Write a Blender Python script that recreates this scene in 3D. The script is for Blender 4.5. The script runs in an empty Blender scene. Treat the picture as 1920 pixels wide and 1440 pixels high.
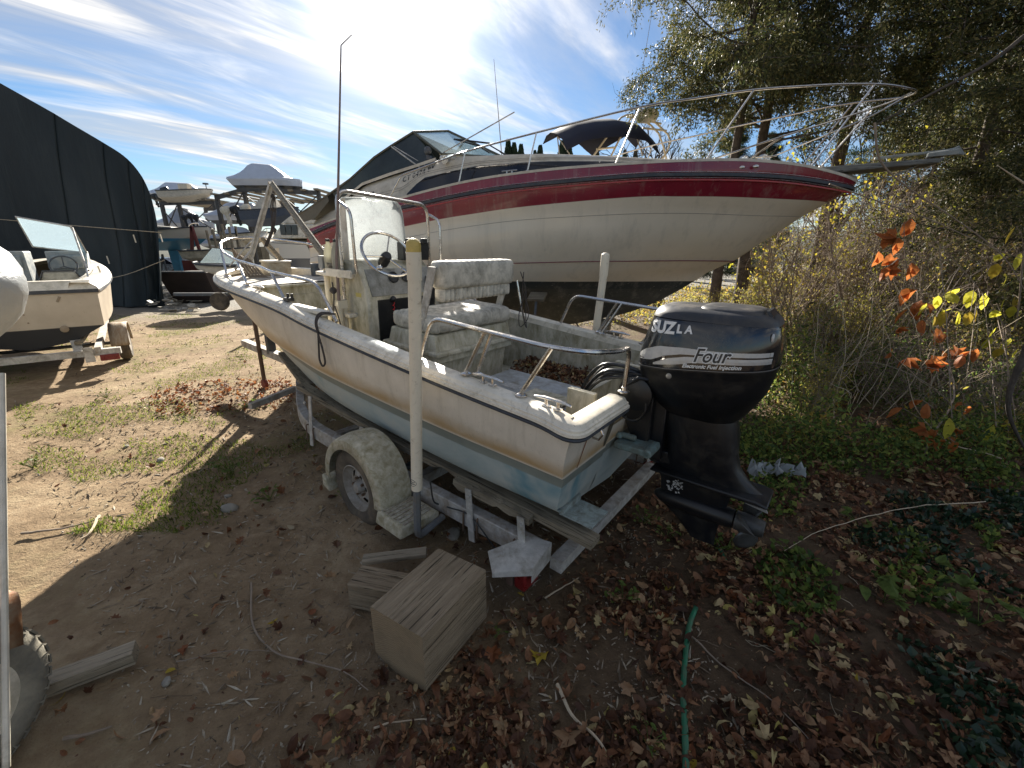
import bpy, bmesh, math, random
from mathutils import Vector, Matrix, noise
from mathutils.bvhtree import BVHTree
from math import radians, sin, cos, pi, sqrt, tan
RN = random.Random(11)
scene = bpy.context.scene
COL = scene.collection
# ------------------------------------------------------------------ camera, light
CAM_H = 1.95; CAM_P = radians(17.5); FPX = 800.0
cam = bpy.data.cameras.new('camera'); camo = bpy.data.objects.new('camera', cam); COL.objects.link(camo)
cam.sensor_width = 36; cam.lens = 36 * FPX / 1920; cam.clip_start = .03; cam.clip_end = 2000
camo.location = (0, 0, CAM_H); camo.rotation_euler = (radians(90) - CAM_P, 0, 0)
scene.camera = camo
SUN_EL = radians(25.0); SUN_AZ = radians(-12.5)      # azimuth from +Y towards +X
sdir = Vector((sin(SUN_AZ) * cos(SUN_EL), cos(SUN_AZ) * cos(SUN_EL), sin(SUN_EL)))
sl = bpy.data.lights.new('sun', 'SUN'); sl.energy = 4.0; sl.angle = radians(.55); sl.color = (1, .93, .82)
so = bpy.data.objects.new('sun', sl); COL.objects.link(so)
so.rotation_euler = sdir.to_track_quat('Z', 'Y').to_euler()
scene.view_settings.view_transform = 'Standard'; scene.view_settings.look = 'None'
scene.view_settings.gamma = 1; scene.view_settings.use_curve_mapping = False
scene.view_settings.exposure = 1.95

world = bpy.data.worlds.new('World'); scene.world = world; world.use_nodes = True
def build_world():
    nt = world.node_tree; N = nt.nodes; L = nt.links; N.clear()
    out = N.new('ShaderNodeOutputWorld'); bg = N.new('ShaderNodeBackground'); bg.inputs[1].default_value = .125
    sky = N.new('ShaderNodeTexSky'); sky.sky_type = 'NISHITA'; sky.sun_disc = False
    sky.sun_elevation = SUN_EL; sky.sun_rotation = SUN_AZ; sky.air_density = 1.0; sky.dust_density = .15; sky.ozone_density = 2.2
    tc = N.new('ShaderNodeTexCoord')
    sep = N.new('ShaderNodeSeparateXYZ'); L.new(tc.outputs['Generated'], sep.inputs[0])
    def M(op, a, b=None, c=None, clamp=False):
        n = N.new('ShaderNodeMath'); n.operation = op; n.use_clamp = clamp
        for i, v in enumerate((a, b, c)):
            if v is None: continue
            if isinstance(v, (int, float)): n.inputs[i].default_value = v
            else: L.new(v, n.inputs[i])
        return n.outputs[0]
    zc = M('MAXIMUM', sep.outputs[2], .0)
    den = M('ADD', zc, .10)
    px = M('DIVIDE', sep.outputs[0], den); py = M('DIVIDE', sep.outputs[1], den)
    comb = N.new('ShaderNodeCombineXYZ'); L.new(px, comb.inputs[0]); L.new(py, comb.inputs[1])
    def cloud(rot, scl, nscale, det, dist, lo, hi):
        mp = N.new('ShaderNodeMapping'); mp.vector_type = 'TEXTURE'; mp.inputs['Rotation'].default_value = (0, 0, radians(rot)); mp.inputs['Scale'].default_value = scl
        L.new(comb.outputs[0], mp.inputs[0])
        nz = N.new('ShaderNodeTexNoise'); nz.inputs['Scale'].default_value = nscale; nz.inputs['Detail'].default_value = det
        nz.inputs['Roughness'].default_value = .58; nz.inputs['Distortion'].default_value = dist
        L.new(mp.outputs[0], nz.inputs['Vector'])
        r = N.new('ShaderNodeMapRange'); r.inputs[1].default_value = lo; r.inputs[2].default_value = hi
        r.interpolation_type = 'SMOOTHSTEP'; L.new(nz.outputs[0], r.inputs[0]); return r.outputs[0]
    c1 = cloud(44, (3.4, .9, 1), 1.2, 9, .55, .36, .61)
    c2 = cloud(58, (1.3, .34, 1), 1.3, 8, .7, .40, .68)
    c3 = cloud(40, (2.4, 1.5, 1), .55, 3, .3, .34, .60)
    cl = M('MULTIPLY', c1, M('ADD', M('MULTIPLY', c2, .6), .5)); cl = M('MULTIPLY', cl, M('ADD', M('MULTIPLY', c3, .6), .5))
    # forward-scattered light in thin cloud round the sun
    dot = N.new('ShaderNodeVectorMath'); dot.operation = 'DOT_PRODUCT'; L.new(tc.outputs['Generated'], dot.inputs[0]); dot.inputs[1].default_value = sdir
    d = M('MAXIMUM', dot.outputs['Value'], 0.0)
    g1 = M('POWER', d, 5.0); g2 = M('POWER', d, 45.0); g3 = M('POWER', d, 320.0)
    glow = M('ADD', M('ADD', M('MULTIPLY', g1, .35), M('MULTIPLY', g2, 1.8)), M('MULTIPLY', g3, 40.0))
    bright = M('ADD', glow, M('ADD', M('MULTIPLY', c2, .95), 1.25))
    cov = M('ADD', cl, M('MULTIPLY', g2, .45), None, True)
    hz = M('POWER', M('SUBTRACT', 1.0, zc), 14.0)
    cov = M('ADD', cov, M('MULTIPLY', hz, .22), None, True)
    cc = N.new('ShaderNodeMixRGB'); cc.blend_type = 'MULTIPLY'; cc.inputs[0].default_value = 1; cc.inputs[1].default_value = (1.0, .975, .94, 1)
    br = N.new('ShaderNodeCombineXYZ')
    for i in range(3): L.new(bright, br.inputs[i])
    L.new(br.outputs[0], cc.inputs[2])
    tint = N.new('ShaderNodeMixRGB'); tint.blend_type = 'MULTIPLY'; tint.inputs[0].default_value = 1; tint.inputs[2].default_value = (.165, .205, .245, 1)
    L.new(sky.outputs[0], tint.inputs[1])
    mx = N.new('ShaderNodeMixRGB'); L.new(cov, mx.inputs[0]); L.new(tint.outputs[0], mx.inputs[1]); L.new(cc.outputs[0], mx.inputs[2])
    L.new(mx.outputs[0], bg.inputs[0]); L.new(bg.outputs[0], out.inputs[0])
build_world()

# ------------------------------------------------------------------ geometry of the camera, used to find places in 3-D
_c, _s = cos(CAM_P), sin(CAM_P)
EYE = Vector((0, 0, CAM_H))
def ray(u, v):
    x = (u - 960) / FPX; y = (v - 720) / FPX
    return Vector((x, _c - y * _s, -_s - y * _c))
def at(u, v, Y):                     # point seen at (u, v) on the vertical plane Y
    d = ray(u, v); return EYE + d * (Y / d.y)
def gnd(u, v, z=0.0):
    d = ray(u, v); return EYE + d * ((z - CAM_H) / d.z)
def frame(O, yaw, pitch=0, roll=0):
    y = radians(yaw); p = radians(pitch); r = radians(roll)
    f = Vector((cos(y) * cos(p), sin(y) * cos(p), sin(p))); l = Vector((-sin(y), cos(y), 0)); u = f.cross(l)
    l, u = l * cos(r) + u * sin(r), u * cos(r) - l * sin(r)
    return Matrix(((f.x, l.x, u.x, O[0]), (f.y, l.y, u.y, O[1]), (f.z, l.z, u.z, O[2]), (0, 0, 0, 1)))
I4 = Matrix.Identity(4)

# ------------------------------------------------------------------ materials
def nodes_of(m):
    m.use_nodes = True; nt = m.node_tree; nt.nodes.clear(); return nt, nt.nodes, nt.links
class NB:
    def __init__(s, name):
        s.m = bpy.data.materials.new(name); s.nt, s.N, s.L = nodes_of(s.m)
        s.out = s.N.new('ShaderNodeOutputMaterial'); s.b = s.N.new('ShaderNodeBsdfPrincipled'); s.L.new(s.b.outputs[0], s.out.inputs[0])
        s.tc = s.N.new('ShaderNodeTexCoord')
    def set(s, k, v):
        i = s.b.inputs[k]
        if hasattr(v, 'links') or hasattr(v, 'is_linked'): s.L.new(v, i)
        else: i.default_value = v if not (isinstance(v, tuple) and len(v) == 3) else (*v, 1)
    def noise(s, scale, det=5, rough=.6, dist=0, co=None, stretch=None):
        n = s.N.new('ShaderNodeTexNoise'); n.inputs['Scale'].default_value = scale; n.inputs['Detail'].default_value = det
        n.inputs['Roughness'].default_value = rough; n.inputs['Distortion'].default_value = dist
        src = co or s.tc.outputs['Object']
        if stretch:
            mp = s.N.new('ShaderNodeMapping'); mp.inputs['Scale'].default_value = stretch; s.L.new(src, mp.inputs[0]); src = mp.outputs[0]
        s.L.new(src, n.inputs['Vector']); return n.outputs[0]
    def ramp(s, fac, stops, interp='LINEAR'):
        r = s.N.new('ShaderNodeValToRGB'); r.color_ramp.interpolation = interp; e = r.color_ramp.elements
        while len(e) < len(stops): e.new(.5)
        for k, (p, c) in enumerate(stops):
            e[k].position = p; e[k].color = (*c, 1) if len(c) == 3 else c
        s.L.new(fac, r.inputs[0]); return r.outputs[0]
    def rng(s, fac, a, b, lo=0, hi=1):
        r = s.N.new('ShaderNodeMapRange'); 
        for i, v in enumerate((a, b, lo, hi)): r.inputs[i + 1].default_value = v
        s.L.new(fac, r.inputs[0]); return r.outputs[0]
    def mix(s, fac, a, b, mode='MIX'):
        n = s.N.new('ShaderNodeMixRGB'); n.blend_type = mode
        for i, v in enumerate((fac, a, b)):
            if isinstance(v, (int, float)): n.inputs[i].default_value = v if i == 0 else (v, v, v, 1)
            elif isinstance(v, tuple): n.inputs[i].default_value = (*v, 1)
            else: s.L.new(v, n.inputs[i])
        return n.outputs[0]
    def math(s, op, a, b=0.0, clamp=False):
        n = s.N.new('ShaderNodeMath'); n.operation = op; n.use_clamp = clamp
        for i, v in enumerate((a, b)):
            if isinstance(v, (int, float)): n.inputs[i].default_value = v
            else: s.L.new(v, n.inputs[i])
        return n.outputs[0]
    def bump(s, h, strength=.3, dist=.01):
        n = s.N.new('ShaderNodeBump'); n.inputs['Strength'].default_value = strength; n.inputs['Distance'].default_value = dist
        s.L.new(h, n.inputs['Height']); s.L.new(n.outputs[0], s.b.inputs['Normal'])
def pm(name, col, rough=.5, metal=0, var=.18, scale=6, dirt=None, bump=0, bscale=60, spec=.5, coat=0, co='Object', streak=None, aniso=None):
    """painted / plain surface: base colour, blotchy variation, optional dirt = (colour, amount, scale)"""
    n = NB(name); src = n.tc.outputs[co]
    a = n.noise(scale, 6, .65, .2, src, streak)
    dk = tuple(max(c * (1 - var), 0) for c in col); lt = tuple(min(c * (1 + var), 1) for c in col)
    c = n.ramp(a, [(.3, dk), (.7, lt)])
    rg = None
    if dirt:
        dc, am, ds = dirt
        d1 = n.noise(ds, 8, .72, .4, src, streak); f = n.rng(d1, .62 - am * .35, .72, 0, min(1, .45 + am))
        f2 = n.noise(ds * 9, 4, .7, 0, src); f2 = n.rng(f2, .60, .72, 0, .6 * am)
        f = n.math('MAXIMUM', f, f2)
        c = n.mix(f, c, dc); rg = n.math('ADD', n.math('MULTIPLY', f, .35), rough, True)
    n.set('Base Color', c); n.set('Metallic', metal); n.set('Specular IOR Level', spec)
    if rg is not None: n.set('Roughness', rg)
    else: n.set('Roughness', n.rng(a, .3, .7, max(rough - .08, .02), min(rough + .1, 1)))
    if coat: n.set('Coat Weight', coat); n.set('Coat Roughness', .08)
    if bump: n.bump(n.noise(bscale, 6, .65, 0, src), bump, .01)
    return n.m
def leafmat(name, stops, transl=.5, rough=.55, island=True, spec=.3):
    """thin leaves: every leaf takes its own colour; light comes through"""
    n = NB(name)
    if island:
        g = n.N.new('ShaderNodeNewGeometry'); f = g.outputs['Random Per Island']
    else: f = n.noise(14, 2)
    c = n.ramp(f, stops, 'LINEAR')
    nz = n.noise(35, 3, .6); c = n.mix(n.rng(nz, .35, .7, 0, .4), c, tuple(x * .45 for x in stops[0][1]))
    n.set('Base Color', c); n.set('Roughness', rough); n.set('Specular IOR Level', spec)
    if transl:
        t = n.N.new('ShaderNodeBsdfTranslucent'); n.L.new(c, t.inputs[0])
        mx = n.N.new('ShaderNodeMixShader'); mx.inputs[0].default_value = transl
        n.L.new(n.b.outputs[0], mx.inputs[1]); n.L.new(t.outputs[0], mx.inputs[2]); n.L.new(mx.outputs[0], n.out.inputs[0])
    return n.m
def woodmat(name, c1, c2, axis, rough=.85, gscale=1.0, bump=.6):
    n = NB(name); st = [30, 30, 30]; st[axis] = 1.6
    g = n.noise(1.0 * gscale, 9, .68, 1.1, None, tuple(st)); st2 = [90, 90, 90]; st2[axis] = 2.5
    g2 = n.noise(1.0 * gscale, 4, .6, .5, None, tuple(st2))
    c = n.ramp(g, [(.25, c1), (.5, tuple((a + b) / 2 for a, b in zip(c1, c2))), (.72, c2)])
    cr = n.rng(g2, .36, .42, 1, 0); c = n.mix(n.math('MULTIPLY', cr, .9), c, tuple(x * .15 for x in c1))
    blot = n.noise(4, 5); c = n.mix(n.rng(blot, .45, .7, 0, .45), c, tuple(x * .6 for x in c1))
    n.set('Base Color', c); n.set('Roughness', rough); n.set('Specular IOR Level', .2)
    n.bump(n.math('ADD', g, n.math('MULTIPLY', g2, 1.2)), bump, .012); return n.m

MOSS = (.20, .19, .10)
DIRT = (.13, .105, .07)
M = {}
M['gel_white'] = pm('grimy_white_gelcoat', (.68, .62, .51), .42, dirt=((.30, .27, .18), .4, 5), bump=.08, bscale=30)
M['gel_moss'] = pm('mossy_gelcoat', (.60, .56, .45), .7, dirt=((.20, .175, .09), .7, 11), bump=.3, bscale=45, streak=(1, 1, .45))
M['cap'] = pm('gunwale_cap', (.74, .68, .56), .4, dirt=((.34, .29, .20), .28, 18), bump=.1, bscale=60)
M['rub'] = pm('rub_rail_black', (.03, .035, .045), .5, dirt=((.12, .12, .12), .4, 8))
M['steel'] = pm('stainless', (.62, .60, .57), .22, 1, .1, 14, dirt=((.30, .22, .14), .35, 16))
M['alu'] = pm('dull_aluminium', (.56, .54, .50), .55, .25, .2, 9, dirt=((.22, .19, .14), .55, 7), bump=.2)
M['galv'] = pm('galvanised', (.52, .50, .46), .6, .3, .3, 16, dirt=((.26, .19, .12), .6, 6), bump=.25, bscale=80)
M['galv_dk'] = pm('dark_steel', (.10, .11, .12), .55, .5, .3, 12, dirt=((.16, .09, .05), .3, 6))
M['pvc'] = pm('old_white_pvc', (.74, .66, .51), .45, 0, .06, 4, dirt=((.34, .25, .14), .16, 26), bump=.06)
M['amber'] = pm('yellowed_cap', (.55, .40, .10), .35, 0, .2, 20)
M['vinyl'] = pm('mildewed_vinyl', (.62, .58, .49), .5, 0, .1, 5, dirt=((.15, .14, .11), .6, 9), bump=.2, bscale=40)
M['black'] = pm('black_plastic', (.014, .015, .017), .35, 0, .3, 8, dirt=((.06, .055, .05), .3, 9))
M['rubber'] = pm('tyre_rubber', (.030, .029, .028), .85, 0, .3, 8, dirt=((.20, .155, .105), .9, 4), bump=.2)
M['rimw'] = pm('dirty_white_rim', (.42, .40, .36), .6, .1, .15, 7, dirt=((.20, .15, .10), .9, 8))
M['fender'] = pm('mossy_fender', (.56, .51, .39), .75, 0, .2, 9, dirt=((.24, .20, .10), .75, 19), bump=.35, bscale=50)
M['rope'] = pm('dark_rope', (.07, .06, .055), .9, 0, .3, 60, bump=.5, bscale=300)
M['rustw'] = pm('weathered_lens', (.17, .014, .014), .3, 0, .2, 20)
M['red'] = pm('red_plastic', (.5, .03, .03), .5)
M['bunk'] = woodmat('bunk_wood', (.12, .10, .07), (.33, .28, .20), 0)
M['block'] = woodmat('weathered_timber', (.19, .14, .09), (.41, .325, .22), 0, bump=.9)
def endgrain():
    n = NB('timber_end_grain'); mp = n.N.new('ShaderNodeMapping'); mp.inputs['Location'].default_value = (0, -.02, .09); mp.inputs['Scale'].default_value = (.02, 1, 1); n.L.new(n.tc.outputs['Object'], mp.inputs[0])
    wv = n.N.new('ShaderNodeTexWave'); wv.wave_type = 'RINGS'; wv.rings_direction = 'SPHERICAL'; wv.inputs['Scale'].default_value = 26; wv.inputs['Distortion'].default_value = 5; wv.inputs['Detail'].default_value = 4; wv.inputs['Detail Scale'].default_value = 1.5; n.L.new(mp.outputs[0], wv.inputs[0])
    c = n.mix(n.rng(wv.outputs[1], .2, .8, 0, .45), (.30, .225, .14), (.185, .13, .078)); c = n.mix(n.rng(n.noise(7, 7, .7), .5, .7, 0, .6), c, (.15, .115, .075))
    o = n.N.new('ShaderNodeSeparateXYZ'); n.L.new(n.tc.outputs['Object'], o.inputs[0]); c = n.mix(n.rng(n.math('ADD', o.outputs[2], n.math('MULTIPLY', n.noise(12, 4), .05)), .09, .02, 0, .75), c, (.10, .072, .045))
    n.set('Base Color', c); n.set('Roughness', .9); n.set('Specular IOR Level', .15); n.bump(n.math('ADD', n.noise(60, 5), n.math('MULTIPLY', wv.outputs[1], .3)), .45, .01); return n.m
M['blockend'] = endgrain()
M['plank'] = woodmat('grey_plank', (.20, .165, .115), (.44, .375, .28), 0)
M['bark'] = pm('bark', (.105, .085, .066), .95, 0, .4, 9, dirt=((.045, .035, .028), .7, 12), bump=.9, bscale=40)
M['twig'] = pm('twig', (.24, .185, .135), .85, 0, .4, 5)
M['twig_lt'] = pm('pale_twig', (.48, .39, .27), .8, 0, .3, 8)
# ------------------------------------------------------------------ mesh builder
W = {}
class MB:
    def __init__(s, F=None): s.F = F or I4; s.v = []; s.f = []; s.mi = []; s.uv = None; s.cur = 0
    def add(s, vs, fs, uvs=None):
        o = len(s.v); s.v += [s.F @ Vector(p) for p in vs]; s.f += [tuple(i + o for i in f) for f in fs]; s.mi += [s.cur] * len(fs)
        if uvs is not None:
            if s.uv is None: s.uv = [(0, 0)] * o
            s.uv += uvs
        elif s.uv is not None: s.uv += [(0, 0)] * len(vs)
        return s
    def box(s, c, d, R=None):
        x, y, z = (k / 2 for k in d); c = Vector(c)
        vs = [Vector((a * x, b * y, e * z)) for a in (-1, 1) for b in (-1, 1) for e in (-1, 1)]
        if R is not None: vs = [R @ v for v in vs]
        return s.add([c + v for v in vs], [(0, 1, 3, 2), (4, 6, 7, 5), (0, 4, 5, 1), (2, 3, 7, 6), (0, 2, 6, 4), (1, 5, 7, 3)])
    def bb(s, x0, x1, y0, y1, z0, z1): return s.box(((x0 + x1) / 2, (y0 + y1) / 2, (z0 + z1) / 2), (abs(x1 - x0), abs(y1 - y0), abs(z1 - z0)))
    def hexa(s, b, t):   # 4 bottom, 4 top points
        return s.add(list(b) + list(t), [(3, 2, 1, 0), (4, 5, 6, 7), (0, 1, 5, 4), (1, 2, 6, 5), (2, 3, 7, 6), (3, 0, 4, 7)])
    def bar(s, p, q, w, h, up=(0, 0, 1)):
        p = Vector(p); q = Vector(q); d = (q - p).normalized(); u = Vector(up)
        if abs(d.dot(u)) > .97: u = Vector((1, 0, 0))
        sd = d.cross(u).normalized() * (w / 2); u = sd.cross(d).normalized() * (h / 2)
        return s.hexa([p - sd - u, p + sd - u, p + sd + u, p - sd + u], [q - sd - u, q + sd - u, q + sd + u, q - sd + u])
    def tube(s, pts, r, seg=8, closed=False, cap=True):
        P = [Vector(p) for p in pts]; n = len(P)
        rr = r if isinstance(r, (list, tuple)) else [r] * n
        T = []
        for i in range(n):
            a = P[(i - 1) % n] if (closed or i > 0) else P[i]; b = P[(i + 1) % n] if (closed or i < n - 1) else P[i]
            t = b - a; T.append(t.normalized() if t.length > 1e-9 else Vector((0, 0, 1)))
        ref = Vector((0, 0, 1)) if abs(T[0].z) < .9 else Vector((1, 0, 0)); u = T[0].cross(ref).normalized()
        vs = []
        for i in range(n):
            u = (u - T[i] * u.dot(T[i])); u = u.normalized() if u.length > 1e-6 else T[i].orthogonal().normalized()
            w = T[i].cross(u)
            vs += [P[i] + (u * cos(2 * pi * k / seg) + w * sin(2 * pi * k / seg)) * rr[i] for k in range(seg)]
        fs = []
        for i in range(n if closed else n - 1):
            j = (i + 1) % n
            fs += [(i * seg + k, i * seg + (k + 1) % seg, j * seg + (k + 1) % seg, j * seg + k) for k in range(seg)]
        if cap and not closed and seg > 2: fs += [tuple(range(seg - 1, -1, -1)), tuple((n - 1) * seg + k for k in range(seg))]
        return s.add(vs, fs)
    def lathe(s, prof, Mx=None, seg=20, cap=True):
        Mx = Mx or I4; vs = []
        for r, z in prof: vs += [Mx @ Vector((r * cos(2 * pi * k / seg), r * sin(2 * pi * k / seg), z)) for k in range(seg)]
        fs = [(i * seg + k, i * seg + (k + 1) % seg, (i + 1) * seg + (k + 1) % seg, (i + 1) * seg + k) for i in range(len(prof) - 1) for k in range(seg)]
        if cap: fs += [tuple(range(seg - 1, -1, -1)), tuple((len(prof) - 1) * seg + k for k in range(seg))]
        return s.add(vs, fs)
    def loft(s, rings, closed=False, cap=False, vrow=None):
        n = len(rings[0]); vs = [p for r in rings for p in r]; m = n if closed else n - 1; fs = []
        for i in range(len(rings) - 1): fs += [(i * n + k, i * n + (k + 1) % n, (i + 1) * n + (k + 1) % n, (i + 1) * n + k) for k in range(m)]
        if cap: fs += [tuple(range(n - 1, -1, -1)), tuple((len(rings) - 1) * n + k for k in range(n))]
        uv = None
        if vrow is not None: uv = [(k / (n - 1), vrow[i]) for i in range(len(rings)) for k in range(n)]
        return s.add(vs, fs, uv)
    def sph(s, c, r, nu=12, nv=8, sc=(1, 1, 1), R=None):
        vs = []; c = Vector(c)
        for i in range(nv + 1):
            th = pi * i / nv
            for k in range(nu):
                p = Vector((r * sin(th) * cos(2 * pi * k / nu) * sc[0], r * sin(th) * sin(2 * pi * k / nu) * sc[1], r * cos(th) * sc[2]))
                if R is not None: p = R @ p
                vs.append(c + p)
        return s.add(vs, [(i * nu + k, (i + 1) * nu + k, (i + 1) * nu + (k + 1) % nu, i * nu + (k + 1) % nu) for i in range(nv) for k in range(nu)])
    def prism(s, poly, a, b, ax=1):   # polygon in the two other axes, extruded along ax from a to b
        def P(p, t):
            q = list(p); q.insert(ax, t); return q
        n = len(poly); vs = [P(p, a) for p in poly] + [P(p, b) for p in poly]
        return s.add(vs, [tuple(range(n - 1, -1, -1)), tuple(range(n, 2 * n))] + [(k, (k + 1) % n, n + (k + 1) % n, n + k) for k in range(n)])
    def build(s, name, mat, parent=None, smooth=True, angle=35, bevel=0, sub=0, solid=0, fixn=True):
        me = bpy.data.meshes.new(name)
        if parent is not None: inv = W[parent].inverted_safe(); vs = [inv @ p for p in s.v]; loc = None
        else:
            zs = min(p.z for p in s.v); cx = (min(p.x for p in s.v) + max(p.x for p in s.v)) / 2; cy = (min(p.y for p in s.v) + max(p.y for p in s.v)) / 2
            loc = Vector((cx, cy, zs)); vs = [p - loc for p in s.v]
        me.from_pydata(vs, [], s.f); me.update()
        mats = mat if isinstance(mat, (list, tuple)) else [mat]
        for m in mats: me.materials.append(m)
        if len(mats) > 1: me.polygons.foreach_set('material_index', s.mi)
        if s.uv is not None:
            ul = me.uv_layers.new(name='UVMap'); li = [0] * len(me.loops); me.loops.foreach_get('vertex_index', li)
            ul.data.foreach_set('uv', [c for i in li for c in s.uv[i]])
        if fixn and len(me.polygons) < 30000:
            bm = bmesh.new(); bm.from_mesh(me); bmesh.ops.recalc_face_normals(bm, faces=bm.faces); bm.to_mesh(me); bm.free()
        if smooth:
            me.polygons.foreach_set('use_smooth', [True] * len(me.polygons)); me.set_sharp_from_angle(angle=radians(angle))
        o = bpy.data.objects.new(name, me); COL.objects.link(o)
        if parent is not None: o.parent = parent; W[o] = W[parent]
        else: o.location = loc; W[o] = Matrix.Translation(loc)
        if solid: mo = o.modifiers.new('solid', 'SOLIDIFY'); mo.thickness = solid; mo.offset = 0
        if bevel: mo = o.modifiers.new('bevel', 'BEVEL'); mo.width = bevel; mo.segments = 2; mo.limit_method = 'ANGLE'; mo.angle_limit = radians(40)
        if sub: mo = o.modifiers.new('sub', 'SUBSURF'); mo.levels = sub; mo.render_levels = sub
        return o
def tag(o, label, cat, group=None, kind=None):
    o['label'] = label
    if cat: o['category'] = cat
    if group: o['group'] = group
    if kind: o['kind'] = kind
    return o
def thing(name, label, cat, F, group=None):
    o = bpy.data.objects.new(name, None); COL.objects.link(o); o.empty_display_size = .1
    o.matrix_world = F; W[o] = F.copy(); return tag(o, label, cat, group)
def sub(parent, name): return parent
def kids(o): return KID.get(o, [])
def dup(root, F, label=None, group=None):
    """copy a thing with copies of its parts and their sub-parts"""
    r = root.copy(); COL.objects.link(r); r.matrix_world = F; W[r] = F.copy()
    if label: r['label'] = label
    if group: r['group'] = group
    for ch in [c for c in COL.objects if c.parent == root]:
        c = ch.copy(); COL.objects.link(c); c.parent = r
        for g in [x for x in COL.objects if x.parent == ch]:
            d = g.copy(); COL.objects.link(d); d.parent = c
    return r
def catmull(P, n):
    P = [Vector(p) for p in P]; Q = [P[0] * 2 - P[1]] + P + [P[-1] * 2 - P[-2]]; out = []
    m = len(P) - 1
    for k in range(n + 1):
        t = k / n * m; i = min(int(t), m - 1); t -= i; a, b, c, d = Q[i:i + 4]
        out.append(.5 * ((2 * b) + (c - a) * t + (2 * a - 5 * b + 4 * c - d) * t * t + (3 * b - 3 * c + d - a) * t ** 3))
    return out
def lerp_tab(tab, x):
    if x <= tab[0][0]: return tab[0][1]
    for (a, va), (b, vb) in zip(tab, tab[1:]):
        if x <= b: return va + (vb - va) * (x - a) / (b - a)
    return tab[-1][1]
def fillet(pts, r=.05, n=4):
    P = [Vector(p) for p in pts]; out = [P[0]]
    for a, b, c in zip(P, P[1:], P[2:]):
        d1 = (a - b); d2 = (c - b); k = min(r, d1.length * .45, d2.length * .45); p = b + d1.normalized() * k; q = b + d2.normalized() * k
        for i in range(n + 1):
            t = i / n; out.append(p * (1 - t) ** 2 + b * 2 * t * (1 - t) + q * t * t)
    return out + [P[-1]]
def text_verts(txt, size, shear=0, offset=0, extrude=.001, spacing=1.0):
    cu = bpy.data.curves.new('t', 'FONT'); cu.body = txt; cu.size = size; cu.shear = shear; cu.offset = offset; cu.extrude = extrude; cu.resolution_u = 3; cu.space_character = spacing
    o = bpy.data.objects.new('t', cu); COL.objects.link(o); dg = bpy.context.evaluated_depsgraph_get(); me = bpy.data.meshes.new_from_object(o.evaluated_get(dg))
    vs = [v.co.copy() for v in me.vertices]; fs = [tuple(p.vertices) for p in me.polygons]
    bpy.data.objects.remove(o); bpy.data.curves.remove(cu); bpy.data.meshes.remove(me); return vs, fs
def lettering(name, txt, size, mat, parent, F, to3d, **kw):
    """letters mapped by to3d(x, y, lift) into frame F"""
    vs, fs = text_verts(txt, size, **kw); mb = MB(F); mb.add([to3d(v.x, v.y, v.z) for v in vs], fs); return mb.build(name, mat, parent, smooth=False)
def bvh_of(o):
    me = o.data; Wm = W[o]; return BVHTree.FromPolygons([Wm @ v.co for v in me.vertices], [tuple(p.vertices) for p in me.polygons])
# ------------------------------------------------------------------ the skiff, in its own frame (x forward, y port, z up)
FB = frame((.82409533, 2.60920968, .25), 142, 2.5)
def hullmat():
    n = NB('skiff_hull_paint'); uv = n.N.new('ShaderNodeUVMap'); sp = n.N.new('ShaderNodeSeparateXYZ'); n.L.new(uv.outputs[0], sp.inputs[0])
    v = sp.outputs[1]; o = n.tc.outputs['Object']
    w1 = n.noise(3.5, 6, .6); wob = n.math('MULTIPLY', n.math('SUBTRACT', w1, .5), .10)
    cream = n.ramp(n.noise(4, 6, .6, .2), [(.3, (.60, .54, .44)), (.7, (.74, .67, .56))])
    # yellow scum band above the waterline
    st = n.math('MULTIPLY', n.rng(n.math('ADD', v, wob), .33, .45), n.rng(v, .50, .47))
    stn = n.rng(n.noise(6, 6, .7, .3, o, (.35, 1, 1)), .25, .55, .5, 1)
    c = n.mix(n.math('MULTIPLY', n.math('MULTIPLY', st, stn), .85), cream, (.44, .28, .11))
    run = n.rng(n.noise(2.2, 5, .7, .1, o, (5, 5, .25)), .52, .70, 0, .38); c = n.mix(run, c, (.36, .31, .23))
    grime = n.rng(n.noise(22, 7, .75, 0, o, (1, 1, .5)), .58, .75, 0, .5); c = n.mix(grime, c, (.25, .20, .13))
    spk = n.rng(n.noise(140, 2), .68, .75, 0, .7); c = n.mix(spk, c, (.16, .12, .08))
    gray = n.ramp(n.noise(5, 6, .6, .3, o, (.4, 1, 1)), [(.35, (.155, .175, .155)), (.7, (.23, .25, .215))])
    blue = n.ramp(n.noise(3.0, 8, .7, .3, o, (.5, 1, 1)), [(.28, (.26, .33, .33)), (.5, (.38, .43, .41)), (.64, (.46, .47, .42)), (.78, (.38, .33, .25))])
    dk = n.rng(n.noise(1.3, 4, .6, .5), .60, .70, 0, .75); blue = n.mix(dk, blue, (.05, .20, .26))
    vv = n.math('ADD', v, n.math('MULTIPLY', wob, .06))
    c = n.mix(n.rng(vv, .508, .512), c, gray); c = n.mix(n.rng(n.math('ADD', v, n.math('MULTIPLY', wob, .25)), .588, .60), c, blue)
    n.set('Base Color', c); n.set('Roughness', .42); n.set('Specular IOR Level', .4)
    n.bump(n.noise(25, 5, .7), .06, .01); return n.m
M['hull'] = hullmat()
GC = [(0, .90, .90), (1, .91, .96), (2.3, .90, 1.06), (3, .88, 1.13), (4, .85, 1.18), (4.6, .76, 1.20), (5.05, .60, 1.215), (5.35, .36, 1.22), (5.48, .15, 1.22), (5.5, 0, 1.22)]
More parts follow.
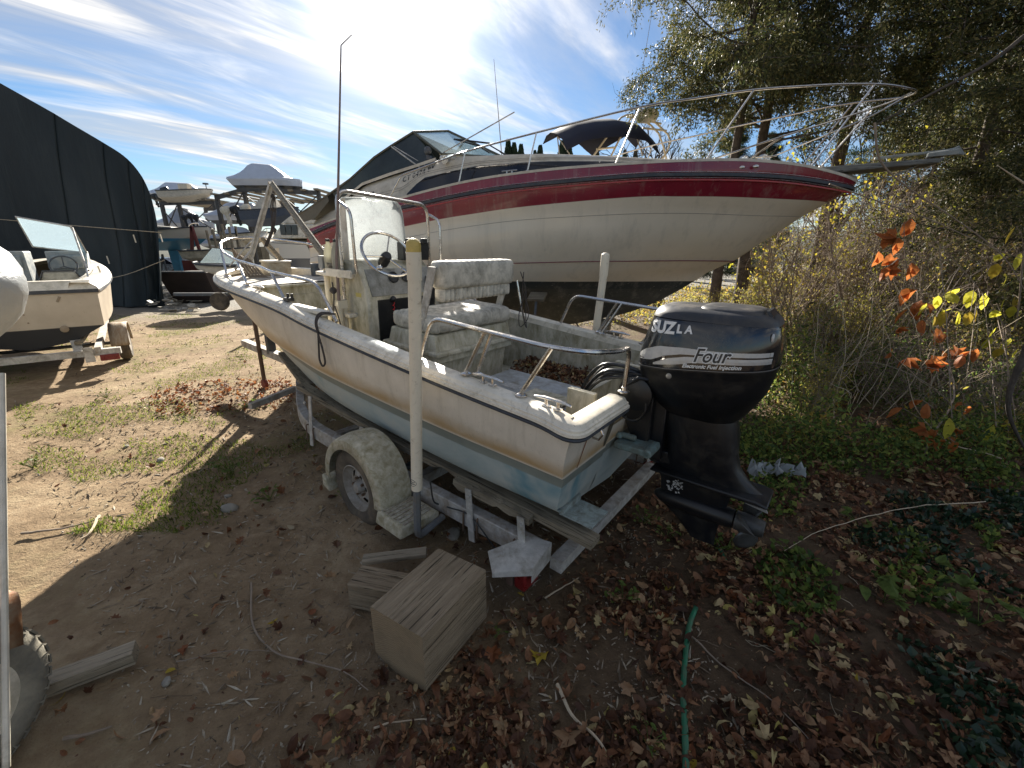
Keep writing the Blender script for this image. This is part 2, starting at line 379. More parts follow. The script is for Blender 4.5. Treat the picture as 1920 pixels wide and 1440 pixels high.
LC = [(.07, .86, .56), (1.05, .87, .575), (2.3, .85, .61), (3, .79, .64), (3.8, .66, .65), (4.3, .50, .66), (4.7, .30, .69), (4.95, .14, .70), (5.03, .05, .71), (5.05, 0, .71)]
CC = [(.12, .80, .30), (1.05, .81, .30), (2.3, .78, .34), (3, .69, .39), (3.7, .52, .45), (4.15, .35, .50), (4.5, .20, .56), (4.7, .09, .60), (4.8, .03, .62), (4.82, 0, .62)]
KC = [(.17, 0, .14), (1, 0, .14), (2.3, 0, .16), (3, 0, .20), (3.6, 0, .28), (4, 0, .37), (4.35, 0, .47), (4.6, 0, .54), (4.75, 0, .6), (4.8, 0, .62)]
NS = 54
G_, L_, C_, K_ = (catmull(q, NS) for q in (GC, LC, CC, KC))
for q in (G_, L_, C_, K_):
    for p in q: p.y = max(p.y, 0)
def rows_half(sg):
    rows = []; vv = []
    def addr(fn, v):
        rows.append([Vector((p.x, p.y * sg, p.z)) for p in (fn(i) for i in range(NS + 1))]); vv.append(v)
    for t in (0, .25, .5, .75, .97):
        b = .025 * sin(pi * t)
        addr(lambda i: G_[i].lerp(L_[i], t) + Vector((0, b * min(1, G_[i].y * 3), 0)), .5 * t)
    addr(lambda i: L_[i], .505)
    def inn(p, d): return Vector((p.x, max(p.y - d, 0), p.z))
    addr(lambda i: inn(L_[i], .02) - Vector((0, 0, .006)), .51)
    addr(lambda i: inn(L_[i].lerp(C_[i], .29), .012), .6)
    addr(lambda i: L_[i].lerp(C_[i], .7), .74)
    addr(lambda i: C_[i] + Vector((0, 0, .02)), .84)
    addr(lambda i: inn(C_[i], .03) - Vector((0, 0, .015)), .87)
    addr(lambda i: inn(C_[i].lerp(K_[i], .5), -.0), .93)
    addr(lambda i: K_[i], 1.0)
    return rows, vv
skiff = thing('center_console_boat', 'dirty white open fishing boat with pale blue bottom and black outboard on a trailer', 'boat', FB)
hb = MB(FB)
for sg in (1, -1):
    rw, vv = rows_half(sg); hb.loft(rw, vrow=vv)
rw, vv = rows_half(1)
E0 = [r[0] for r in rw]
# transom: two shoulders and the lowered middle that carries the engine
for sg in (1, -1):
    a = [Vector((p.x, p.y * sg, p.z)) for p in E0[:10]]; b = [Vector((p.x - .0, .36 * sg, p.z)) for p in E0[:10]]
    hb.loft([[a[i], b[i]] for i in range(10)], vrow=vv[:10])
    o = len(hb.v); C0 = E0[9]; P = [Vector((C0.x, C0.y * sg, C0.z)), Vector((C0.x, .36 * sg, C0.z)), Vector((.15, .36 * sg, .21)), Vector((.15, .77 * sg, .285))]
    hb.add(P, [(0, 1, 2, 3)], [(0, .9)] * 4)
hb.loft([[Vector((.045, .36, .70)), Vector((.045, -.36, .70))], [Vector((.07, .36, .57)), Vector((.07, -.36, .57))]], vrow=[.3, .5])
hb.loft([[Vector((.07, .36, .57)), Vector((.07, -.36, .57))], [Vector((.12, .36, .30)), Vector((.12, -.36, .30))], ], vrow=[.52, .84])
hb.add([Vector((.12, .36, .30)), Vector((.12, -.36, .30)), Vector((.15, -.36, .21)), Vector((.17, 0, .14)), Vector((.15, .36, .21))], [(0, 1, 2, 3, 4)], [(0, .95)] * 5)
hb.build('hull', M['hull'], skiff, angle=28)
# plan path of the gunwale, transom stub to transom stub round the bow
def gpath():
    port = [Vector((-.01, .36, .885)), Vector((-.01, .92, .885))] + [p.copy() for p in G_[1:]]
    full = port + [Vector((p.x, -p.y, p.z)) for p in reversed(port[:-1])]
    f = fillet(full[:4], .13, 6)[:-1] + full[3:-3] + fillet(full[-4:], .13, 6)[1:]
    return f
GP = gpath()
def sweep_plan(mb, path, prof, closed=True):
    rings = []
    for i, p in enumerate(path):
        a = path[max(i - 1, 0)]; b = path[min(i + 1, len(path) - 1)]; t = Vector((b.x - a.x, b.y - a.y, 0)).normalized(); n = Vector((t.y, -t.x, 0))
        # n must point inboard
        rings.append([p + n * o + Vector((0, 0, z)) for o, z in prof])
    mb.loft(rings, closed=closed, cap=closed)
def inboard_sign():
    i = 12; a, b = GP[i - 1], GP[i + 1]; t = (b - a).normalized(); n = Vector((t.y, -t.x, 0)); return 1 if n.y < 0 else -1
SG = inboard_sign()
sweep_plan(g := MB(FB), GP, [(SG * o, z) for o, z in ((-.030, -.046), (-.037, -.042), (-.037, -.026), (-.027, -.022), (-.027, -.010), (-.016, -.006), (-.006, .010), (.004, .015), (.050, .018), (.090, .015), (.099, .008), (.101, -.04))]); g.build('gunwale', M['cap'], skiff, angle=24)
sweep_plan(g := MB(FB), GP, [(SG * o, z) for o, z in ((-.012, -.068), (-.034, -.066), (-.038, -.058), (-.034, -.049), (-.012, -.048))]); g.build('rub_rail', M['rub'], skiff)
# liner, floor, foredeck
def fw(x):
    i = min(range(NS + 1), key=lambda k: abs(L_[k].x - x)); a, b = L_[i], C_[i]; return max(a.y + (b.y - a.y) * (a.z - .47) / max(a.z - b.z, .01) - .035, .01)
ZF = .47
inner = []
for i in range(NS + 1):
    p = G_[i]; a = G_[max(i - 1, 0)]; b = G_[min(i + 1, NS)]; t = Vector((b.x - a.x, b.y - a.y, 0)).normalized(); n = Vector((t.y, -t.x, 0)) * SG
    q = p + n * .097; inner.append(Vector((min(q.x, 5.36), max(q.y, 0), p.z)))
li = MB(FB)
for sg in (1, -1):
    st = [p for p in inner if p.x < 4.2]
    li.loft([[Vector((max(p.x, .1), p.y * sg, p.z - .02)) for p in st], [Vector((max(p.x, .15), min(p.y, fw(p.x)) * sg, ZF)) for p in st]])
# splash-well walls round the engine
li.bb(.16, .34, .36, .40, ZF, .88); li.bb(.16, .34, -.40, -.36, ZF, .88); li.bb(.31, .345, -.36, .36, ZF, .80); li.bb(.12, .31, -.36, .36, .60, .64)
li.bb(.3, .42, -.50, -.44, ZF, .86)
li.build('inner_liner', M['gel_moss'], skiff)
fl = MB(FB); st = [p for p in inner if p.x < 4.2]
fl.loft([[Vector((max(p.x, .15), min(p.y, fw(p.x)), ZF)) for p in st], [Vector((max(p.x, .15), -min(p.y, fw(p.x)), ZF)) for p in st]]); fl.build('floor', M['gel_moss'], skiff)
fd = MB(FB); st = [p for p in inner if p.x > 4.12]; st = [Vector((4.08, inner[min(range(len(inner)), key=lambda k: abs(inner[k].x - 4.1))].y, 0))] + st
fd.loft([[Vector((p.x, p.y, 1.155)) for p in st], [Vector((p.x, 0, 1.17)) for p in st], [Vector((p.x, -p.y, 1.155)) for p in st]])
yb = st[0].y
fd.build('foredeck', pm('foredeck_paint', (.60, .55, .46), .6, dirt=((.22, .18, .12), .6, 8), bump=.2), skiff)
bk = MB(FB); wz = fw(4.1) - .02; bk.hexa([(4.08, -wz, ZF), (4.12, -wz, ZF), (4.12, wz, ZF), (4.08, wz, ZF)], [(4.08, -yb, 1.14), (4.12, -yb, 1.14), (4.12, yb, 1.14), (4.08, yb, 1.14)]); bk.bb(4.065, 4.08, -.12, .42, .70, 1.04)
bk.bb(4.04, 4.14, -yb + .01, yb - .01, 1.125, 1.152)
bk.build('foredeck_bulkhead', M['gel_moss'], skiff, bevel=.006)
dk = MB(FB)
for sg in (-1,):
    pts = [Vector((p.x, (p.y - .01) * sg, 0)) for p in st]
    dk.loft([[p + Vector((0, 0, 1.15)) for p in pts], [p + Vector((0, 0, 1.235)) for p in pts], [Vector((p.x, p.y - sg * .09, 1.235)) for p in pts], [Vector((p.x, p.y - sg * .10, 1.15)) for p in pts]])
dk.build('deck_coaming', M['gel_white'], skiff)
# ---- bow rail
br = MB(FB); half = [(2.19, .80, 1.07), (2.45, .79, 1.345), (3.3, .77, 1.37), (3.45, .76, 1.39), (4.2, .71, 1.42), (4.65, .66, 1.48), (5.05, .52, 1.56), (5.38, .28, 1.60), (5.47, 0, 1.615)]
full = half + [(x, -y, z) for x, y, z in reversed(half[:-1])]
br.tube(fillet(full, .12, 4), .0135, 9); br.build('bow_rail', M['steel'], skiff)
for sg in (1, -1):
    for b, t in (((3.0, .80, 1.13), (3.27, .768, 1.365)), ((3.78, .78, 1.19), (4.13, .712, 1.412)), ((4.5, .70, 1.22), (4.98, .55, 1.545))):
        p = MB(FB); b = Vector((b[0], b[1] * sg, b[2])); t = Vector((t[0], t[1] * sg, t[2])); p.tube([b, t], .0125, 8); p.lathe([(.034, 0), (.034, .006), (.018, .018), (.018, .035)], Matrix.Translation(b), 12); p.build('rail_stanchion', M['steel'], skiff)
# ---- stern rails
for sg in (1, -1):
    r = MB(FB); q = [(1.17, .84, 1.0), (1.06, .84, 1.265), (.22, .84, 1.235), (.02, .79, 1.235), (-.02, .52, 1.20), (.0, .345, 1.19), (.0, .36, .93)]
    r.tube(fillet([(x, y * sg, z) for x, y, z in q], .09, 5), .0135, 9); r.lathe([(.034, 0), (.034, .006), (.02, .012), (.018, .03)], Matrix.Translation((0, .36 * sg, .928)), 12); r.build('stern_rail', M['steel'], skiff)
    for a, b in (((.775, .84, .985), (.63, .84, 1.25)), ((.72, .80, .985), (.585, .835, 1.25)), ((.37, .84, .955), (.20, .84, 1.235))):
        p = MB(FB); p.tube([(a[0], a[1] * sg, a[2]), (b[0], b[1] * sg, b[2])], .0125, 8); p.lathe([(.033, 0), (.033, .006), (.018, .014)], Matrix.Translation((a[0], a[1] * sg, a[2] - .012)), 12); p.build('rail_stanchion', M['steel'], skiff)
def gz(x): return lerp_tab([(p.x, p.z) for p in G_], x) - .024
for x, y in ((.60, .845), (.17, .845), (.60, -.845), (3.5, .80)):
    c = MB(FB); z = gz(x) + .045; c.tube([(x - .11, y, z + .035), (x - .05, y, z + .042), (x + .05, y, z + .042), (x + .11, y, z + .035)], [.006, .010, .010, .006], 8)
    for d in (-.035, .035): c.tube([(x + d, y, z - .004), (x + d, y, z + .04)], .009, 8); c.box((x + d, y, z), (.04, .03, .008))
    c.build('cleat', M['steel'], skiff)
c = MB(FB); c.box((3.05 - .12, .80, gz(3) + .055), (.07, .06, .03)); c.tube([(2.91, .78, 1.16), (2.91, .78, 1.21)], .012, 8); c.tube([(2.94, .80, 1.16), (2.94, .80, 1.21)], .012, 8); c.build('rope_chock', M['black'], skiff)
c = MB(FB); c.bb(2.3, 2.85, .76, .84, 1.10, 1.135); c.build('gunwale_step', M['cap'], skiff, bevel=.01)
# towing eye with a rust run on the transom
c = MB(FB); Y = .70; c.tube([(.0, Y, .835), (-.035, Y, .835), (-.055, Y, .80), (-.035, Y, .765), (.0, Y, .765)], .0065, 8); c.lathe([(.016, 0), (.016, .004)], Matrix.Translation((.0, Y, .835)) @ Matrix.Rotation(-pi / 2, 4, 'Y'), 10); c.build('towing_eye', M['steel'], skiff)
def rustrun():
    n = NB('rust_run'); uv = n.noise(8, 5, .7, 0, None, (1, 6, .6)); n.set('Base Color', (.26, .085, .022)); n.set('Roughness', .8)
    t = n.N.new('ShaderNodeBsdfTransparent'); mx = n.N.new('ShaderNodeMixShader'); n.L.new(n.rng(uv, .35, .6, .25, .95), mx.inputs[0])
    n.L.new(t.outputs[0], mx.inputs[1]); n.L.new(n.b.outputs[0], mx.inputs[2]); n.L.new(mx.outputs[0], n.out.inputs[0]); return n.m
M['rustrun'] = rustrun()
c = MB(FB)
def tx(z): return lerp_tab([(.15, .17), (.30, .12), (.56, .07), (.90, .0)], z) - .003
c.loft([[(tx(z) , .70 + k * w + (z - .78) * -.06, z) for k in (-1, 1)] for z, w in ((.77, .006), (.70, .008), (.62, .005), (.565, .005))]); c.build('rust_run', M['rustrun'], skiff)
c = MB(FB); c.loft([[(tx(z) - .001, .40 + k * w, z) for k in (-1, 1)] for z, w in ((.84, .02), (.76, .032), (.66, .03), (.58, .012))]); c.build('rust_run', pm('grime_run', (.10, .085, .055), .8), skiff)
# trim tab
c = MB(FB); c.bb(-.07, .12, .54, .74, .25, .258); c.bb(.11, .135, .54, .74, .25, .30); c.build('trim_tab', pm('blue_antifoul', (.30, .36, .35), .6, dirt=((.10, .09, .06), .6, 12)), skiff)
c = MB(FB); c.bb(-.07, .12, -.74, -.54, .25, .258); c.build('trim_tab', M['alu'], skiff)
# ---- fish box and litter in the cockpit
c = MB(FB); c.bb(.40, 1.32, -.30, .34, ZF, .60); c.bb(.38, 1.34, -.32, .36, .60, .63); c.build('fish_box', pm('pale_blue_grey_box', (.42, .45, .47), .6, dirt=((.22, .20, .16), .7, 9), bump=.2), skiff, bevel=.01)
c = MB(FB); c.bb(.50, .86, -.02, .30, .631, .645); c.build('hatch', M['gel_moss'], skiff, bevel=.005)
c = MB(FB); c.bb(.95, 1.12, .0, .09, .6315, .634); c.build('sticker', pm('faded_sticker', (.6, .6, .58), .5, dirt=((.15, .15, .15), .8, 60)), skiff)
# ---- console
con = MB(FB); prof = [(2.32, ZF), (2.32, 1.20), (2.41, 1.42), (2.52, 1.50), (2.88, 1.50), (2.97, 1.30), (2.97, ZF)]
con.prism(prof, -.36, .42, 1); con = con.build('console', M['gel_moss'], skiff, bevel=.025)
c = MB(FB); c.bb(2.312, 2.319, -.32, .33, .50, 1.18); c.build('console_opening', M['black'], con)
c = MB(FB); c.hexa([(2.315, -.33, 1.215), (2.315, .38, 1.215), (2.322, .38, 1.212), (2.322, -.33, 1.212)], [(2.405, -.33, 1.435), (2.405, .38, 1.435), (2.412, .38, 1.432), (2.412, -.33, 1.432)]); c.build('dashboard', pm('dash_grey', (.33, .33, .31), .6, dirt=((.12, .12, .10), .6, 8)), con)
for y in (.12, -.02):
    g = MB(FB); R = Matrix.Translation((2.365, y, 1.36)) @ Matrix.Rotation(-radians(68), 4, 'Y'); g.lathe([(.05, 0), (.05, .012), (.044, .016), (.042, .010)], R, 18); g.build('gauge', M['black'], con)
g = MB(FB); g.bb(2.40, 2.50, -.34, -.04, 1.50, 1.66); g.box((2.40, -.28, 1.67), (.03, .07, .05)); g.box((2.40, -.10, 1.67), (.03, .07, .05)); g.build('electronics_box', M['black'], con, bevel=.008)
g = MB(FB); g.bb(2.25, 2.33, -.34, -.22, 1.15, 1.36); g.tube([(2.25, -.28, 1.30), (2.16, -.28, 1.42), (2.12, -.28, 1.50)], .015, 8); g.build('throttle', M['black'], con, bevel=.01)
# wheel
WM = Matrix.Translation((2.22, .28, 1.555)) @ Matrix.Rotation(-radians(50), 4, 'Y') @ Matrix.Rotation(radians(-6), 4, 'X')
sw = MB(FB); sw.tube([WM @ Vector((.215 * cos(a), .215 * sin(a), .02)) for a in (2 * pi * k / 40 for k in range(40))], .013, 8, closed=True); sw = sw.build('steering_wheel', M['steel'], skiff)
h = MB(FB); h.lathe([(.03, -.13), (.045, -.10), (.045, -.01), (.035, .012)], WM, 16); h.build('hub', M['black'], sw)
for a in (90, 205, 330):
    h = MB(FB); a = radians(a); h.tube([WM @ Vector((.03 * cos(a), .03 * sin(a), -.01)), WM @ Vector((.2 * cos(a), .2 * sin(a), .02))], .007, 7); h.build('spoke', M['steel'], sw)
h = MB(FB); h.sph(WM @ Vector((.0 + .205 * cos(2.3), .205 * sin(2.3), .045)), .028, 12, 8, (1, 1, .7)); h.build('wheel_knob', M['steel'], sw)
kc = MB(FB); kc.tube([(2.30 + .0, .18 + .012 * cos(k * 1.6), 1.16 - k * .009 + .006 * sin(k * 1.6)) for k in range(22)], .004, 5); kc.build('kill_cord', M['red'], con)
kc = MB(FB); kc.sph((2.30, .18, 1.18), .028, 10, 8); kc.build('key_float', M['black'], con)
# windshield
def hazy():
    n = NB('scratched_acrylic'); N = n.N; L = n.L
    d = N.new('ShaderNodeBsdfTranslucent'); d.inputs[0].default_value = (.44, .46, .46, 1); t = N.new('ShaderNodeBsdfTransparent'); t.inputs[0].default_value = (.75, .78, .80, 1)
    g = N.new('ShaderNodeBsdfGlossy'); g.inputs[1].default_value = .25; g.inputs[0].default_value = (.8, .8, .8, 1)
    a = n.noise(10, 8, .75, .3); f = n.rng(a, .35, .65, .25, .75); b = n.rng(n.noise(120, 2, .7), .45, .7, 0, .25)
    m1 = N.new('ShaderNodeMixShader'); L.new(n.math('ADD', f, b, True), m1.inputs[0]); L.new(t.outputs[0], m1.inputs[1]); L.new(d.outputs[0], m1.inputs[2])
    m2 = N.new('ShaderNodeMixShader'); m2.inputs[0].default_value = .08; L.new(m1.outputs[0], m2.inputs[1]); L.new(g.outputs[0], m2.inputs[2]); L.new(m2.outputs[0], n.out.inputs[0]); return n.m
M['hazy'] = hazy()
ws = MB(FB); rr = []
for z, hw, x in ((1.50, .36, 2.62), (1.75, .355, 2.64), (1.93, .345, 2.655), (1.98, .33, 2.66), (2.015, .29, 2.66), (2.02, .24, 2.66)):
    rr.append([Vector((x + .14 * (abs(k) ** 5), hw * k, z)) for k in (-1, -.9, -.6, -.3, 0, .3, .6, .9, 1)])
ws.loft(rr); ws.build('windshield', M['hazy'], skiff, solid=.005)
ww = MB(FB); ww.hexa([(2.90, .375, 1.49), (2.62, .375, 1.49), (2.62, .385, 1.49), (2.90, .385, 1.49)], [(2.72, .335, 2.0), (2.68, .335, 2.0), (2.68, .345, 2.0), (2.72, .345, 2.0)]); ww.build('windshield_wing', M['gel_white'], skiff)
fr = MB(FB); fr.tube(fillet([(2.60, .47, 1.10), (2.60, .46, 2.055), (2.52, -.44, 2.0), (2.52, -.46, .5)], .11, 6), .016, 10); fr.build('console_frame', M['steel'], skiff)
for q in ([(2.60, .455, 1.97), (2.45, .44, 1.90), (2.45, .43, 1.40)], [(2.53, -.455, 1.92), (2.38, -.47, 1.86), (2.38, -.47, 1.30)]): fr = MB(FB); fr.tube(fillet(q, .07, 5), .013, 9); fr.build('grab_rail', M['steel'], skiff)
# rod holders and shelf on the port side of the console
for x in (2.86, 2.62):
    t = MB(FB); t.tube([(x, .47, .62), (x, .47, 1.46 if x > 2.7 else 1.2)], .026, 12); t.build('rod_holder', M['pvc'], skiff)
for z in (.78, 1.02, 1.36):
    t = MB(FB); t.bb(2.5, 2.92, .42, .50 if z < 1.3 else .54, z, z + .03); t.build('rack_bar', M['gel_white'], skiff, bevel=.004)
t = MB(FB); t.bb(2.36, 2.74, .53, .545, 1.37, 1.43); t.build('shelf_lip', M['gel_white'], skiff)
t = MB(FB); t.box((2.86, .49, 1.47), (.07, .06, .11)); t.build('junction_box', pm('grey_box', (.3, .3, .28), .6), skiff, bevel=.005)
t = MB(FB); t.bb(2.42, 2.50, .4205, .4215, 1.20, 1.235); t.build('yellow_label', pm('faded_yellow_label', (.5, .42, .12), .6), skiff)
# antenna with bent tip, in its ratchet mount
an = MB(FB); an.tube([(2.60, .53, 1.08), (2.57, .53, 1.5), (2.27, .52, 2.95)], [.016, .013, .005], 8); an.tube([(2.27, .52, 2.95), (2.22, .46, 3.02)], .004, 6); an.build('antenna', pm('antenna_pole', (.22, .17, .16), .4, .3), skiff)
an = MB(FB); an.tube([(2.60, .53, .70), (2.60, .53, 1.12)], .028, 12); an.box((2.60, .51, 1.13), (.06, .09, .07)); an.tube([(2.66, .56, 1.12), (2.64, .60, 1.02)], .010, 8); an.build('antenna_mount', M['pvc'], skiff)
# ---- leaning seat
s = MB(FB); s.hexa([(1.52, -.42, ZF), (1.98, -.42, ZF), (1.98, .42, ZF), (1.52, .42, ZF)], [(1.48, -.42, .80), (2.02, -.42, .80), (2.02, .42, .80), (1.48, .42, .80)]); s.build('seat_base', M['gel_moss'], skiff, bevel=.02)
s = MB(FB); s.hexa([(1.44, -.46, .80), (2.06, -.46, .80), (2.06, .46, .80), (1.44, .46, .80)], [(1.48, -.44, 1.02), (2.0, -.44, 1.02), (2.0, .44, 1.02), (1.48, .44, 1.02)]); s.bb(1.41, 2.08, -.48, .48, .86, .90); s.build('seat_cooler', M['gel_moss'], skiff, bevel=.012)
s = MB(FB)
def cushion(mb, x0, x1, y0, y1, z0, z1, n=14, pl=.004):
    rings = []
    for k in range(n * 2 + 1):
        y = y0 + (y1 - y0) * k / (2 * n); e = min(k, 2 * n - k) / (2 * n); sc = 1 - .25 * max(0, 1 - e / .04); p = -pl if k % 2 == 0 else pl
        cx, cz = (x0 + x1) / 2, (z0 + z1) / 2; hx, hz = (x1 - x0) / 2 * sc, (z1 - z0) / 2 * sc
        rings.append([Vector((cx + (hx + p) * (abs(cos(a)) ** .45) * (1 if cos(a) > 0 else -1), y, cz + (hz + p) * (abs(sin(a)) ** .45) * (1 if sin(a) > 0 else -1))) for a in (2 * pi * j / 20 for j in range(20))])
    mb.loft(rings, closed=True, cap=True)
cushion(s, 1.44, 2.0, -.45, .45, 1.02, 1.16); s.build('seat_cushion', M['vinyl'], skiff, angle=60)
s = MB(FB); cushion(s, 1.40, 1.56, -.42, .42, 1.36, 1.56, pl=.002); s.build('backrest', M['vinyl'], skiff, angle=60)
s = MB(FB); cushion(s, 1.43, 1.53, -.40, .40, 1.27, 1.37, n=18, pl=.007); s.build('backrest_skirt', M['vinyl'], skiff, angle=60)
for y in (.445, -.445):
    s = MB(FB); s.hexa([(1.60, y - .008, 1.05), (1.66, y - .008, 1.05), (1.66, y + .008, 1.05), (1.60, y + .008, 1.05)], [(1.44, y - .008, 1.52), (1.52, y - .008, 1.52), (1.52, y + .008, 1.52), (1.44, y + .008, 1.52)]); s.build('backrest_bracket', M['alu'], skiff, bevel=.003)
# rail seen behind the seat
s = MB(FB); s.tube([(1.42, -.47, 1.38), (1.34, -.50, 1.02)], .010, 7); s.build('strut', M['steel'], skiff)
# ---- faded registration stickers on the bow
for x, w, col in ((4.28, .05, (.16, .34, .08)), (4.40, .09, (.30, .33, .22))):
    d = MB(FB)
    y1 = lambda X: lerp_tab([(p.x, p.y) for p in G_], X)
    i = min(range(NS), key=lambda k: abs(G_[k].lerp(L_[k], .25).x - x)); q = G_[i].lerp(L_[i], .25) + Vector((0, .024, 0)); j = i + 1; q2 = G_[j].lerp(L_[j], .25) + Vector((0, .024, 0)); dd = (q2 - q).normalized()
    nn = dd.cross(Vector((0, .35, 1))).normalized() * -.004
    if nn.y < 0: nn = -nn
    u = Vector((0, .12, .075)) * .6; d.add([q - u + nn, q + dd * w - u + nn, q + dd * w + u + nn, q + u + nn], [(0, 1, 2, 3)]); d.build('bow_sticker', pm('sticker', col, .6, dirt=((.5, .48, .42), .7, 40)), skiff)
# ------------------------------------------------------------------ outboard engine (part of the skiff), same frame
M['cowl'] = pm('gloss_black_cowl', (.012, .013, .016), .12, 0, .2, 5, dirt=((.05, .047, .04), .3, 9), coat=.6)
M['cowl_top'] = pm('dusty_black_top', (.030, .031, .034), .42, 0, .2, 6, dirt=((.12, .095, .07), .35, 5))
M['eng'] = pm('engine_black', (.008, .009, .011), .35, 0, .3, 9, dirt=((.03, .026, .02), .4, 8))
M['decal'] = pm('silver_decal', (.48, .48, .47), .35, .2, .1, 30)
M['decal_w'] = pm('white_decal', (.72, .72, .70), .45, 0, .1, 30)
def shz(x, z): return z + lerp_tab([(.78, 0), (1.10, 1), (1.20, 1), (1.36, .12), (1.37, .1)], z) * -(x + .33) * .12
def rings_z(tab, n=28, sh=False):
    out = []
    for z, xc, hx, hy, e in tab:
        r = []
        for k in range(n):
            a = 2 * pi * k / n; ca, sa = cos(a), sin(a)
            xx = xc + hx * abs(ca) ** e * (1 if ca >= 0 else -1); r.append(Vector((xx, hy * abs(sa) ** e * (1 if sa >= 0 else -1), shz(xx, z) if sh else z)))
        out.append(r)
    return out
TILT = Matrix.Translation((-.3, 0, 1.1)) @ Matrix.Rotation(radians(1.5), 4, 'Y') @ Matrix.Translation((.3, 0, -1.1))
FE = FB @ TILT
eng = MB(FE)
# midsection down to the gearcase
eng.loft(rings_z([(.80, -.34, .20, .115, .7), (.70, -.36, .205, .112, .6), (.58, -.375, .20, .10, .6), (.50, -.39, .21, .088, .6), (.44, -.405, .25, .072, .7), (.40, -.42, .29, .064, .75), (.385, -.43, .31, .06, .8)]), closed=True, cap=True)
outb = eng.build('outboard_engine', M['eng'], skiff, angle=40)
c = MB(FE); c.prism([(-.12, .375), (-.12, .39), (-.72, .39), (-.78, .375), (-.78, .36), (-.72, .362)], -.12, .12, 1); c.build('cavitation_plate', M['eng'], outb, bevel=.01)
c = MB(FE); c.loft(rings_z([(.37, -.38, .26, .05, .8), (.30, -.37, .21, .04, .8), (.22, -.37, .20, .035, .8), (.12, -.37, .18, .03, .8), (.04, -.42, .12, .014, .9), (-.06, -.47, .07, .006, 1)]), closed=True, cap=True)
tor = []
for x, r in ((-.13, .004), (-.145, .025), (-.18, .045), (-.26, .060), (-.45, .066), (-.58, .062), (-.62, .058)):
    tor.append([Vector((x, r * cos(2 * pi * k / 18), .17 + r * sin(2 * pi * k / 18))) for k in range(18)])
c.loft(tor, closed=True, cap=True); c.build('gearcase', M['eng'], outb, angle=40)
c = MB(FE)
c.lathe([(.055, 0), (.058, .04), (.05, .13), (.045, .15)], Matrix.Translation((-.63, 0, .17)) @ Matrix.Rotation(-pi / 2, 4, 'Y'), 16)
for k in range(3):
    a0 = 2 * pi * k / 3 + .4; R = Matrix.Translation((-.70, 0, .17)) @ Matrix.Rotation(a0, 4, 'X')
    rings = []
    for r, w, tw in ((.05, .05, .9), (.09, .075, .75), (.13, .08, .6), (.165, .06, .5), (.18, .02, .45)):
        rings.append([R @ Vector((cos(tw) * s * w * .9, r * cos(s * w / r * .8 * sin(tw)), r * sin(s * w / r * sin(tw)))) for s in (-1, -.5, 0, .5, 1)])
    c.loft(rings)
c.build('propeller', pm('prop_grey', (.10, .10, .10), .4, .5, dirt=((.05, .05, .04), .6, 9)), outb, solid=.006)
c = MB(FE); c.hexa([(-.66, -.006, .30), (-.78, -.006, .28), (-.78, .006, .28), (-.66, .006, .30)], [(-.64, -.01, .36), (-.74, -.01, .36), (-.74, .01, .36), (-.64, .01, .36)]); c.build('anode', pm('anode', (.28, .27, .25), .7), outb)
# clamp and swivel bracket
c = MB(FE); 
for y in (.13, -.13): c.prism([(.02, 1.00), (.09, .98), (.085, .72), (.0, .55), (-.10, .58), (-.10, .98)], y - .02, y + .02, 1)
c.bb(-.17, -.07, -.10, .10, .45, .98); c.tube([(-.12, 0, .40), (-.12, 0, 1.02)], .05, 14); c.tube([(.0, -.17, .95), (.0, .17, .95)], .03, 12)
c.bb(-.22, -.12, -.06, .06, .42, .50); c.build('clamp_bracket', M['eng'], outb, bevel=.006)
c = MB(FE); c.lathe([(.015, -.03), (.10, -.02), (.105, .03), (.06, .045)], Matrix.Translation((.0, .17, .88)) @ Matrix.Rotation(-pi / 2, 4, 'X'), 22); c.tube([(.06, .20, .92), (-.02, .22, .99), (-.10, .18, .98)], .012, 8); c.build('tilt_pump', M['eng'], outb)
c = MB(FE); c.bb(-.16, .07, .10, .28, .535, .575); c.tube([(-.14, .12, .555), (-.14, .28, .555)], .03, 10); c.tube([(.06, .2, .60), (-.04, .2, .60)], .018, 10); c.sph((.06, .22, .60), .022); c.build('jack_plate', pm('sea_green_bracket', (.17, .24, .23), .55, dirt=((.10, .09, .06), .7, 14)), outb, bevel=.008)
# lower cowl pan
pan = MB(FE); pan.loft(rings_z([(.78, -.33, .20, .12, .75), (.83, -.33, .245, .155, .72), (.89, -.325, .29, .195, .7), (.96, -.325, .33, .228, .68), (1.03, -.325, .348, .245, .66), (1.085, -.325, .356, .252, .66), (1.092, -.325, .362, .257, .66), (1.102, -.325, .362, .257, .66)], 40, True), closed=True, cap=True)
pan.build('lower_cowl', M['eng'], outb, angle=40)
cw = MB(FE); cw.loft(rings_z([(1.106, -.325, .358, .254, .66), (1.15, -.325, .362, .257, .64), (1.22, -.330, .354, .250, .62), (1.29, -.338, .338, .238, .6), (1.34, -.342, .322, .226, .58), (1.353, -.342, .316, .220, .58)], 56, True), closed=True, cap=True)
cowl = cw.build('cowling', M['cowl'], outb, angle=40)
ct = MB(FE); rt = rings_z([(1.355, -.342, .319, .222, .58), (1.375, -.342, .312, .213, .58), (1.398, -.338, .292, .190, .6), (1.412, -.33, .255, .155, .62), (1.418, -.32, .17, .09, .7)], 48)
ct.loft(rt, closed=True, cap=True); ct.build('cowling_top', M['cowl_top'], outb, angle=50)
c = MB(FE); c.loft(rings_z([(1.40, -.43, .165, .165, .5), (1.417, -.425, .155, .150, .5), (1.426, -.42, .135, .125, .55), (1.428, -.42, .09, .08, .6)], 32), closed=True, cap=True); c.build('air_vent_cover', M['cowl_top'], outb, angle=40)
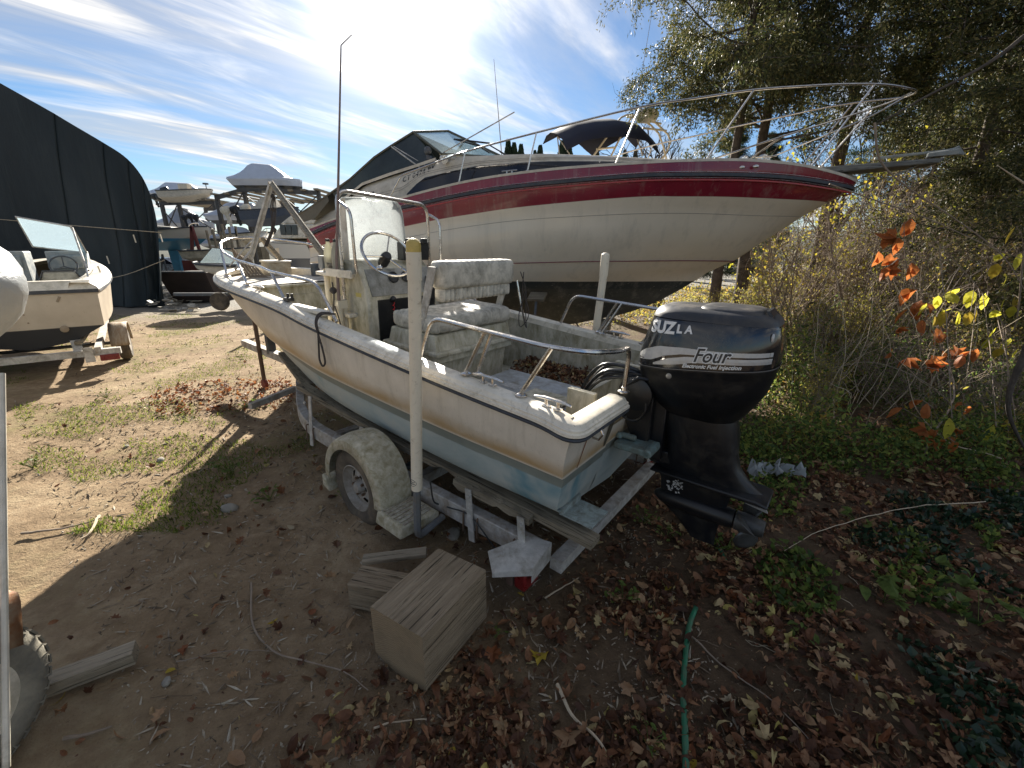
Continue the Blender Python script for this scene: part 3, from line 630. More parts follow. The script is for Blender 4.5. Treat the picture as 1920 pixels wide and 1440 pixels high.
c = MB(FE); c.hexa([(-.62, -.10, 1.375), (-.645, -.10, 1.375), (-.645, .10, 1.375), (-.62, .10, 1.375)], [(-.585, -.09, 1.425), (-.60, -.09, 1.425), (-.60, .09, 1.425), (-.585, .09, 1.425)]); c.build('air_vent', M['black'], outb)
# decals follow the port flank of the cowling
bv = bvh_of(cowl)
FEi = FE.to_3x3()
def flank(x, z, lift=.0015):
    z = shz(x, z); o = FE @ Vector((x, .6, z)); d = FEi @ Vector((0, -1, 0)); hit = bv.ray_cast(o, d)
    if hit[0] is None: return Vector((x, .1, z))
    n = hit[1]; n = n if n.dot(d) < 0 else -n
    return FE.inverted() @ (hit[0] + n * lift)
def subdiv_strip(top, bot, n=30):   # two tables x -> z, quads between
    xs = [top[0][0] + (top[-1][0] - top[0][0]) * k / n for k in range(n + 1)]
    mb = MB(FE); T = sorted(top); B = sorted(bot)
    mb.loft([[flank(x, lerp_tab(B, x)) for x in xs], [flank(x, (lerp_tab(B, x) + lerp_tab(T, x)) / 2) for x in xs], [flank(x, lerp_tab(T, x)) for x in xs]]); return mb
# sweeping silver stripes (x runs aft = right in view)
subdiv_strip([(-.66, 1.196), (-.45, 1.206), (-.25, 1.222), (-.12, 1.224), (-.03, 1.200), (.03, 1.155)], [(-.66, 1.174), (-.45, 1.182), (-.25, 1.188), (-.16, 1.176), (-.09, 1.148), (.03, 1.138)]).build('silver_stripe', M['decal'], outb, smooth=False)
subdiv_strip([(-.66, 1.166), (-.45, 1.172), (-.28, 1.176), (-.19, 1.164), (-.10, 1.132)], [(-.66, 1.138), (-.45, 1.142), (-.32, 1.146), (-.24, 1.132), (-.10, 1.120)]).build('silver_stripe', M['decal'], outb, smooth=False)
c = MB(FE); pp = rings_z([(1.102, -.325, .364, .259, .66), (1.107, -.325, .364, .259, .66)], 56, True); c.loft(pp, closed=True); c.build('seam_strip', pm('seam_grey', (.12, .12, .12), .4), outb)
def cowl_text(name, txt, size, x0, z0, mat, lift=.003, ystretch=1.0, **kw):
    vs, fs = text_verts(txt, size, **kw); mb = MB(FE)
    mb.add([flank(x0 - v.x, z0 + v.y * ystretch, lift + v.z) for v in vs], fs); return mb.build(name, mat, outb, smooth=False)
cowl_text('maker_lettering', 'SUZ', .076, -.056, 1.288, M['decal_w'], offset=.0035, spacing=1.0)
cowl_text('maker_lettering', 'L', .055, -.206, 1.294, M['decal_w'], offset=.003)
cowl_text('maker_lettering', 'A', .055, -.250, 1.294, M['decal_w'], offset=.002)
cowl_text('model_lettering_edge', 'Four', .088, -.315, 1.152, M['decal_w'], offset=.0065, shear=.25, ystretch=1.15)
cowl_text('model_lettering', 'Four', .088, -.315, 1.152, M['black'], lift=.0052, offset=.001, shear=.25, ystretch=1.15)
cowl_text('model_lettering', 'Electronic Fuel Injection', .0285, -.265, 1.118, M['decal_w'], offset=.0009, shear=.25)
c = MB(FE); q = flank(-.645, 1.285, 0); c.sph(q, .024, 14, 8, (.35, .5, 1)); c.build('round_emblem', M['decal'], outb)
c = MB(FE)
for x, z, r in ((-.20, 1.045, .016), (-.30, .66, .010), (-.42, .63, .016)): c.lathe([(r, 0), (r, .006), (r * .5, .008)], Matrix.Translation((x, {1.045: .243, .66: .088, .63: .078}[z], z)) @ Matrix.Rotation(-pi / 2, 4, 'X'), 14)
c.build('bolt', pm('bolt_grey', (.25, .25, .24), .4, .6), outb)
# peeling paint on the gearcase
c = MB(FE); r2 = random.Random(3)
for k in range(46):
    a = r2.uniform(0, 2 * pi); d = .055 * sqrt(r2.random()); x = -.27 + d * cos(a); z = .285 + d * sin(a) * .9; s = r2.uniform(.003, .008); y = .0445
    c.add([(x - s, y, z - s * r2.random()), (x + s * r2.random(), y, z - s), (x + s, y, z + s * r2.random()), (x - s * r2.random(), y, z + s)], [(0, 1, 2, 3)])
c.build('peeled_paint', pm('bare_metal', (.45, .45, .43), .6), outb, smooth=False)
# cables from the well to the engine
for k, (dz, dy) in enumerate(((0, 0), (.03, .02), (.06, -.03), (-.02, .05), (.08, .04))):
    c = MB(FB); c.tube(catmull([(.42, .10 + dy, .62), (.34, .14 + dy, .78 + dz), (.22, .16 + dy, .93 + dz), (.08, .14 + dy * .6, .97 + dz * .6), (-.04, .10, .98)], 16), .011, 7); c.build('cable', M['black'], outb)
c = MB(FB); c.tube([Vector((.0 + .085 * cos(a), .20, .80 + .10 * sin(a))) for a in (2 * pi * k / 22 for k in range(20))], .008, 7); c.build('cable', M['black'], outb)
# ------------------------------------------------------------------ the trailer under the skiff
trl = thing('boat_trailer', 'rusty galvanised trailer under the centre console boat, wheel sunk in dirt', 'trailer', FB)
RL = [(.19, .80, -.01), (1.2, .80, -.025), (2.5, .80, -.025), (2.9, .77, -.02), (3.25, .67, .0), (3.6, .50, .04), (4.0, .30, .06), (4.4, .09, .06)]
for sg in (1, -1):
    P = catmull([(x, y * sg, z) for x, y, z in RL], 26); mb = MB(FB); rings = []
    for i, p in enumerate(P):
        a, b = P[max(i - 1, 0)], P[min(i + 1, len(P) - 1)]; t = (b - a).normalized(); n = Vector((t.y, -t.x, 0)).normalized() * .04
        rings.append([p - n + Vector((0, 0, -.075)), p + n + Vector((0, 0, -.075)), p + n + Vector((0, 0, .058)), p - n + Vector((0, 0, .058))])
    mb.loft(rings, closed=True, cap=True); mb.build('frame_rail', M['galv'], trl, angle=30, bevel=.006)
    # bunk: wood board on brackets
    mb = MB(FB); B = [(-.10, .20), (.5, .225), (1.4, .235), (2.3, .285), (3.05, .345)]
    xs = [-.10 + (3.15) * k / 30 for k in range(31)]; r5 = random.Random(5 + sg); rings = []
    for x in xs:
        z = lerp_tab(B, x); bite = 0 if not (.85 < x < 1.12) else r5.uniform(.0, .05)
        j = r5.uniform(-.003, .003); y0, y1 = .685, .785
        rings.append([Vector((x, y0 * sg, z - .045 + bite)), Vector((x, y1 * sg, z - .045 + bite)), Vector((x, (y1 + j) * sg, z)), Vector((x, (y0 + j) * sg, z))])
    mb.loft(rings, closed=True, cap=True); mb.build('bunk_board', M['bunk'], trl, smooth=False)
    mb = MB(FB); rings = []
    for k in range(14):
        x = .28 + .62 * k / 13; z = lerp_tab(B, x) - .008; q = r5.uniform(0, .035); rings.append([Vector((x, .79 * sg, z - .075 + q)), Vector((x, .835 * sg, z - .075 + q)), Vector((x, .83 * sg, z + r5.uniform(-.02, .0))), Vector((x, .79 * sg, z))])
    mb.loft(rings, closed=True, cap=True); mb.build('bunk_board', M['bunk'], trl, smooth=False)
    for x in (.30, .72, 1.95, 2.75):
        mb = MB(FB); z = lerp_tab(B, x); mb.bar((x - .02, .862 * sg, -.16), (x + .03, .80 * sg if x > 1 else .848 * sg, z - .02), .05, .008, (0, 1, 0)); mb.lathe([(.011, 0), (.011, .014)], Matrix.Translation((x + .015, .855 * sg, z - .06)) @ Matrix.Rotation(-pi / 2 * sg, 4, 'X'), 6); mb.build('bunk_bracket', M['alu'], trl)
        for d in (-.05, .07):
            u = MB(FB); u.tube(fillet([(x + d, .74 * sg, -.14), (x + d, .75 * sg, .018), (x + d, .85 * sg, .018), (x + d, .85 * sg, -.13)], .012, 2), .0065, 6); u.build('u_bolt', pm('rusty_bolt', (.18, .12, .08), .7, .4), trl)
    # wheel, hub, springs
    cx, cy, cz = 1.62, 1.02, -.03
    WMx = Matrix.Translation((cx, cy * sg, cz)) @ Matrix.Rotation(-pi / 2 * sg, 4, 'X') @ Matrix.Rotation(radians(3), 4, 'Y')
    ty = MB(FB); ty.lathe([(.175, -.085), (.20, -.10), (.25, -.105), (.285, -.092), (.30, -.06), (.302, 0), (.30, .06), (.285, .092), (.25, .105), (.20, .10), (.175, .085)], WMx, 40, cap=False)
    wheel = ty.build('wheel', M['rubber'], trl, angle=50)
    rm = MB(FB); rm.lathe([(.18, .09), (.172, .092), (.168, .07), (.150, .05), (.146, .03)], WMx, 36, cap=False)
    n = 36; # dished disc with window slots
    ring = lambda r, z: [WMx @ Vector((r * cos(2 * pi * k / n), r * sin(2 * pi * k / n), z)) for k in range(n)]
    A, Bq, Cq, D = ring(.148, .03), ring(.128, .045), ring(.09, .062), ring(.045, .03)
    o = len(rm.v); rm.add([FB.inverted() @ (FB @ p) for p in A + Bq + Cq + D], [(j * n + k, j * n + (k + 1) % n, (j + 1) * n + (k + 1) % n, (j + 1) * n + k) for j in range(3) for k in range(n) if not (j == 1 and k % 6 in (0, 1))])
    rm.lathe([(.045, .03), (.045, .075), (.035, .09)], WMx, 18); rm.lathe([(.10, -.02), (.10, -.021)], WMx, 20); rm.build('rim', M['rimw'], wheel, angle=40)
    ns = MB(FB)
    for k in range(5): ns.lathe([(.010, .045), (.010, .075)], WMx @ Matrix.Translation((.068 * cos(k * 1.2566), .068 * sin(k * 1.2566), 0)), 6)
    ns.build('lug_nut', pm('rusty_nut', (.16, .10, .06), .7, .4), wheel)
    sp = MB(FB)
    for q in range(4): sp.tube(catmull([(1.62 - .36 + q * .05, .80 * sg, -.12 - q * .01), (1.62, .80 * sg, -.19 - q * .012), (1.62 + .36 - q * .05, .80 * sg, -.12 - q * .01)], 8), .010, 4)
    sp.build('leaf_spring', M['galv_dk'], trl)
    # mudguard: arch, skirt lip, step
    R = .355; y0, y1 = .885, 1.15; arc = [radians(a) for a in range(-4, 196, 8)]
    mb = MB(FB); prof = lambda a, r, y: Vector((cx + r * cos(a) * 1.0, y * sg, cz + .02 + r * sin(a) * 1.06))
    rg = []
    for a in arc:
        rg.append([prof(a, R - .03, y0), prof(a, R, y0 + .01), prof(a, R + .012, (y0 + y1) / 2), prof(a, R, y1 - .035), prof(a, R - .012, y1 - .008), prof(a, R - .075, y1)])
    # leading edge is the forward end (angle near 0); step at the trailing end
    mb.loft(rg); mu = mb.build('mudguard', M['fender'], trl, angle=45, solid=.006)
    for zc, x0, x1 in ((-.075, .98, 1.30),) :
        st = MB(FB); st.hexa([(x0 + .01, y0, zc - .05), (x1 + .02, y0, zc - .05), (x1 + .02, y1 + .02, zc - .07), (x0 + .05, y1 + .03, zc - .06)], [(x0, y0, zc + .03), (x1, y0, zc + .03), (x1, y1 + .01, zc + .03), (x0 + .06, y1 + .02, zc + .03)]) if sg > 0 else st.bb(x0, x1, y0 * sg, y1 * sg, zc - .05, zc + .03)
        st.build('mudguard_step', M['fender'], mu, bevel=.012)
        for k in range(7):
            t = MB(FB); x = x0 + .055 + k * .036; t.bb(x, x + .022, (y0 + .02) * sg, (y1 - .01) * sg, zc + .0305, zc + .036); t.build('step_rib', pm('rib_white', (.5, .47, .38), .7, dirt=((.15, .10, .06), .8, 30)) if k == 0 and sg == 1 else bpy.data.materials['rib_white'], mu)
    t = MB(FB); t.hexa([(cx + R - .02, y0 * sg, cz - .16), (cx + R + .07, y0 * sg, cz - .13), (cx + R + .07, (y1 - .01) * sg, cz - .13), (cx + R - .02, (y1 - .01) * sg, cz - .16)], [(cx + R - .0, y0 * sg, cz - .05), (cx + R + .05, y0 * sg, cz - .02), (cx + R + .05, y1 * sg, cz - .02), (cx + R - .0, y1 * sg, cz - .05)]); t.build('mudguard_lip', M['fender'], mu, bevel=.01)
    t = MB(FB); rgi = [[prof(a, R + .0135, y0 + .07), prof(a, R + .0135, y1 - .09)] for a in [radians(78 + k * 5) for k in range(6)]]; t.loft(rgi); t.build('mudguard_pad', M['fender'], mu)
    # guide pole
    gp = MB(FB); x = .955; gp.tube(fillet([(x + .02, .86 * sg, -.10), (x, 1.10 * sg, -.12), (x, 1.09 * sg, .32)], .06, 5), .024, 6); gp.build('pole_bracket', M['galv_dk'] if sg < 0 else pm('grey_bracket', (.17, .18, .19), .5, .4, dirt=((.2, .17, .12), .4, 9)), trl)
    gp = MB(FB); zt = 1.66 if sg > 0 else 1.58; gp.tube([(x, 1.09 * sg, .24), (x - .05, 1.085 * sg, zt - .14)], .0345, 16); pole = gp.build('guide_pole', M['pvc'], trl)
    gp = MB(FB); gp.lathe([(.038, 0), (.039, .08), (.0385, .14)], Matrix.Translation((x - .05, 1.085 * sg, zt - .15)), 16); gp.build('coupling', M['pvc'], pole)
    gp = MB(FB); gp.lathe([(.0375, 0), (.038, .035), (.034, .052), (.02, .064), (.006, .068)], Matrix.Translation((x - .05, 1.085 * sg, zt - .012)), 16); gp.build('cap', M['amber'] if sg > 0 else M['pvc'], pole)
    if sg > 0:
        gp = MB(FB)
        for rx, rz in ((.030, .022),): gp.tube([Vector((x - .0005 + rx * cos(a) * .9, 1.091 + sqrt(max(.0352 ** 2 - (rx * cos(a) * .9) ** 2, 0)), .30 + rz * sin(a))) for a in (2 * pi * k / 24 for k in range(24))], .0013, 4, closed=True)
        gp.tube([Vector((x + t * .02, 1.0915 + sqrt(.0352 ** 2 - (t * .02) ** 2), .306 + .005 * sin(t * 5))) for t in (-1, -.5, 0, .5, 1)], .0015, 4); gp.tube([Vector((x + t * .02, 1.0915 + sqrt(.0352 ** 2 - (t * .02) ** 2), .293 + .002 * (k % 2))) for k, t in enumerate((-1, -.6, -.2, .2, .6, 1))], .002, 4)
        gp.build('printed_stamp', M['black'], pole)
    # lamp bracket and tail light
    L = MB(FB); y = 1.0
    L.hexa([(.02, .80 * sg, -.11), (.34, .80 * sg, -.10), (.22, 1.17 * sg, -.10), (.06, 1.20 * sg, -.12)], [(.0, .76 * sg, .018), (.30, .78 * sg, .018), (.24, 1.17 * sg, -.088), (.02, 1.20 * sg, -.07)]) if False else None
    L.add([(.16, .76 * sg, .054), (.30, .80 * sg, .053), (.42, 1.03 * sg, .022), (.30, 1.13 * sg, .008), (.14, .98 * sg, .026)], [(0, 1, 2, 3, 4)])
    L.add([(.16, .76 * sg, .05), (.14, .98 * sg, .024), (.14, .98 * sg, -.07), (.16, .76 * sg, -.07)], [(0, 1, 2, 3)])
    L.add([(.14, .98 * sg, .024), (.30, 1.13 * sg, .006), (.30, 1.13 * sg, -.02), (.14, .98 * sg, -.02)], [(0, 1, 2, 3)])
    L.build('lamp_bracket', M['alu'], trl, smooth=False, solid=.004, fixn=False)
    t = MB(FB); t.bb(.17, .25, .86 * sg, 1.0 * sg, -.15, -.03); t.build('tail_lamp', M['rustw'], trl, bevel=.012)
    t = MB(FB); t.bb(.255, .30, .85 * sg, 1.01 * sg, -.15, -.03); t.build('lamp_housing', pm('brown_housing', (.12, .07, .05), .7), trl, bevel=.008)
mb = MB(FB); 
for x in (.12, 1.45, 2.6): 
    mb = MB(FB); mb.bb(x - .04, x + .04, -.76, .76, -.13, -.05); mb.build('cross_member', M['galv'], trl)
mb = MB(FB); mb.tube([(1.62, -1.0, -.05), (1.62, 1.0, -.05)], .03, 10); mb.build('axle', M['galv_dk'], trl)
mb = MB(FB); mb.bb(4.2, 6.3, -.05, .05, .0, .10); mb.build('tongue', M['galv'], trl, bevel=.006)
mb = MB(FB); mb.bb(5.35, 5.43, -.05, .05, .05, .86); mb.box((5.28, 0, .86), (.14, .10, .10)); mb.tube([(5.34, .09, .80), (5.34, .16, .80), (5.34, .18, .62)], .012, 7); mb.build('winch_post', M['galv_dk'], trl)
jk = MB(FB); jk.tube([(5.62, .07, -.42), (5.62, .07, .66)], .028, 12); jk.tube([(5.62, .07, .66), (5.62, .15, .68), (5.62, .17, .74)], .012, 7); jk.build('jack', pm('rusty_jack', (.14, .09, .06), .7, .4), trl)
jk = MB(FB); jk.lathe([(.07, -.025), (.075, 0), (.07, .025)], Matrix.Translation((5.62, .07, -.44)) @ Matrix.Rotation(pi / 2, 4, 'X'), 18); jk.build('jack_wheel', pm('red_wheel', (.22, .05, .03), .7), trl)
# wiring on the rail
w = MB(FB); w.tube(catmull([(.95, .845, -.02), (.75, .85, .02), (.62, .86, -.03), (.48, .86, -.12), (.33, .87, -.10), (.22, .90, -.05)], 20), .005, 5); w.build('wiring', M['black'], trl)
w = MB(FB); w.tube(catmull([(1.05, .90, .16), (1.0, .92, .05), (.97, .90, .02)], 10), .006, 5); w.build('wiring', M['black'], trl)
# front bunk splinter plank and side guide arms
w = MB(FB); w.bar((3.05, .66, .30), (3.95, .46, .42), .12, .04); w.build('front_bunk', M['bunk'], trl, smooth=False)
w = MB(FB); w.bar((3.7, .98, .0), (3.9, .42, .0), .05, .06); w.build('cross_member', M['galv'], trl)
# rope loop over the gunwale (its own thing)
rp = MB(FB)
x = 2.22; y = .945; z0 = 1.11
P = [(x - .02, .80, z0 + .02), (x - .01, .90, z0 + .03), (x, y, z0 - .02), (x + .0, y, z0 - .10), (x + .035, y - .01, z0 - .24), (x + .045, y - .01, z0 - .33), (x + .01, y - .01, z0 - .375), (x - .035, y - .01, z0 - .34), (x - .03, y - .005, z0 - .24), (x, y, z0 - .12), (x + .02, y, z0 - .03), (x + .03, .90, z0 + .03), (x + .03, .80, z0 + .02)]
rp.tube(catmull(P, 60), .0075, 7); rp = rp.build('rope', M['rope']); tag(rp, 'dark rope loop hanging over the near gunwale of the fishing boat', 'rope')
rp = MB(FB); P = [(2.62, .56, 1.32), (2.60, .57, 1.2), (2.66, .56, 1.05), (2.70, .56, .85), (2.62, .56, .72), (2.52, .56, .82), (2.55, .57, 1.0), (2.60, .57, 1.12)]
rp.tube(catmull(P, 40), .007, 6); rp.sph((2.62, .56, 1.25), .03); rp = rp.build('rope', M['rope']); tag(rp, 'dark rope coil hanging on the side of the boat console', 'rope')
rp = MB(FB); rr6 = random.Random(2)
for k in range(4):
    a = rr6.uniform(-.02, .02); rp.tube(catmull([(1.36 + a, -.46, 1.46), (1.34 - a, -.47, 1.3), (1.37 + a, -.48, 1.12), (1.33 + a * 2, -.47, .98), (1.30 - a, -.48, 1.1), (1.33 + a, -.47, 1.3)], 16), .004, 5)
rp = rp.build('rope', M['rope']); tag(rp, 'dark ropes hanging behind the boat seat backrest', 'rope')
# bottles standing on the console shelf
def bottle(x, y, z, col, lab, h=.24):
    t = thing('bottle', lab, 'bottle', FB @ Matrix.Translation((x, y, z))); F = W[t]
    b = MB(F); b.lathe([(.036, 0), (.042, .012), (.042, h * .55), (.036, h * .7), (.016, h * .88), (.015, h * .95)], None, 18); b.build('bottle_body', col, t)
    b = MB(F); b.lathe([(.018, h * .95), (.018, h * 1.03)], None, 14); b.build('bottle_cap', M['black'], t)
def cloudy():
    n = NB('cloudy_bottle'); n.set('Base Color', n.ramp(n.noise(7, 5), [(.35, (.55, .52, .40)), (.65, (.78, .76, .66))])); n.set('Roughness', .3); n.set('Transmission Weight', .25)
    t = n.N.new('ShaderNodeBsdfTranslucent'); t.inputs[0].default_value = (.6, .58, .45, 1); mx = n.N.new('ShaderNodeMixShader'); mx.inputs[0].default_value = .4
    n.L.new(n.b.outputs[0], mx.inputs[1]); n.L.new(t.outputs[0], mx.inputs[2]); n.L.new(mx.outputs[0], n.out.inputs[0]); return n.m
M['cloudy'] = cloudy()
bottle(2.66, .475, 1.39, M['cloudy'], 'nearer cloudy plastic bottle on the console shelf, right one of two', .27)
bottle(2.78, .475, 1.39, M['cloudy'], 'farther cloudy plastic bottle on the console shelf, left one of two', .27)
# wooden strut frame over the bow
af = thing('strut_frame', 'grey wooden strut frame standing in a point over the bow deck', 'frame', FB @ Matrix.Translation((4.73, 0, 1.12)))
for a, b, m in (((4.73, 0, 2.23), (5.15, .30, 1.12), 'alu'), ((4.72, 0, 2.24), (2.70, .50, 1.44), 'plank'), ((4.98, .10, 1.62), (5.0, -.16, 1.3), 'plank')):
    s = MB(FB); s.bar(a, b, .055, .022); s.bar(Vector(a) + Vector((0, -.02, 0)), Vector(b) + Vector((0, -.02, 0)), .012, .05); s.build('strut', M[m], af)
s = MB(FB); s.bar((5.02, .2, 1.48), (4.95, .45, 1.25), .02, .02); s.tube([(5.0, .12, 1.66), (4.95, .5, 1.30)], .008, 6); s.build('strut', M['galv'], af)
s = MB(FB); r8 = random.Random(8)
for k in range(4): s.tube(catmull([(4.72 - .02 * k, -.02, 2.18), (4.76, -.04 + .02 * k, 1.98), (4.83, -.02 + .01 * k, 1.75), (4.93, .05 + .012 * k, 1.52)], 12), .006, 5)
for z in (2.1, 1.95, 1.72): s.sph((4.76 + (2.1 - z) * .2, -.02, z), .028, 8, 6)
s.build('chain', M['rope'], af)
# white ice box and grey post on the fore deck
cb = thing('ice_box', 'moss stained white ice box on the fore deck', 'cooler', FB @ Matrix.Translation((5.0, .02, 1.16)))
s = MB(FB); s.bb(4.90, 5.12, -.20, .08, 1.17, 1.33); s.build('box_body', pm('stained_box', (.50, .47, .36), .7, dirt=((.22, .13, .06), .9, 7)), cb, bevel=.012)
s = MB(FB); s.bb(4.89, 5.13, -.21, .09, 1.33, 1.35); s.build('lid', M['gel_white'], cb, bevel=.006)
s = MB(FB); s.lathe([(.055, 0), (.055, .15), (.05, .155)], Matrix.Translation((4.72, -.42, 1.165)), 18); pg = s.build('stub_post', M['galv_dk']); tag(pg, 'short dark grey cylinder standing on the fore deck', 'post')
# hoses bundled in the bow
s = MB(FB)
for k in range(6): s.tube(catmull([(5.0 + .02 * k, .42 - .02 * k, 1.50 - .02 * k), (4.98, .40 - .03 * k, 1.35), (4.90 - .02 * k, .34 - .03 * k, 1.18), (4.72 - .03 * k, .22 - .03 * k, 1.135)], 14), .013, 6)
hp = s.build('fender_lines', pm('tan_rope', (.22, .17, .12), .9, 0, .3, 40, bump=.5, bscale=200)); tag(hp, 'bundle of tan mooring lines piled on the bow inside the rail', 'rope')
# white paper cup in the leaves
s = MB(FB); s.lathe([(.02, 0), (.03, .075), (.034, .078)], FB.inverted() @ FB @ Matrix.Translation((.62, -.55, .52)) @ Matrix.Rotation(.15, 4, 'X'), 14); s = s.build('cup', M['gel_white']); tag(s, 'small white cup among the leaves in the cockpit', 'cup')
# ------------------------------------------------------------------ the big cruiser
FR = frame((-3.2, 9.6, 0), -21.4)
cru = thing('cabin_cruiser', 'large burgundy and cream cabin cruiser with bow rail and dark cockpit cover', 'boat', FR)
def cruhull():
    n = NB('cruiser_hull_paint'); uv = n.N.new('ShaderNodeUVMap'); sp = n.N.new('ShaderNodeSeparateXYZ'); n.L.new(uv.outputs[0], sp.inputs[0]); v = sp.outputs[1]
    o = n.N.new('ShaderNodeSeparateXYZ'); n.L.new(n.tc.outputs['Object'], o.inputs[0]); z = o.outputs[2]
    red = n.ramp(n.noise(1.5, 5), [(.3, (.16, .012, .026)), (.7, (.24, .018, .036))])
    cream = n.ramp(n.noise(1.2, 5, .6, .2), [(.3, (.64, .565, .44)), (.7, (.72, .64, .51))])
    c = n.mix(n.rng(v, .198, .2005), red, cream)
    lo = n.mix(n.rng(z, 1.33, 1.335), n.ramp(n.noise(4, 6), [(.35, (.040, .044, .038)), (.7, (.075, .078, .066))]), (.028, .036, .036))
    c = n.mix(n.rng(z, 1.455, 1.46), lo, c)
    c = n.mix(n.rng(n.noise(9, 7, .7, 0, None, (1, 1, .4)), .6, .75, 0, .25), c, (.3, .27, .2))
    c = n.mix(n.rng(n.noise(1.6, 6, .7, .1, None, (4, 4, .18)), .52, .72, 0, .34), c, (.36, .33, .27)); c = n.mix(n.rng(n.noise(30, 3, .7, 0, None, (.3, 1, 1)), .66, .72, 0, .3), c, (.6, .57, .5))
    n.set('Base Color', c); n.set('Roughness', n.rng(z, 1.44, 1.47, .8, .22)); n.set('Coat Weight', n.rng(v, .19, .21, .2, .05)); return n.m
M['cruhull'] = cruhull(); M['cream'] = pm('cream_gelcoat', (.56, .50, .40), .35, dirt=((.28, .24, .17), .35, 4))
def tab2(t, x): return lerp_tab([(a, b) for a, b, c in t], x), lerp_tab([(a, c) for a, b, c in t], x)
DK = [(-.1, 1.36, 2.30), (.9, 1.45, 2.50), (2.3, 1.50, 2.76), (3.4, 1.50, 2.92), (4.5, 1.46, 3.0), (5.7, 1.34, 3.03), (6.5, 1.18, 3.04), (7.1, 1.0, 3.03), (7.7, .75, 2.98), (8.2, .43, 2.90), (8.48, .17, 2.84), (8.56, 0, 2.82)]
RB = [(-.1, 1.38, 2.19), (.9, 1.47, 2.43), (2.4, 1.52, 2.63), (3.4, 1.51, 2.76), (4.3, 1.48, 2.83), (5.7, 1.36, 2.885), (6.45, 1.20, 2.885), (7.1, 1.0, 2.87), (7.65, .76, 2.84), (8.15, .44, 2.79), (8.45, .17, 2.76), (8.53, 0, 2.75)]
WT = [(-.1, 1.36, 1.97), (.8, 1.44, 2.11), (2.55, 1.48, 2.37), (3.4, 1.47, 2.47), (4.25, 1.43, 2.55), (5.65, 1.28, 2.63), (6.35, 1.11, 2.63), (6.95, .92, 2.62), (7.5, .68, 2.60), (7.95, .40, 2.59), (8.2, .14, 2.585), (8.27, 0, 2.58)]
CR = [(-.1, 1.36, 1.80), (.8, 1.44, 1.94), (2.5, 1.47, 2.19), (3.3, 1.46, 2.29), (4.2, 1.41, 2.37), (5.5, 1.22, 2.42), (6.2, 1.04, 2.43), (6.75, .84, 2.42), (7.3, .60, 2.40), (7.7, .34, 2.40), (7.92, .12, 2.40), (7.98, 0, 2.40)]
PN = [(-.1, 1.32, 1.60), (.8, 1.38, 1.65), (2.4, 1.40, 1.70), (3.2, 1.37, 1.74), (4.0, 1.30, 1.76), (5.1, 1.06, 1.79), (5.7, .86, 1.795), (6.2, .65, 1.80), (6.6, .44, 1.80), (6.95, .24, 1.795), (7.15, .08, 1.79), (7.2, 0, 1.79)]
CH = [(-.05, 1.26, 1.05), (.8, 1.28, 1.07), (2.3, 1.26, 1.17), (3.1, 1.20, 1.26), (3.8, 1.10, 1.34), (4.7, .88, 1.43), (5.3, .68, 1.48), (5.8, .50, 1.52), (6.2, .33, 1.55), (6.55, .17, 1.58), (6.8, .05, 1.60), (6.85, 0, 1.61)]
KL = [(0, 0, .52), (.8, 0, .50), (2.2, 0, .48), (3.0, 0, .48), (3.7, 0, .50), (4.5, 0, .60), (5.1, 0, .74), (5.6, 0, .88), (6.0, 0, 1.05), (6.35, 0, 1.25), (6.65, 0, 1.46), (6.8, 0, 1.58)]
NC = 60
cur = [catmull(t, NC) for t in (DK, RB, WT, CR, PN, CH, KL)]
for q in cur:
    for p in q: p.y = max(p.y, 0)
rows = []; vv = []
for (a, va), (b, vb), ns, bul in (((cur[0], 0), (cur[1], .1), 2, 0), ((cur[1], .1), (cur[2], .2), 3, .01), ((cur[2], .2), (cur[3], .3), 2, -.006), ((cur[3], .3), (cur[4], .55), 5, .05), ((cur[4], .55), (cur[5], .75), 3, .02), ((cur[5], .75), (cur[6], 1), 4, .0)):
    for k in range(ns):
        t = k / ns; bb = bul * sin(pi * t); rows.append([a[i].lerp(b[i], t) + Vector((0, bb * min(1, a[i].y * 2), 0)) for i in range(NC + 1)]); vv.append(va + (vb - va) * t)
rows.append(cur[6]); vv.append(1)
h = MB(FR)
for sg in (1, -1): h.loft([[Vector((p.x, p.y * sg, p.z)) for p in r] for r in rows], vrow=vv)
h.loft([[Vector((r[0].x, r[0].y, r[0].z)), Vector((r[0].x, -r[0].y, r[0].z))] for r in rows], vrow=vv)
h.build('hull', M['cruhull'], cru, angle=22)
def strip(name, cv, dz0, dz1, out, mat, half=None, dy=0.0):
    for sg in (-1, 1):
        m = MB(FR); rr = []
        for i in range(NC + 1):
            p = cv[i]; a, b = cv[max(i - 1, 0)], cv[min(i + 1, NC)]; t = Vector((b.x - a.x, b.y - a.y, 0)).normalized(); n = Vector((-t.y, t.x, 0)); n = n if n.y > 0 else -n
            base = Vector((p.x, p.y, p.z)); rr.append([Vector(((base + n * o).x, (base + n * o).y * sg, p.z + z)) for o, z in ((-.01, dz0), (out, dz0 + abs(out) * .3), (out, dz1 - abs(out) * .3), (-.01, dz1))])
        m.loft([[r[k] for r in rr] for k in range(4)]); m.build(name, mat, cru)
strip('rub_rail', cur[1], -.03, .025, .028, M['rub'])
strip('rub_rail_trim', cur[1], .027, .036, .018, M['steel'])
strip('rub_rail_trim', cur[1], -.045, -.036, .016, M['steel'])
M['pin'] = pm('burgundy_pinstripe', (.16, .014, .03), .3)
strip('pinstripe', cur[4], .006, .028, .004, M['pin']); strip('pinstripe', cur[4], -.022, -.008, .004, M['pin'])
strip('crease_line', cur[3], -.004, .004, .003, pm('crease_shadow', (.25, .22, .18), .6))
sl_ = strip('toe_rail', cur[0], -.005, .03, .004, M['cream'])
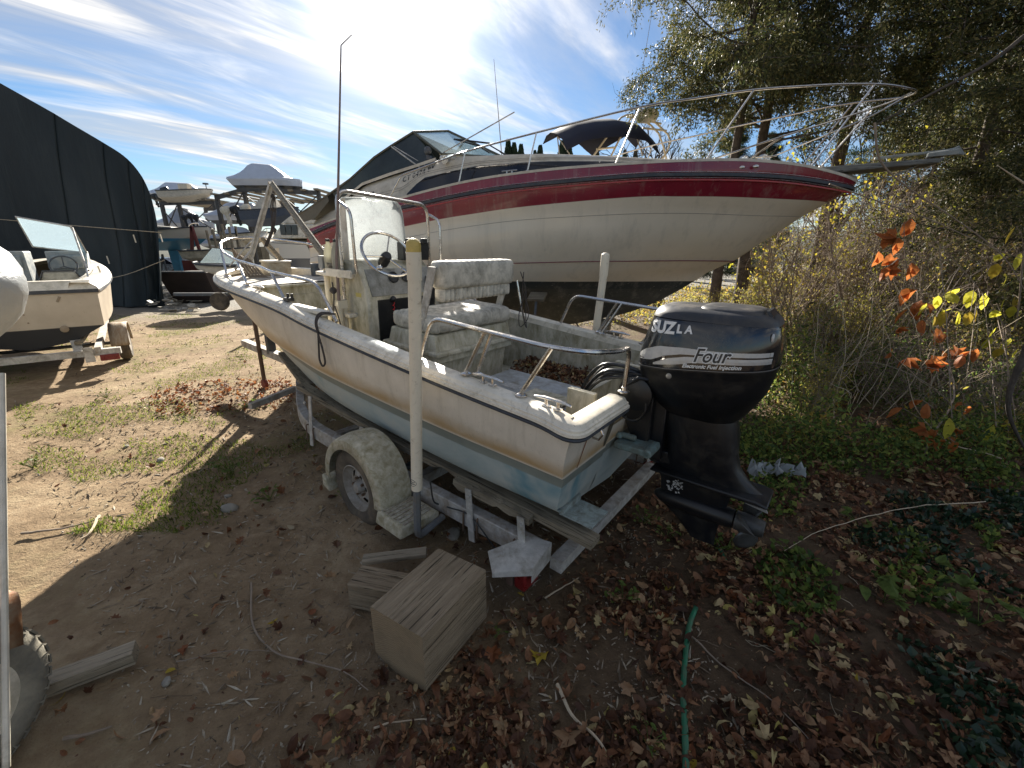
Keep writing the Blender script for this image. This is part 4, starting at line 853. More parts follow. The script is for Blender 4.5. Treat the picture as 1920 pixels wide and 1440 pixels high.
strip('red_stripe', cur[1], -.075, -.055, .006, pm('bright_red_stripe', (.40, .03, .03), .3))
dk_ = MB(FR)
dk_.loft([[Vector((p.x, p.y * k, p.z + .02 + .07 * (1 - k * k))) for p in cur[0]] for k in (-1, -.7, -.35, 0, .35, .7, 1)]); dk_.build('deck', M['cream'], cru)
# trunk cabin and cockpit coaming
TT = [(-.1, 2.50), (.5, 2.72), (1.14, 3.03), (2.0, 3.18), (2.5, 3.27), (2.8, 3.35), (4.4, 3.30), (5.65, 3.21), (6.2, 3.18), (6.42, 3.12), (6.75, 3.03)]
def tw(x): return lerp_tab([(-.1, 1.25), (2, 1.34), (4, 1.28), (5.2, 1.10), (6.2, .78), (6.75, .45)], x)
def tside(x, z, lift=0):
    zb = lerp_tab([(a, c) for a, b, c in DK], x) + .02; zt = lerp_tab(TT, x); t = (z - zb) / max(zt - zb, .02); return Vector((x, -(tw(x) - t * .16 + lift), z))
m = MB(FR); xs = [-.1 + 6.85 * k / 48 for k in range(49)]; rg = []
for x in xs:
    zb = lerp_tab([(a, c) for a, b, c in DK], x) + .01; zt = lerp_tab(TT, x); w = tw(x)
    rg.append([Vector((x, y, z)) for y, z in ((-w, zb), (-w + .12, zb + (zt - zb) * .8), (-w + .2, zt), (-w * .4, zt + .04), (0, zt + .05), (w * .4, zt + .04), (w - .2, zt), (w - .12, zb + (zt - zb) * .8), (w, zb))])
m.loft(rg); m.build('trunk_cabin', M['cream'], cru, angle=30)
def pan(name, top, bot, mat, lift=.006, n=26, x0=None, x1=None):
    m = MB(FR); xa = x0 if x0 is not None else bot[0][0]; xb = x1 if x1 is not None else bot[-1][0]
    for sg in (1, -1):
        R_ = []
        for t in (0, .5, 1):
            R_.append([(lambda p: Vector((p.x, p.y * sg, p.z)))(tside(x, lerp_tab(bot, x) * (1 - t) + max(lerp_tab(top, x), lerp_tab(bot, x) + .004) * t, lift)) for x in (xa + (xb - xa) * k / n for k in range(n + 1))])
        m.loft(R_)
    return m.build(name, mat, cru)
def darkglass():
    n = NB('tinted_glass'); n.set('Base Color', (.012, .014, .020)); n.set('Roughness', .08); n.set('Specular IOR Level', .6); return n.m
M['dglass'] = darkglass()
BT = [(a, c + .045) for a, b, c in DK]
pan('cabin_window', [(2.1, 2.82), (2.36, 3.05), (3.3, 3.175), (4.45, 3.18), (5.7, 3.13), (6.1, 3.095), (6.2, 3.09)], BT, M['dglass'], x0=2.1, x1=6.2)
for dz in (.035, .075):
    T = [(1.5, 2.78 + dz), (2.0, 2.85 + dz), (2.36, 3.07 + dz * .8), (3.3, 3.19 + dz * .6), (4.45, 3.195 + dz * .5), (5.7, 3.145 + dz * .4), (6.1, 3.11 + dz * .3)]
    pan('window_trim', [(a, b + .006) for a, b in T], T, pm('trim_line', (.18, .15, .13), .5), lift=.008, n=40)
# windshield
S = Vector((1.96, -.80, 3.84)); Sp = Vector((1.93, .80, 3.84)); Cn = Vector((1.72, 0, 3.93)); Bs = Vector((2.62, -1.02, 3.42)); Bp = Vector((2.62, 1.02, 3.42)); Fc = Vector((3.45, -.35, 3.42)); Fp = Vector((3.45, .45, 3.42)); Tc = Vector((2.35, -.3, 3.93)); Tp = Vector((2.35, .35, 3.93))
def clearg():
    n = NB('pale_clear_vinyl'); N, L = n.N, n.L; t = N.new('ShaderNodeBsdfTransparent'); t.inputs[0].default_value = (.72, .80, .84, 1); g = N.new('ShaderNodeBsdfGlossy'); g.inputs[1].default_value = .12
    d = N.new('ShaderNodeBsdfTranslucent'); d.inputs[0].default_value = (.45, .52, .56, 1); m1 = N.new('ShaderNodeMixShader'); m1.inputs[0].default_value = .35
    L.new(t.outputs[0], m1.inputs[1]); L.new(d.outputs[0], m1.inputs[2]); m2 = N.new('ShaderNodeMixShader'); m2.inputs[0].default_value = .12; L.new(m1.outputs[0], m2.inputs[1]); L.new(g.outputs[0], m2.inputs[2]); L.new(m2.outputs[0], n.out.inputs[0]); return n.m
M['clear'] = clearg()
for q in ((S, Bs, Fc, Tc), (Tc, Fc, Fp, Tp), (Tp, Fp, Bp, Sp)):
    m = MB(FR); m.add(list(q), [(0, 1, 2, 3)]); m.build('windshield_pane', M['clear'], cru, smooth=False, solid=.006, fixn=False)
for q in ((S, Bs), (Bs, Fc), (Tc, Fc), (Tp, Fp), (Fc, Fp), (Bp, Fp), (Sp, Bp), (S, Tc), (Tc, Tp), (Tp, Sp)):
    m = MB(FR); m.tube(q, .02 if q[0].z > 3.6 else .025, 8); m.build('windshield_frame', pm('olive_frame', (.10, .10, .075), .5) if 'olive_frame' not in bpy.data.materials else bpy.data.materials['olive_frame'], cru)
m = MB(FR); m.tube([(3.25, -.55, 3.48), (3.0, -.45, 3.62), (2.62, -.6, 3.72)], .012, 6); m.tube([(2.62, -.6, 3.72), (3.1, -.2, 3.70)], .015, 6); m.tube([(3.4, -.1, 3.5), (3.0, .05, 3.72)], .012, 6); m.tube([(3.4, .3, 3.48), (3.0, .5, 3.70)], .012, 6); m.build('wiper', M['black'], cru)
# cockpit cover: sloping roof and dark side curtains
ED = [(1.96, -.80, 3.84), (1.60, -.95, 3.63), (1.33, -1.08, 3.45), (.835, -1.15, 3.13), (.35, -1.22, 2.88), (.02, -1.27, 2.71), (-.35, -1.25, 2.58), (-.55, -1.2, 2.49)]
m = MB(FR); rg = []
for x, y, z in ED: rg.append([Vector((x + .0 - .22 * (1 - k * k), y * -k, z + .10 * (1 - k * k) * (1 if z > 2.6 else .5) + (.0 if abs(k) < 1 else 0))) for k in (-1, -.8, -.5, -.2, 0, .2, .5, .8, 1)])
m.loft(rg); m.build('canopy_roof', pm('dark_green_canvas', (.040, .050, .046), .85, 0, .25, 3, bump=.3, bscale=9), cru, angle=60)
def curtain():
    n = NB('dark_side_curtain'); n.set('Base Color', n.ramp(n.noise(2.5, 4), [(.3, (.012, .018, .016)), (.7, (.03, .042, .038))])); n.set('Roughness', .28); n.bump(n.noise(3, 3), .25, .05); return n.m
M['curtain'] = curtain()
for sg in (-1, 1):
    m = MB(FR); top = [(2.0, 3.83), (1.33, 3.44), (.835, 3.12), (.62, 3.0)]
    P = [Vector((x, (abs(y) - .004) * sg, z)) for x, y, z in ((1.96, .80, 3.83), (1.60, .95, 3.62), (1.33, 1.08, 3.44), (.835, 1.15, 3.12), (.45, 1.20, 2.92))]
    Q = [Vector((x, (tw(x) - .14) * sg, lerp_tab(TT, x) + .01)) for x in (2.62, 2.15, 1.7, 1.1, .50)]
    m.loft([P, [(p + q) / 2 for p, q in zip(P, Q)], Q]); m.build('side_curtain', M['curtain'], cru)
    m = MB(FR); m.tube([P[1], Q[1] + Vector((.15, 0, 0))], .012, 6); m.tube([P[1] + Vector((.05, 0, 0)), Q[1] + Vector((.3, 0, 0))], .008, 6); m.build('canopy_bow', M['alu'], cru)
    m = MB(FR); P2 = [Vector((x, (abs(y) + .002) * sg, z)) for x, y, z in ED[4:]]; Q2 = [Vector((p.x + .05, (abs(p.y) + .03) * sg, p.z - d)) for p, d in zip(P2, (.10, .22, .16, .08))]
    m.loft([P2, Q2]); m.build('canopy_flap', pm('olive_brown_canvas', (.13, .115, .085), .85, 0, .25, 5) if 'olive_brown_canvas' not in bpy.data.materials else bpy.data.materials['olive_brown_canvas'], cru)
    m = MB(FR); m.tube([Vector((x, abs(y) * sg, z)) for x, y, z in ED], .016, 6); m.build('canopy_piping', bpy.data.materials['olive_brown_canvas'], cru)
    m = MB(FR); m.loft([[Vector((x, (tw(x) - .13) * sg, lerp_tab(TT, x) + d)) for x in (.5, 1.1, 1.7, 2.2, 2.6)] for d in (.0, .045)]); m.build('coaming_trim', M['cream'], cru)
# registration letters on the coaming
def cside(x0, z0, slope):
    return lambda x, y, l: tside(x0 + x, z0 + y + x * slope, .006 + l)
lettering('registration', 'CT 0474 BK', .11, M['black'], cru, FR, cside(1.98, 3.005, .28), offset=.002, spacing=1.1)
lettering('registration', 'REGAL' if False else 'TA', .07, M['black'], cru, FR, cside(1.30, 2.84, .28), offset=.002)
# grab horn + search light
m = MB(FR); m.tube([(2.66, -1.12, 3.34), (2.92, -1.14, 3.33)], .04, 12); m.lathe([(.03, 0), (.06, .07), (.06, .09)], Matrix.Translation((2.80, -1.18, 3.30)) @ Matrix.Rotation(radians(100), 4, 'X'), 16); m.build('horn', pm('white_chrome', (.6, .58, .52), .3, .2), cru)
m = MB(FR); m.sph((2.42, -1.12, 3.46), .06, 12, 8, (1, 1, 1.2)); m.tube([(2.42, -1.12, 3.3), (2.42, -1.12, 3.46)], .03, 8); m.sph((2.47, -1.14, 3.34), .05, 10, 7); m.build('search_light', M['galv_dk'], cru)
m = MB(FR); m.tube([(2.57, -1.0, 3.42), (3.83, -.9, 3.925)], .009, 6); m.build('antenna', M['alu'], cru)
m = MB(FR); m.tube([(2.9, .9, 3.35), (2.72, .9, 5.35)], [.012, .004], 6); m.build('antenna', M['alu'], cru)
# bow rail
for sg in (-1, 1):
    top = [(1.82, 1.43, 2.74), (2.05, 1.37, 3.09), (2.85, 1.37, 3.27), (3.22, 1.37, 3.35), (4.33, 1.34, 3.515), (5.7, 1.16, 3.735), (6.4, 1.03, 3.80), (7.04, .88, 3.86), (7.65, .68, 3.89), (8.1, .50, 3.91), (8.55, .34, 3.90), (8.9, .16, 3.86), (8.98, 0, 3.86)]
    P = catmull(top[2:], 40); P = [Vector(p) for p in top[:2]] + P; m = MB(FR); m.tube(fillet([(p[0], p[1] * sg, p[2]) for p in P[:3]], .06, 3)[:-1] + [Vector((p.x, p.y * sg, p.z)) for p in P[2:]], .0135, 8); m.build('bow_rail', M['steel'], cru)
    mid = catmull([(6.68, 1.04, 3.08), (7.45, .83, 3.32), (8.12, .53, 3.53), (8.62, .32, 3.70), (8.9, .10, 3.84)], 20); m = MB(FR); m.tube([Vector((p.x, p.y * sg, p.z)) for p in mid], .0115, 7); m.build('mid_rail', M['steel'], cru)
    for a, b in (((3.13, 1.44, 2.91), (3.22, 1.37, 3.35)), ((4.23, 1.42, 3.02), (4.33, 1.34, 3.515)), ((5.45, 1.32, 3.04), (5.7, 1.16, 3.735)), ((6.58, 1.10, 3.06), (7.04, .88, 3.86)), ((7.86, .60, 2.97), (8.42, .39, 3.90)), ((8.02, .42, 3.0), (8.45, .36, 3.62)), ((7.1, .85, 3.07), (7.45, .83, 3.32))):
        if sg > 0 and a[0] in (8.02, 7.1, 6.58): continue
        m = MB(FR); m.tube([(a[0], a[1] * sg, a[2]), (b[0], b[1] * sg, b[2])], .012, 7); m.lathe([(.03, 0), (.028, .008), (.015, .015)], Matrix.Translation((a[0], a[1] * sg, a[2] - .003)), 10); m.build('rail_stanchion', M['steel'], cru)
    for x in (3.95, 7.3):
        z = lerp_tab([(a, c) for a, b, c in DK], x) + .05; y = lerp_tab([(a, b) for a, b, c in DK], x) - .07; m = MB(FR)
        m.tube([(x - .12, y * sg, z + .03), (x + .12, y * sg, z + .035)], .010, 7)
        for d in (-.04, .04): m.tube([(x + d, y * sg, z - .02), (x + d, y * sg, z + .03)], .009, 6)
        m.build('cleat', M['steel'], cru)
for x in (7.05, 7.28): m = MB(FR); m.lathe([(.06, 0), (.07, .03), (.05, .05)], Matrix.Translation((x, -.70, 3.08)) @ Matrix.Rotation(pi / 2, 4, 'X'), 14); m.build('chrome_vent', M['steel'], cru)
for x in (7.02, 7.18): m = MB(FR); m.sph((x, -1.03, 2.96), .022, 10, 6, (1.6, .6, 1)); m.build('nav_lamp', M['steel'], cru)
m = MB(FR); m.hexa([(7.9, -.24, 2.93), (9.35, -.19, 3.00), (9.35, .19, 3.00), (7.9, .24, 2.93)], [(7.9, -.24, 3.02), (9.40, -.19, 3.06), (9.40, .19, 3.06), (7.9, .24, 3.02)]); m.build('bow_pulpit', woodmat('grey_teak', (.10, .10, .09), (.26, .26, .24), 0), cru, bevel=.015)
m = MB(FR); m.bar((8.7, -.02, 3.12), (9.5, -.05, 3.16), .05, .03); m.hexa([(9.2, -.2, 3.07), (9.5, -.22, 3.08), (9.7, .1, 3.12), (9.3, .12, 3.1)], [(9.2, -.2, 3.12), (9.5, -.22, 3.14), (9.62, .1, 3.22), (9.3, .12, 3.17)]); m.bar((8.85, -.15, 2.84), (9.55, -.05, 3.20), .03, .02); m.build('anchor', pm('lichen_anchor', (.26, .27, .25), .8, .2, .3, 8), cru, bevel=.008)
# stands and keel blocks under the hull
for x in (.6, 3.2, 5.2):
    t = thing('keel_block_stack', {.6: 'dark timber block stack under the cruiser keel near its stern', 3.2: 'dark timber block stack under the middle of the cruiser keel', 5.2: 'dark timber block stack under the cruiser keel towards the bow'}[x], 'blocks', FR @ Matrix.Translation((x, 0, 0)), 'block stacks under the cruiser')
    zt = lerp_tab([(a, c) for a, b, c in KL], x)
    for k in range(3):
        m = MB(FR); z0 = k * zt / 3; (m.bb(x - .30, x + .30, -.12, .12, z0, z0 + zt / 3 - .003) if k % 2 else m.bb(x - .1, x + .1, -.35, .35, z0, z0 + zt / 3 - .003)); m.build('timber_block', M['bunk'], t, smooth=False)
ns_ = 0
for x, sg in ((1.0, -1), (4.3, -1), (1.0, 1), (4.3, 1)):
    t = thing('boat_stand', ('near side ' if sg < 0 else 'far side ') + ('rusty boat stand under the cruiser stern quarter' if x < 2 else 'rusty boat stand under the cruiser mid hull'), 'stand', FR @ Matrix.Translation((x, 1.3 * sg, 0)), 'boat stands under the cruiser')
    z1 = 1.0 if x < 2 else 1.25; m = MB(FR); top = (x, 1.05 * sg, z1); 
    for a, b in ((.3, .25), (-.3, .25), (0, -.25)): m = MB(FR); m.tube([(x + a, (1.35 + b) * sg, .0), (x, 1.25 * sg, .65)], .018, 6); m.build('leg', M['galv_dk'], t)
    m = MB(FR); m.tube([(x, 1.25 * sg, .6), (x, 1.12 * sg, z1 - .05)], .022, 8); m.build('screw', M['galv_dk'], t)
    m = MB(FR); m.box((x, 1.08 * sg, z1 - .03), (.28, .22, .04), Matrix.Rotation(radians(-25 * sg), 3, 'X')); m.build('pad', M['bunk'], t)
# cross braces near the stern quarter
for a, b in (((562, 505), (622, 470)), ((612, 500), (648, 465))): pass
# ------------------------------------------------------------------ boat with bimini and arch beyond the cruiser
YB = 15.0
bm_ = thing('bimini_boat', 'boat with dark blue bimini top, radar dome and arch beyond the cruiser', 'boat', Matrix.Translation(at(1160, 460, YB)))
Fb = I4
def A(u, v, dy=0): return at(u, v, YB + dy)
m = MB(); lo = [A(1090, 320), A(1290, 320)]
hp_ = [(1060, 330), (1120, 420), (1290, 430), (1330, 320)]
rg = []
for k in range(9):
    t = k / 8; u = 1085 + 190 * t; w = .9 * sin(pi * min(.5 + t * .5, 1)) + .1; c = A(u, 318 - 6 * t); kz = A(u, 400)
    rg.append([c + Vector((0, -w, 0)), Vector((c.x, c.y - w * .7, c.z - .9)), Vector((c.x, c.y, c.z - 1.3 + t * .5)), Vector((c.x, c.y + w * .7, c.z - .9)), c + Vector((0, w, 0))])
m.loft(rg); m.loft([[r[0] for r in rg], [r[4] for r in rg]]); m.build('hull', M['cream'], bm_)
m = MB(); rg = []
for u, v0, sag in ((1040, 250, 0), (1075, 232, .0), (1110, 226, 0), (1150, 224, 0), (1190, 232, 0), (1215, 258, 0)):
    rg.append([A(u + d * 22, v0 + abs(d) ** 3 * 26 + (6 * d), d * 1.1 * -1) for d in (-1, -.7, -.35, 0, .35, .7, 1)])
m.loft(rg); m.build('bimini_top', pm('navy_canvas', (.012, .014, .03), .75, 0, .3, 4), bm_, solid=.02, angle=60)
m = MB(); m.loft([[A(1038, 246, 1), A(1110, 228, 1), A(1200, 240, 1)], [A(1040, 256, 1), A(1085, 270, 1), A(1110, 292, 1)]]); m.build('bimini_curtain', bpy.data.materials['navy_canvas'], bm_, solid=.01)
for a, b in (((1045, 255), (1050, 300)), ((1045, 255), (1072, 295)), ((1190, 245), (1205, 292))):
    m = MB(); m.tube([A(*a), A(*b)], .02, 6); m.build('bimini_pole', M['alu'], bm_)
for pts in (((1107, 300), (1150, 240), (1165, 220), (1185, 215), (1205, 225), (1235, 250), (1250, 300)), ((1142, 300), (1175, 235), (1192, 214), (1210, 216), (1240, 240), (1258, 265), (1240, 300)), ((1118, 280), (1155, 276)), ((1155, 228), (1190, 232)), ((1175, 218), (1240, 232)), ((1205, 240), (1250, 245))):
    m = MB(); m.tube(catmull([A(*p, .3) for p in pts], 12) if len(pts) > 2 else [A(*p, .3) for p in pts], .03, 7); m.build('radar_arch', M['pvc'], bm_)
m = MB(); q = A(1213, 217, .2); m.lathe([(.05, -.18), (.30, -.14), (.36, -.02), (.36, .06), (.30, .13), (.1, .16)], Matrix.Translation(q), 20); m.build('radar_dome', M['gel_white'], bm_)
m = MB(); m.tube([A(1190, 220), A(1223, 20)], [.012, .006], 5); m.build('whip_antenna', M['alu'], bm_)
m = MB(); q = A(1160, 460); q.z = 0; 
for dx in (-1.2, 1.4):
    m = MB(); m.box((q.x + dx, q.y, 1.6), (.3, .6, 3.2)); m.build('support_block', M['galv_dk'], bm_)
# ------------------------------------------------------------------ left: big dark boat tent
def tarpmat():
    n = NB('dark_tarp'); f = n.noise(.35, 5, .6, .3, None, (1, 1, .35)); c = n.ramp(f, [(.28, (.005, .010, .013)), (.55, (.014, .023, .027)), (.75, (.040, .050, .052))])
    n.set('Base Color', c); n.set('Roughness', .62); n.set('Specular IOR Level', .35); n.bump(n.noise(.8, 7, .65, .4, None, (1.6, 1, .3)), .5, .15); return n.m
tent = thing('boat_tent', 'tall dark navy tarpaulin boat tent with rounded shoulder', 'tent', Matrix.Translation((-18, 16, 0)))
YT = 15.3
Rt = [at(u, v, YT) for u, v in ((305, 577), (303, 545), (298, 482), (292, 425), (286, 388))]
Tt = [at(u, v, YT) for u, v in ((286, 388), (278, 360), (262, 327), (235, 295), (190, 265), (100, 212), (0, 155), (-150, 68), (-300, 150), (-450, 240))]
Tt = [catmull(Tt[:6], 24), Tt[6:]]; Tt = Tt[0] + [Tt[0][-1].lerp(Tt[1][0], .5)] + Tt[1]
nC = len(Tt); zb = 0.0; m = MB(); cols = []
for k, t in enumerate(Tt):
    b = Rt[0].lerp(at(-450, 577, YT), (Tt[0].x - t.x) / (Tt[0].x - Tt[-1].x)); b.z = .02; col = []
    for j in range(15):
        q = b.lerp(t, j / 14); fd_ = .14 * sin(k * 1.15 + 1.3 * sin(j * .3)) * (1 - j / 14) ** .7 + .10 * noise.noise(Vector((q.x * .8, q.z * .25, 3))); bulge = .22 * sin(pi * j / 14) if k == 0 else .1 * sin(pi * j / 14)
        col.append(q + Vector((bulge * .8 if k < 3 else 0, -fd_ - bulge * .5, 0)))
    cols.append(col)
m.loft(cols); m.build('front_wall', tarpmat(), tent, angle=70)
for k in range(4, nC, 5):
    m = MB(); m.tube([p + Vector((0, -.02, 0)) for p in cols[k]], .022, 4); m.build('seam', bpy.data.materials['dark_tarp'], tent)
m = MB(); outl = cols[0] + [c[-1] for c in cols[1:]]
m.loft([outl, [p + Vector((-7.5, 7, -.4 if p.z > 1 else 0)) for p in outl], [p + Vector((-18, 16, -1.6 if p.z > 1 else 0)) for p in outl]]); m.build('roof_and_side', bpy.data.materials['dark_tarp'], tent, angle=70)
for (a, b, c) in (((-40, 408), (150, 424), (303, 436)), ((100, 523), (215, 520), (308, 488))):
    m = MB(); P = [at(u, v, YT - .28) for u, v in (a, b, c)]; m.tube(catmull(P, 10), .012, 5); m.build('lashing_rope', M['twig_lt'], tent)
for u, v in ((200, 480), (250, 440), (300, 439)): m = MB(); q = at(u, v, YT - .3); m.tube([q, q + Vector((.02, 0, -.25))], .02, 5); m.build('rope_end', M['pvc'], tent)
# ------------------------------------------------------------------ left: white runabout on its trailer
FL = frame((-7.6, 6.63, 0), 127)
rb = thing('runabout', 'white open runabout with slanted windshield on a trailer, stern towards us by the dark tent', 'boat', FL)
gl = [(0, .93, 1.34), (1.2, .97, 1.40), (2.5, .90, 1.50), (3.8, .66, 1.60), (4.6, .36, 1.66), (5.0, 0, 1.64)]
ll = [(0, .90, .74), (1.2, .90, .78), (2.5, .80, .84), (3.6, .52, .95), (4.3, .28, 1.08), (4.6, 0, 1.2)]
kl = [(0, 0, .42), (1.2, 0, .42), (2.5, 0, .46), (3.5, 0, .62), (4.1, 0, .85), (4.45, 0, 1.08)]
g_, l_, k_ = (catmull(q, 24) for q in (gl, ll, kl)); ck = [a.lerp(b, .45) + Vector((0, 0, -.09)) for a, b in zip(l_, k_)]
def runmat():
    n = NB('runabout_hull'); o = n.N.new('ShaderNodeSeparateXYZ'); n.L.new(n.tc.outputs['Object'], o.inputs[0])
    c = n.ramp(n.noise(3, 6), [(.3, (.42, .355, .27)), (.7, (.52, .45, .35))]); c = n.mix(n.rng(n.noise(12, 6, .7), .62, .72, 0, .5), c, (.2, .15, .1)); c = n.mix(n.rng(o.outputs[2], .735, .745), (.012, .013, .016), c)
    n.set('Base Color', c); n.set('Roughness', .45); return n.m
m = MB(FL)
for sg in (1, -1): m.loft([[Vector((p.x, p.y * sg, p.z)) for p in r] for r in (g_, [a.lerp(b, .5) for a, b in zip(g_, l_)], l_, ck, k_)])
m.loft([[Vector((r[0].x, r[0].y, r[0].z)), Vector((r[0].x, -r[0].y, r[0].z))] for r in (g_, l_, ck, k_)]); m.build('hull', runmat(), rb, angle=30)
m = MB(FL)
for sg in (1, -1): m.loft([[Vector((p.x - .0, (p.y + .03) * sg, p.z - .03)) for p in g_], [Vector((p.x, (p.y + .01) * sg, p.z + .03)) for p in g_], [Vector((p.x, max(p.y - .07, 0) * sg, p.z + .10)) for p in g_], [Vector((p.x, max(p.y - .30, 0) * sg, p.z + .11)) for p in g_], [Vector((p.x, max(p.y - .33, 0) * sg, p.z + .02)) for p in g_]])
m.hexa([(-.02, -.95, 1.33), (.30, -.95, 1.33), (.30, .95, 1.33), (-.02, .95, 1.33)], [(.10, -.86, 1.47), (.32, -.86, 1.47), (.32, .86, 1.47), (.10, .86, 1.47)])
m.build('deck', M['gel_white'], rb, bevel=.01)
m = MB(FL)
for sg in (1, -1): m.loft([[Vector((p.x, (p.y + .035) * sg, p.z - z)) for p in g_] for z in (.01, .05)])
m.bb(-.035, -.022, -.95, .95, 1.28, 1.335); m.build('rub_rail', M['rub'], rb)
m = MB(FL); 
for sg in (1, -1): m.loft([[Vector((p.x, max(p.y - .34, 0) * sg, z)) for p in g_ if .3 < p.x < 3.2] for z in (1.45, .85)])
m.bb(.3, 3.2, -.65, .65, .82, .85); m.build('cockpit', M['vinyl'], rb)
m = MB(FL); m.loft([[Vector((p.x, max(p.y - .3, 0) * k, p.z + .10 + .12 * (1 - abs(k)))) for p in g_ if p.x > 2.7] for k in (-1, -.5, 0, .5, 1)]); m.build('foredeck', M['gel_white'], rb)
m = MB(FL)
for y0, y1 in ((-.66, -.12), (.15, .66)): m.bb(2.05, 2.6, y0, y1, .85, 1.92); m.bb(1.98, 2.06, y0 + .05, y1 - .05, 1.60, 1.84)
m.build('dash', pm('runabout_dash', (.22, .25, .26), .5, dirt=((.4, .38, .32), .5, 6)), rb, bevel=.02)
for a, b, c, d in (((2.15, .02, 2.00), (2.2, -.66, 1.90), (1.85, -.60, 2.36), (1.80, .05, 2.50)), ((2.2, -.68, 1.88), (1.3, -.74, 1.58), (1.42, -.70, 1.74), (1.85, -.62, 2.34))):
    m = MB(FL); m.add([a, b, c, d], [(0, 1, 2, 3)]); m.build('windshield_pane', M['clear'], rb, smooth=False, solid=.006, fixn=False)
    m = MB(FL); m.tube([a, b, c, d], .017, 6, closed=True); m.build('windshield_frame', M['alu'], rb)
m = MB(FL); WM2 = Matrix.Translation((1.80, -.36, 1.66)) @ Matrix.Rotation(-radians(65), 4, 'Y'); m.tube([WM2 @ Vector((.19 * cos(2 * pi * k / 28), .19 * sin(2 * pi * k / 28), 0)) for k in range(28)], .014, 7, closed=True)
for a in (0, 2.1, 4.2): m.tube([WM2 @ Vector((0, 0, -.03)), WM2 @ Vector((.19 * cos(a), .19 * sin(a), 0))], .01, 5)
m.build('steering_wheel', M['galv_dk'], rb)
for y in (-.38,):
    m = MB(FL); m.prism([(-.27, 1.0), (.27, 1.0), (.27, 1.42), (.20, 1.58), (-.20, 1.58), (-.27, 1.42)], 1.12, 1.26, 0); m.v = [q for q in m.v]; m.v = [FL @ (FL.inverted() @ q + Vector((0, y, 0))) for q in m.v]; m.build('seat_back', pm('cream_seat', (.52, .49, .40), .6, dirt=((.2, .18, .13), .6, 5)), rb, bevel=.03)
    m = MB(FL); m.tube([(1.12, y - .28, 1.41), (1.12, y - .20, 1.59), (1.12, y + .20, 1.59), (1.12, y + .28, 1.41)], .014, 6); m.build('seat_piping', M['black'], rb)
    m = MB(FL); m.bb(1.2, 1.65, y - .26, y + .26, 1.05, 1.18); m.build('seat_cushion', M['vinyl'], rb, bevel=.03)
m = MB(FL); m.bb(1.1, 1.5, .15, .62, .85, 1.35); m.build('seat_back', M['vinyl'], rb, bevel=.03)
m = MB(FL); 
for k in range(12): m.lathe([(.014, 0), (.014, .006)], FL.inverted() @ FL @ Matrix.Translation((.5 + k * .14, -lerp_tab([(p.x, p.y) for p in g_], .5 + k * .14) + .22, lerp_tab([(p.x, p.z) for p in g_], .5 + k * .14) + .112)), 8)
m.tube(fillet([(.55, -.80, 1.50), (.6, -.80, 1.62), (1.5, -.86, 1.66), (1.6, -.86, 1.52)], .05, 3), .012, 6); m.build('deck_fittings', M['steel'], rb)
m = MB(FL); m.lathe([(.05, 0), (.055, .03), (.03, .045)], Matrix.Translation((-.005, -.42, .72)) @ Matrix.Rotation(-pi / 2, 4, 'Y'), 14)
for y, z in ((.3, 1.18), (-.02, 1.18), (.3, .98), (-.02, .98), (.28, .85), (-.04, .85)): m.lathe([(.012, 0), (.012, .01)], Matrix.Translation((.0, y, z)) @ Matrix.Rotation(-pi / 2, 4, 'Y'), 8)
m.box((-.005, -.45, 1.19), (.02, .03, .09), Matrix.Rotation(.5, 3, 'X')); m.build('transom_fittings', pm('tan_fitting', (.25, .2, .14), .7), rb)
lt = thing('boat_trailer', 'old steel trailer with one white mudguard under the white runabout', 'trailer', FL)
for sg in (1, -1):
    m = MB(FL); m.bar((-.35, .78 * sg, .38), (3.8, .5 * sg, .40), .08, .10); m.build('frame_rail', M['galv'], lt)
    m = MB(FL); m.bar((-.2, .55 * sg, .50), (3.2, .5 * sg, .60), .09, .05); m.build('bunk_board', M['bunk'], lt)
    Wm = Matrix.Translation((.75, 1.0 * sg, .28)) @ Matrix.Rotation(pi / 2, 4, 'X'); m = MB(FL); m.lathe([(.16, -.08), (.25, -.09), (.29, -.06), (.30, 0), (.29, .06), (.25, .09), (.16, .08)], Wm, 26); w_ = m.build('wheel', M['rubber'], lt)
    m = MB(FL); m.lathe([(.16, -.085), (.12, -.05), (.04, -.09)] if True else [], Wm, 20); m.lathe([(.16, .085), (.12, .05), (.04, .09)], Wm, 20); m.build('rim', M['rimw'], w_)
    m = MB(FL); m.loft([[Vector((.75 + .36 * cos(a), y * sg, .30 + .37 * sin(a))) for y in (.86, .94, 1.04, 1.12)] for a in (radians(k) for k in range(0, 186, 12))]); m.build('mudguard', pm('ribbed_white_guard', (.42, .39, .31), .6, dirt=((.25, .13, .05), .9, 8), streak=(1, 4, 1)) if 'ribbed_white_guard' not in bpy.data.materials else bpy.data.materials['ribbed_white_guard'], lt, solid=.008)
m = MB(FL); m.bar((-.30, -1.05, .34), (-.30, 1.05, .34), .10, .10); m.build('rear_beam', M['alu'], lt)
m = MB(FL); m.bar((-.32, -.55, .36), (-.05, -.50, .52), .12, .03); m.bb(-.37, -.36, -.72, -.60, .20, .44); m.build('bracket', M['alu'], lt)
m = MB(FL); m.bb(-.38, -.30, -1.02, -.78, .20, .30); m.build('tail_lamp', M['rustw'], lt, bevel=.01)
m = MB(FL); m.tube([(.95, -1.0, .28), (.95, 1.0, .28)], .03, 8); m.build('axle', M['galv_dk'], lt)
m = MB(FL); m.bar((3.8, 0, .4), (5.6, 0, .42), .08, .1); m.tube([(5.3, .1, 0), (5.3, .1, .7)], .03, 8); m.build('tongue', M['galv'], lt)
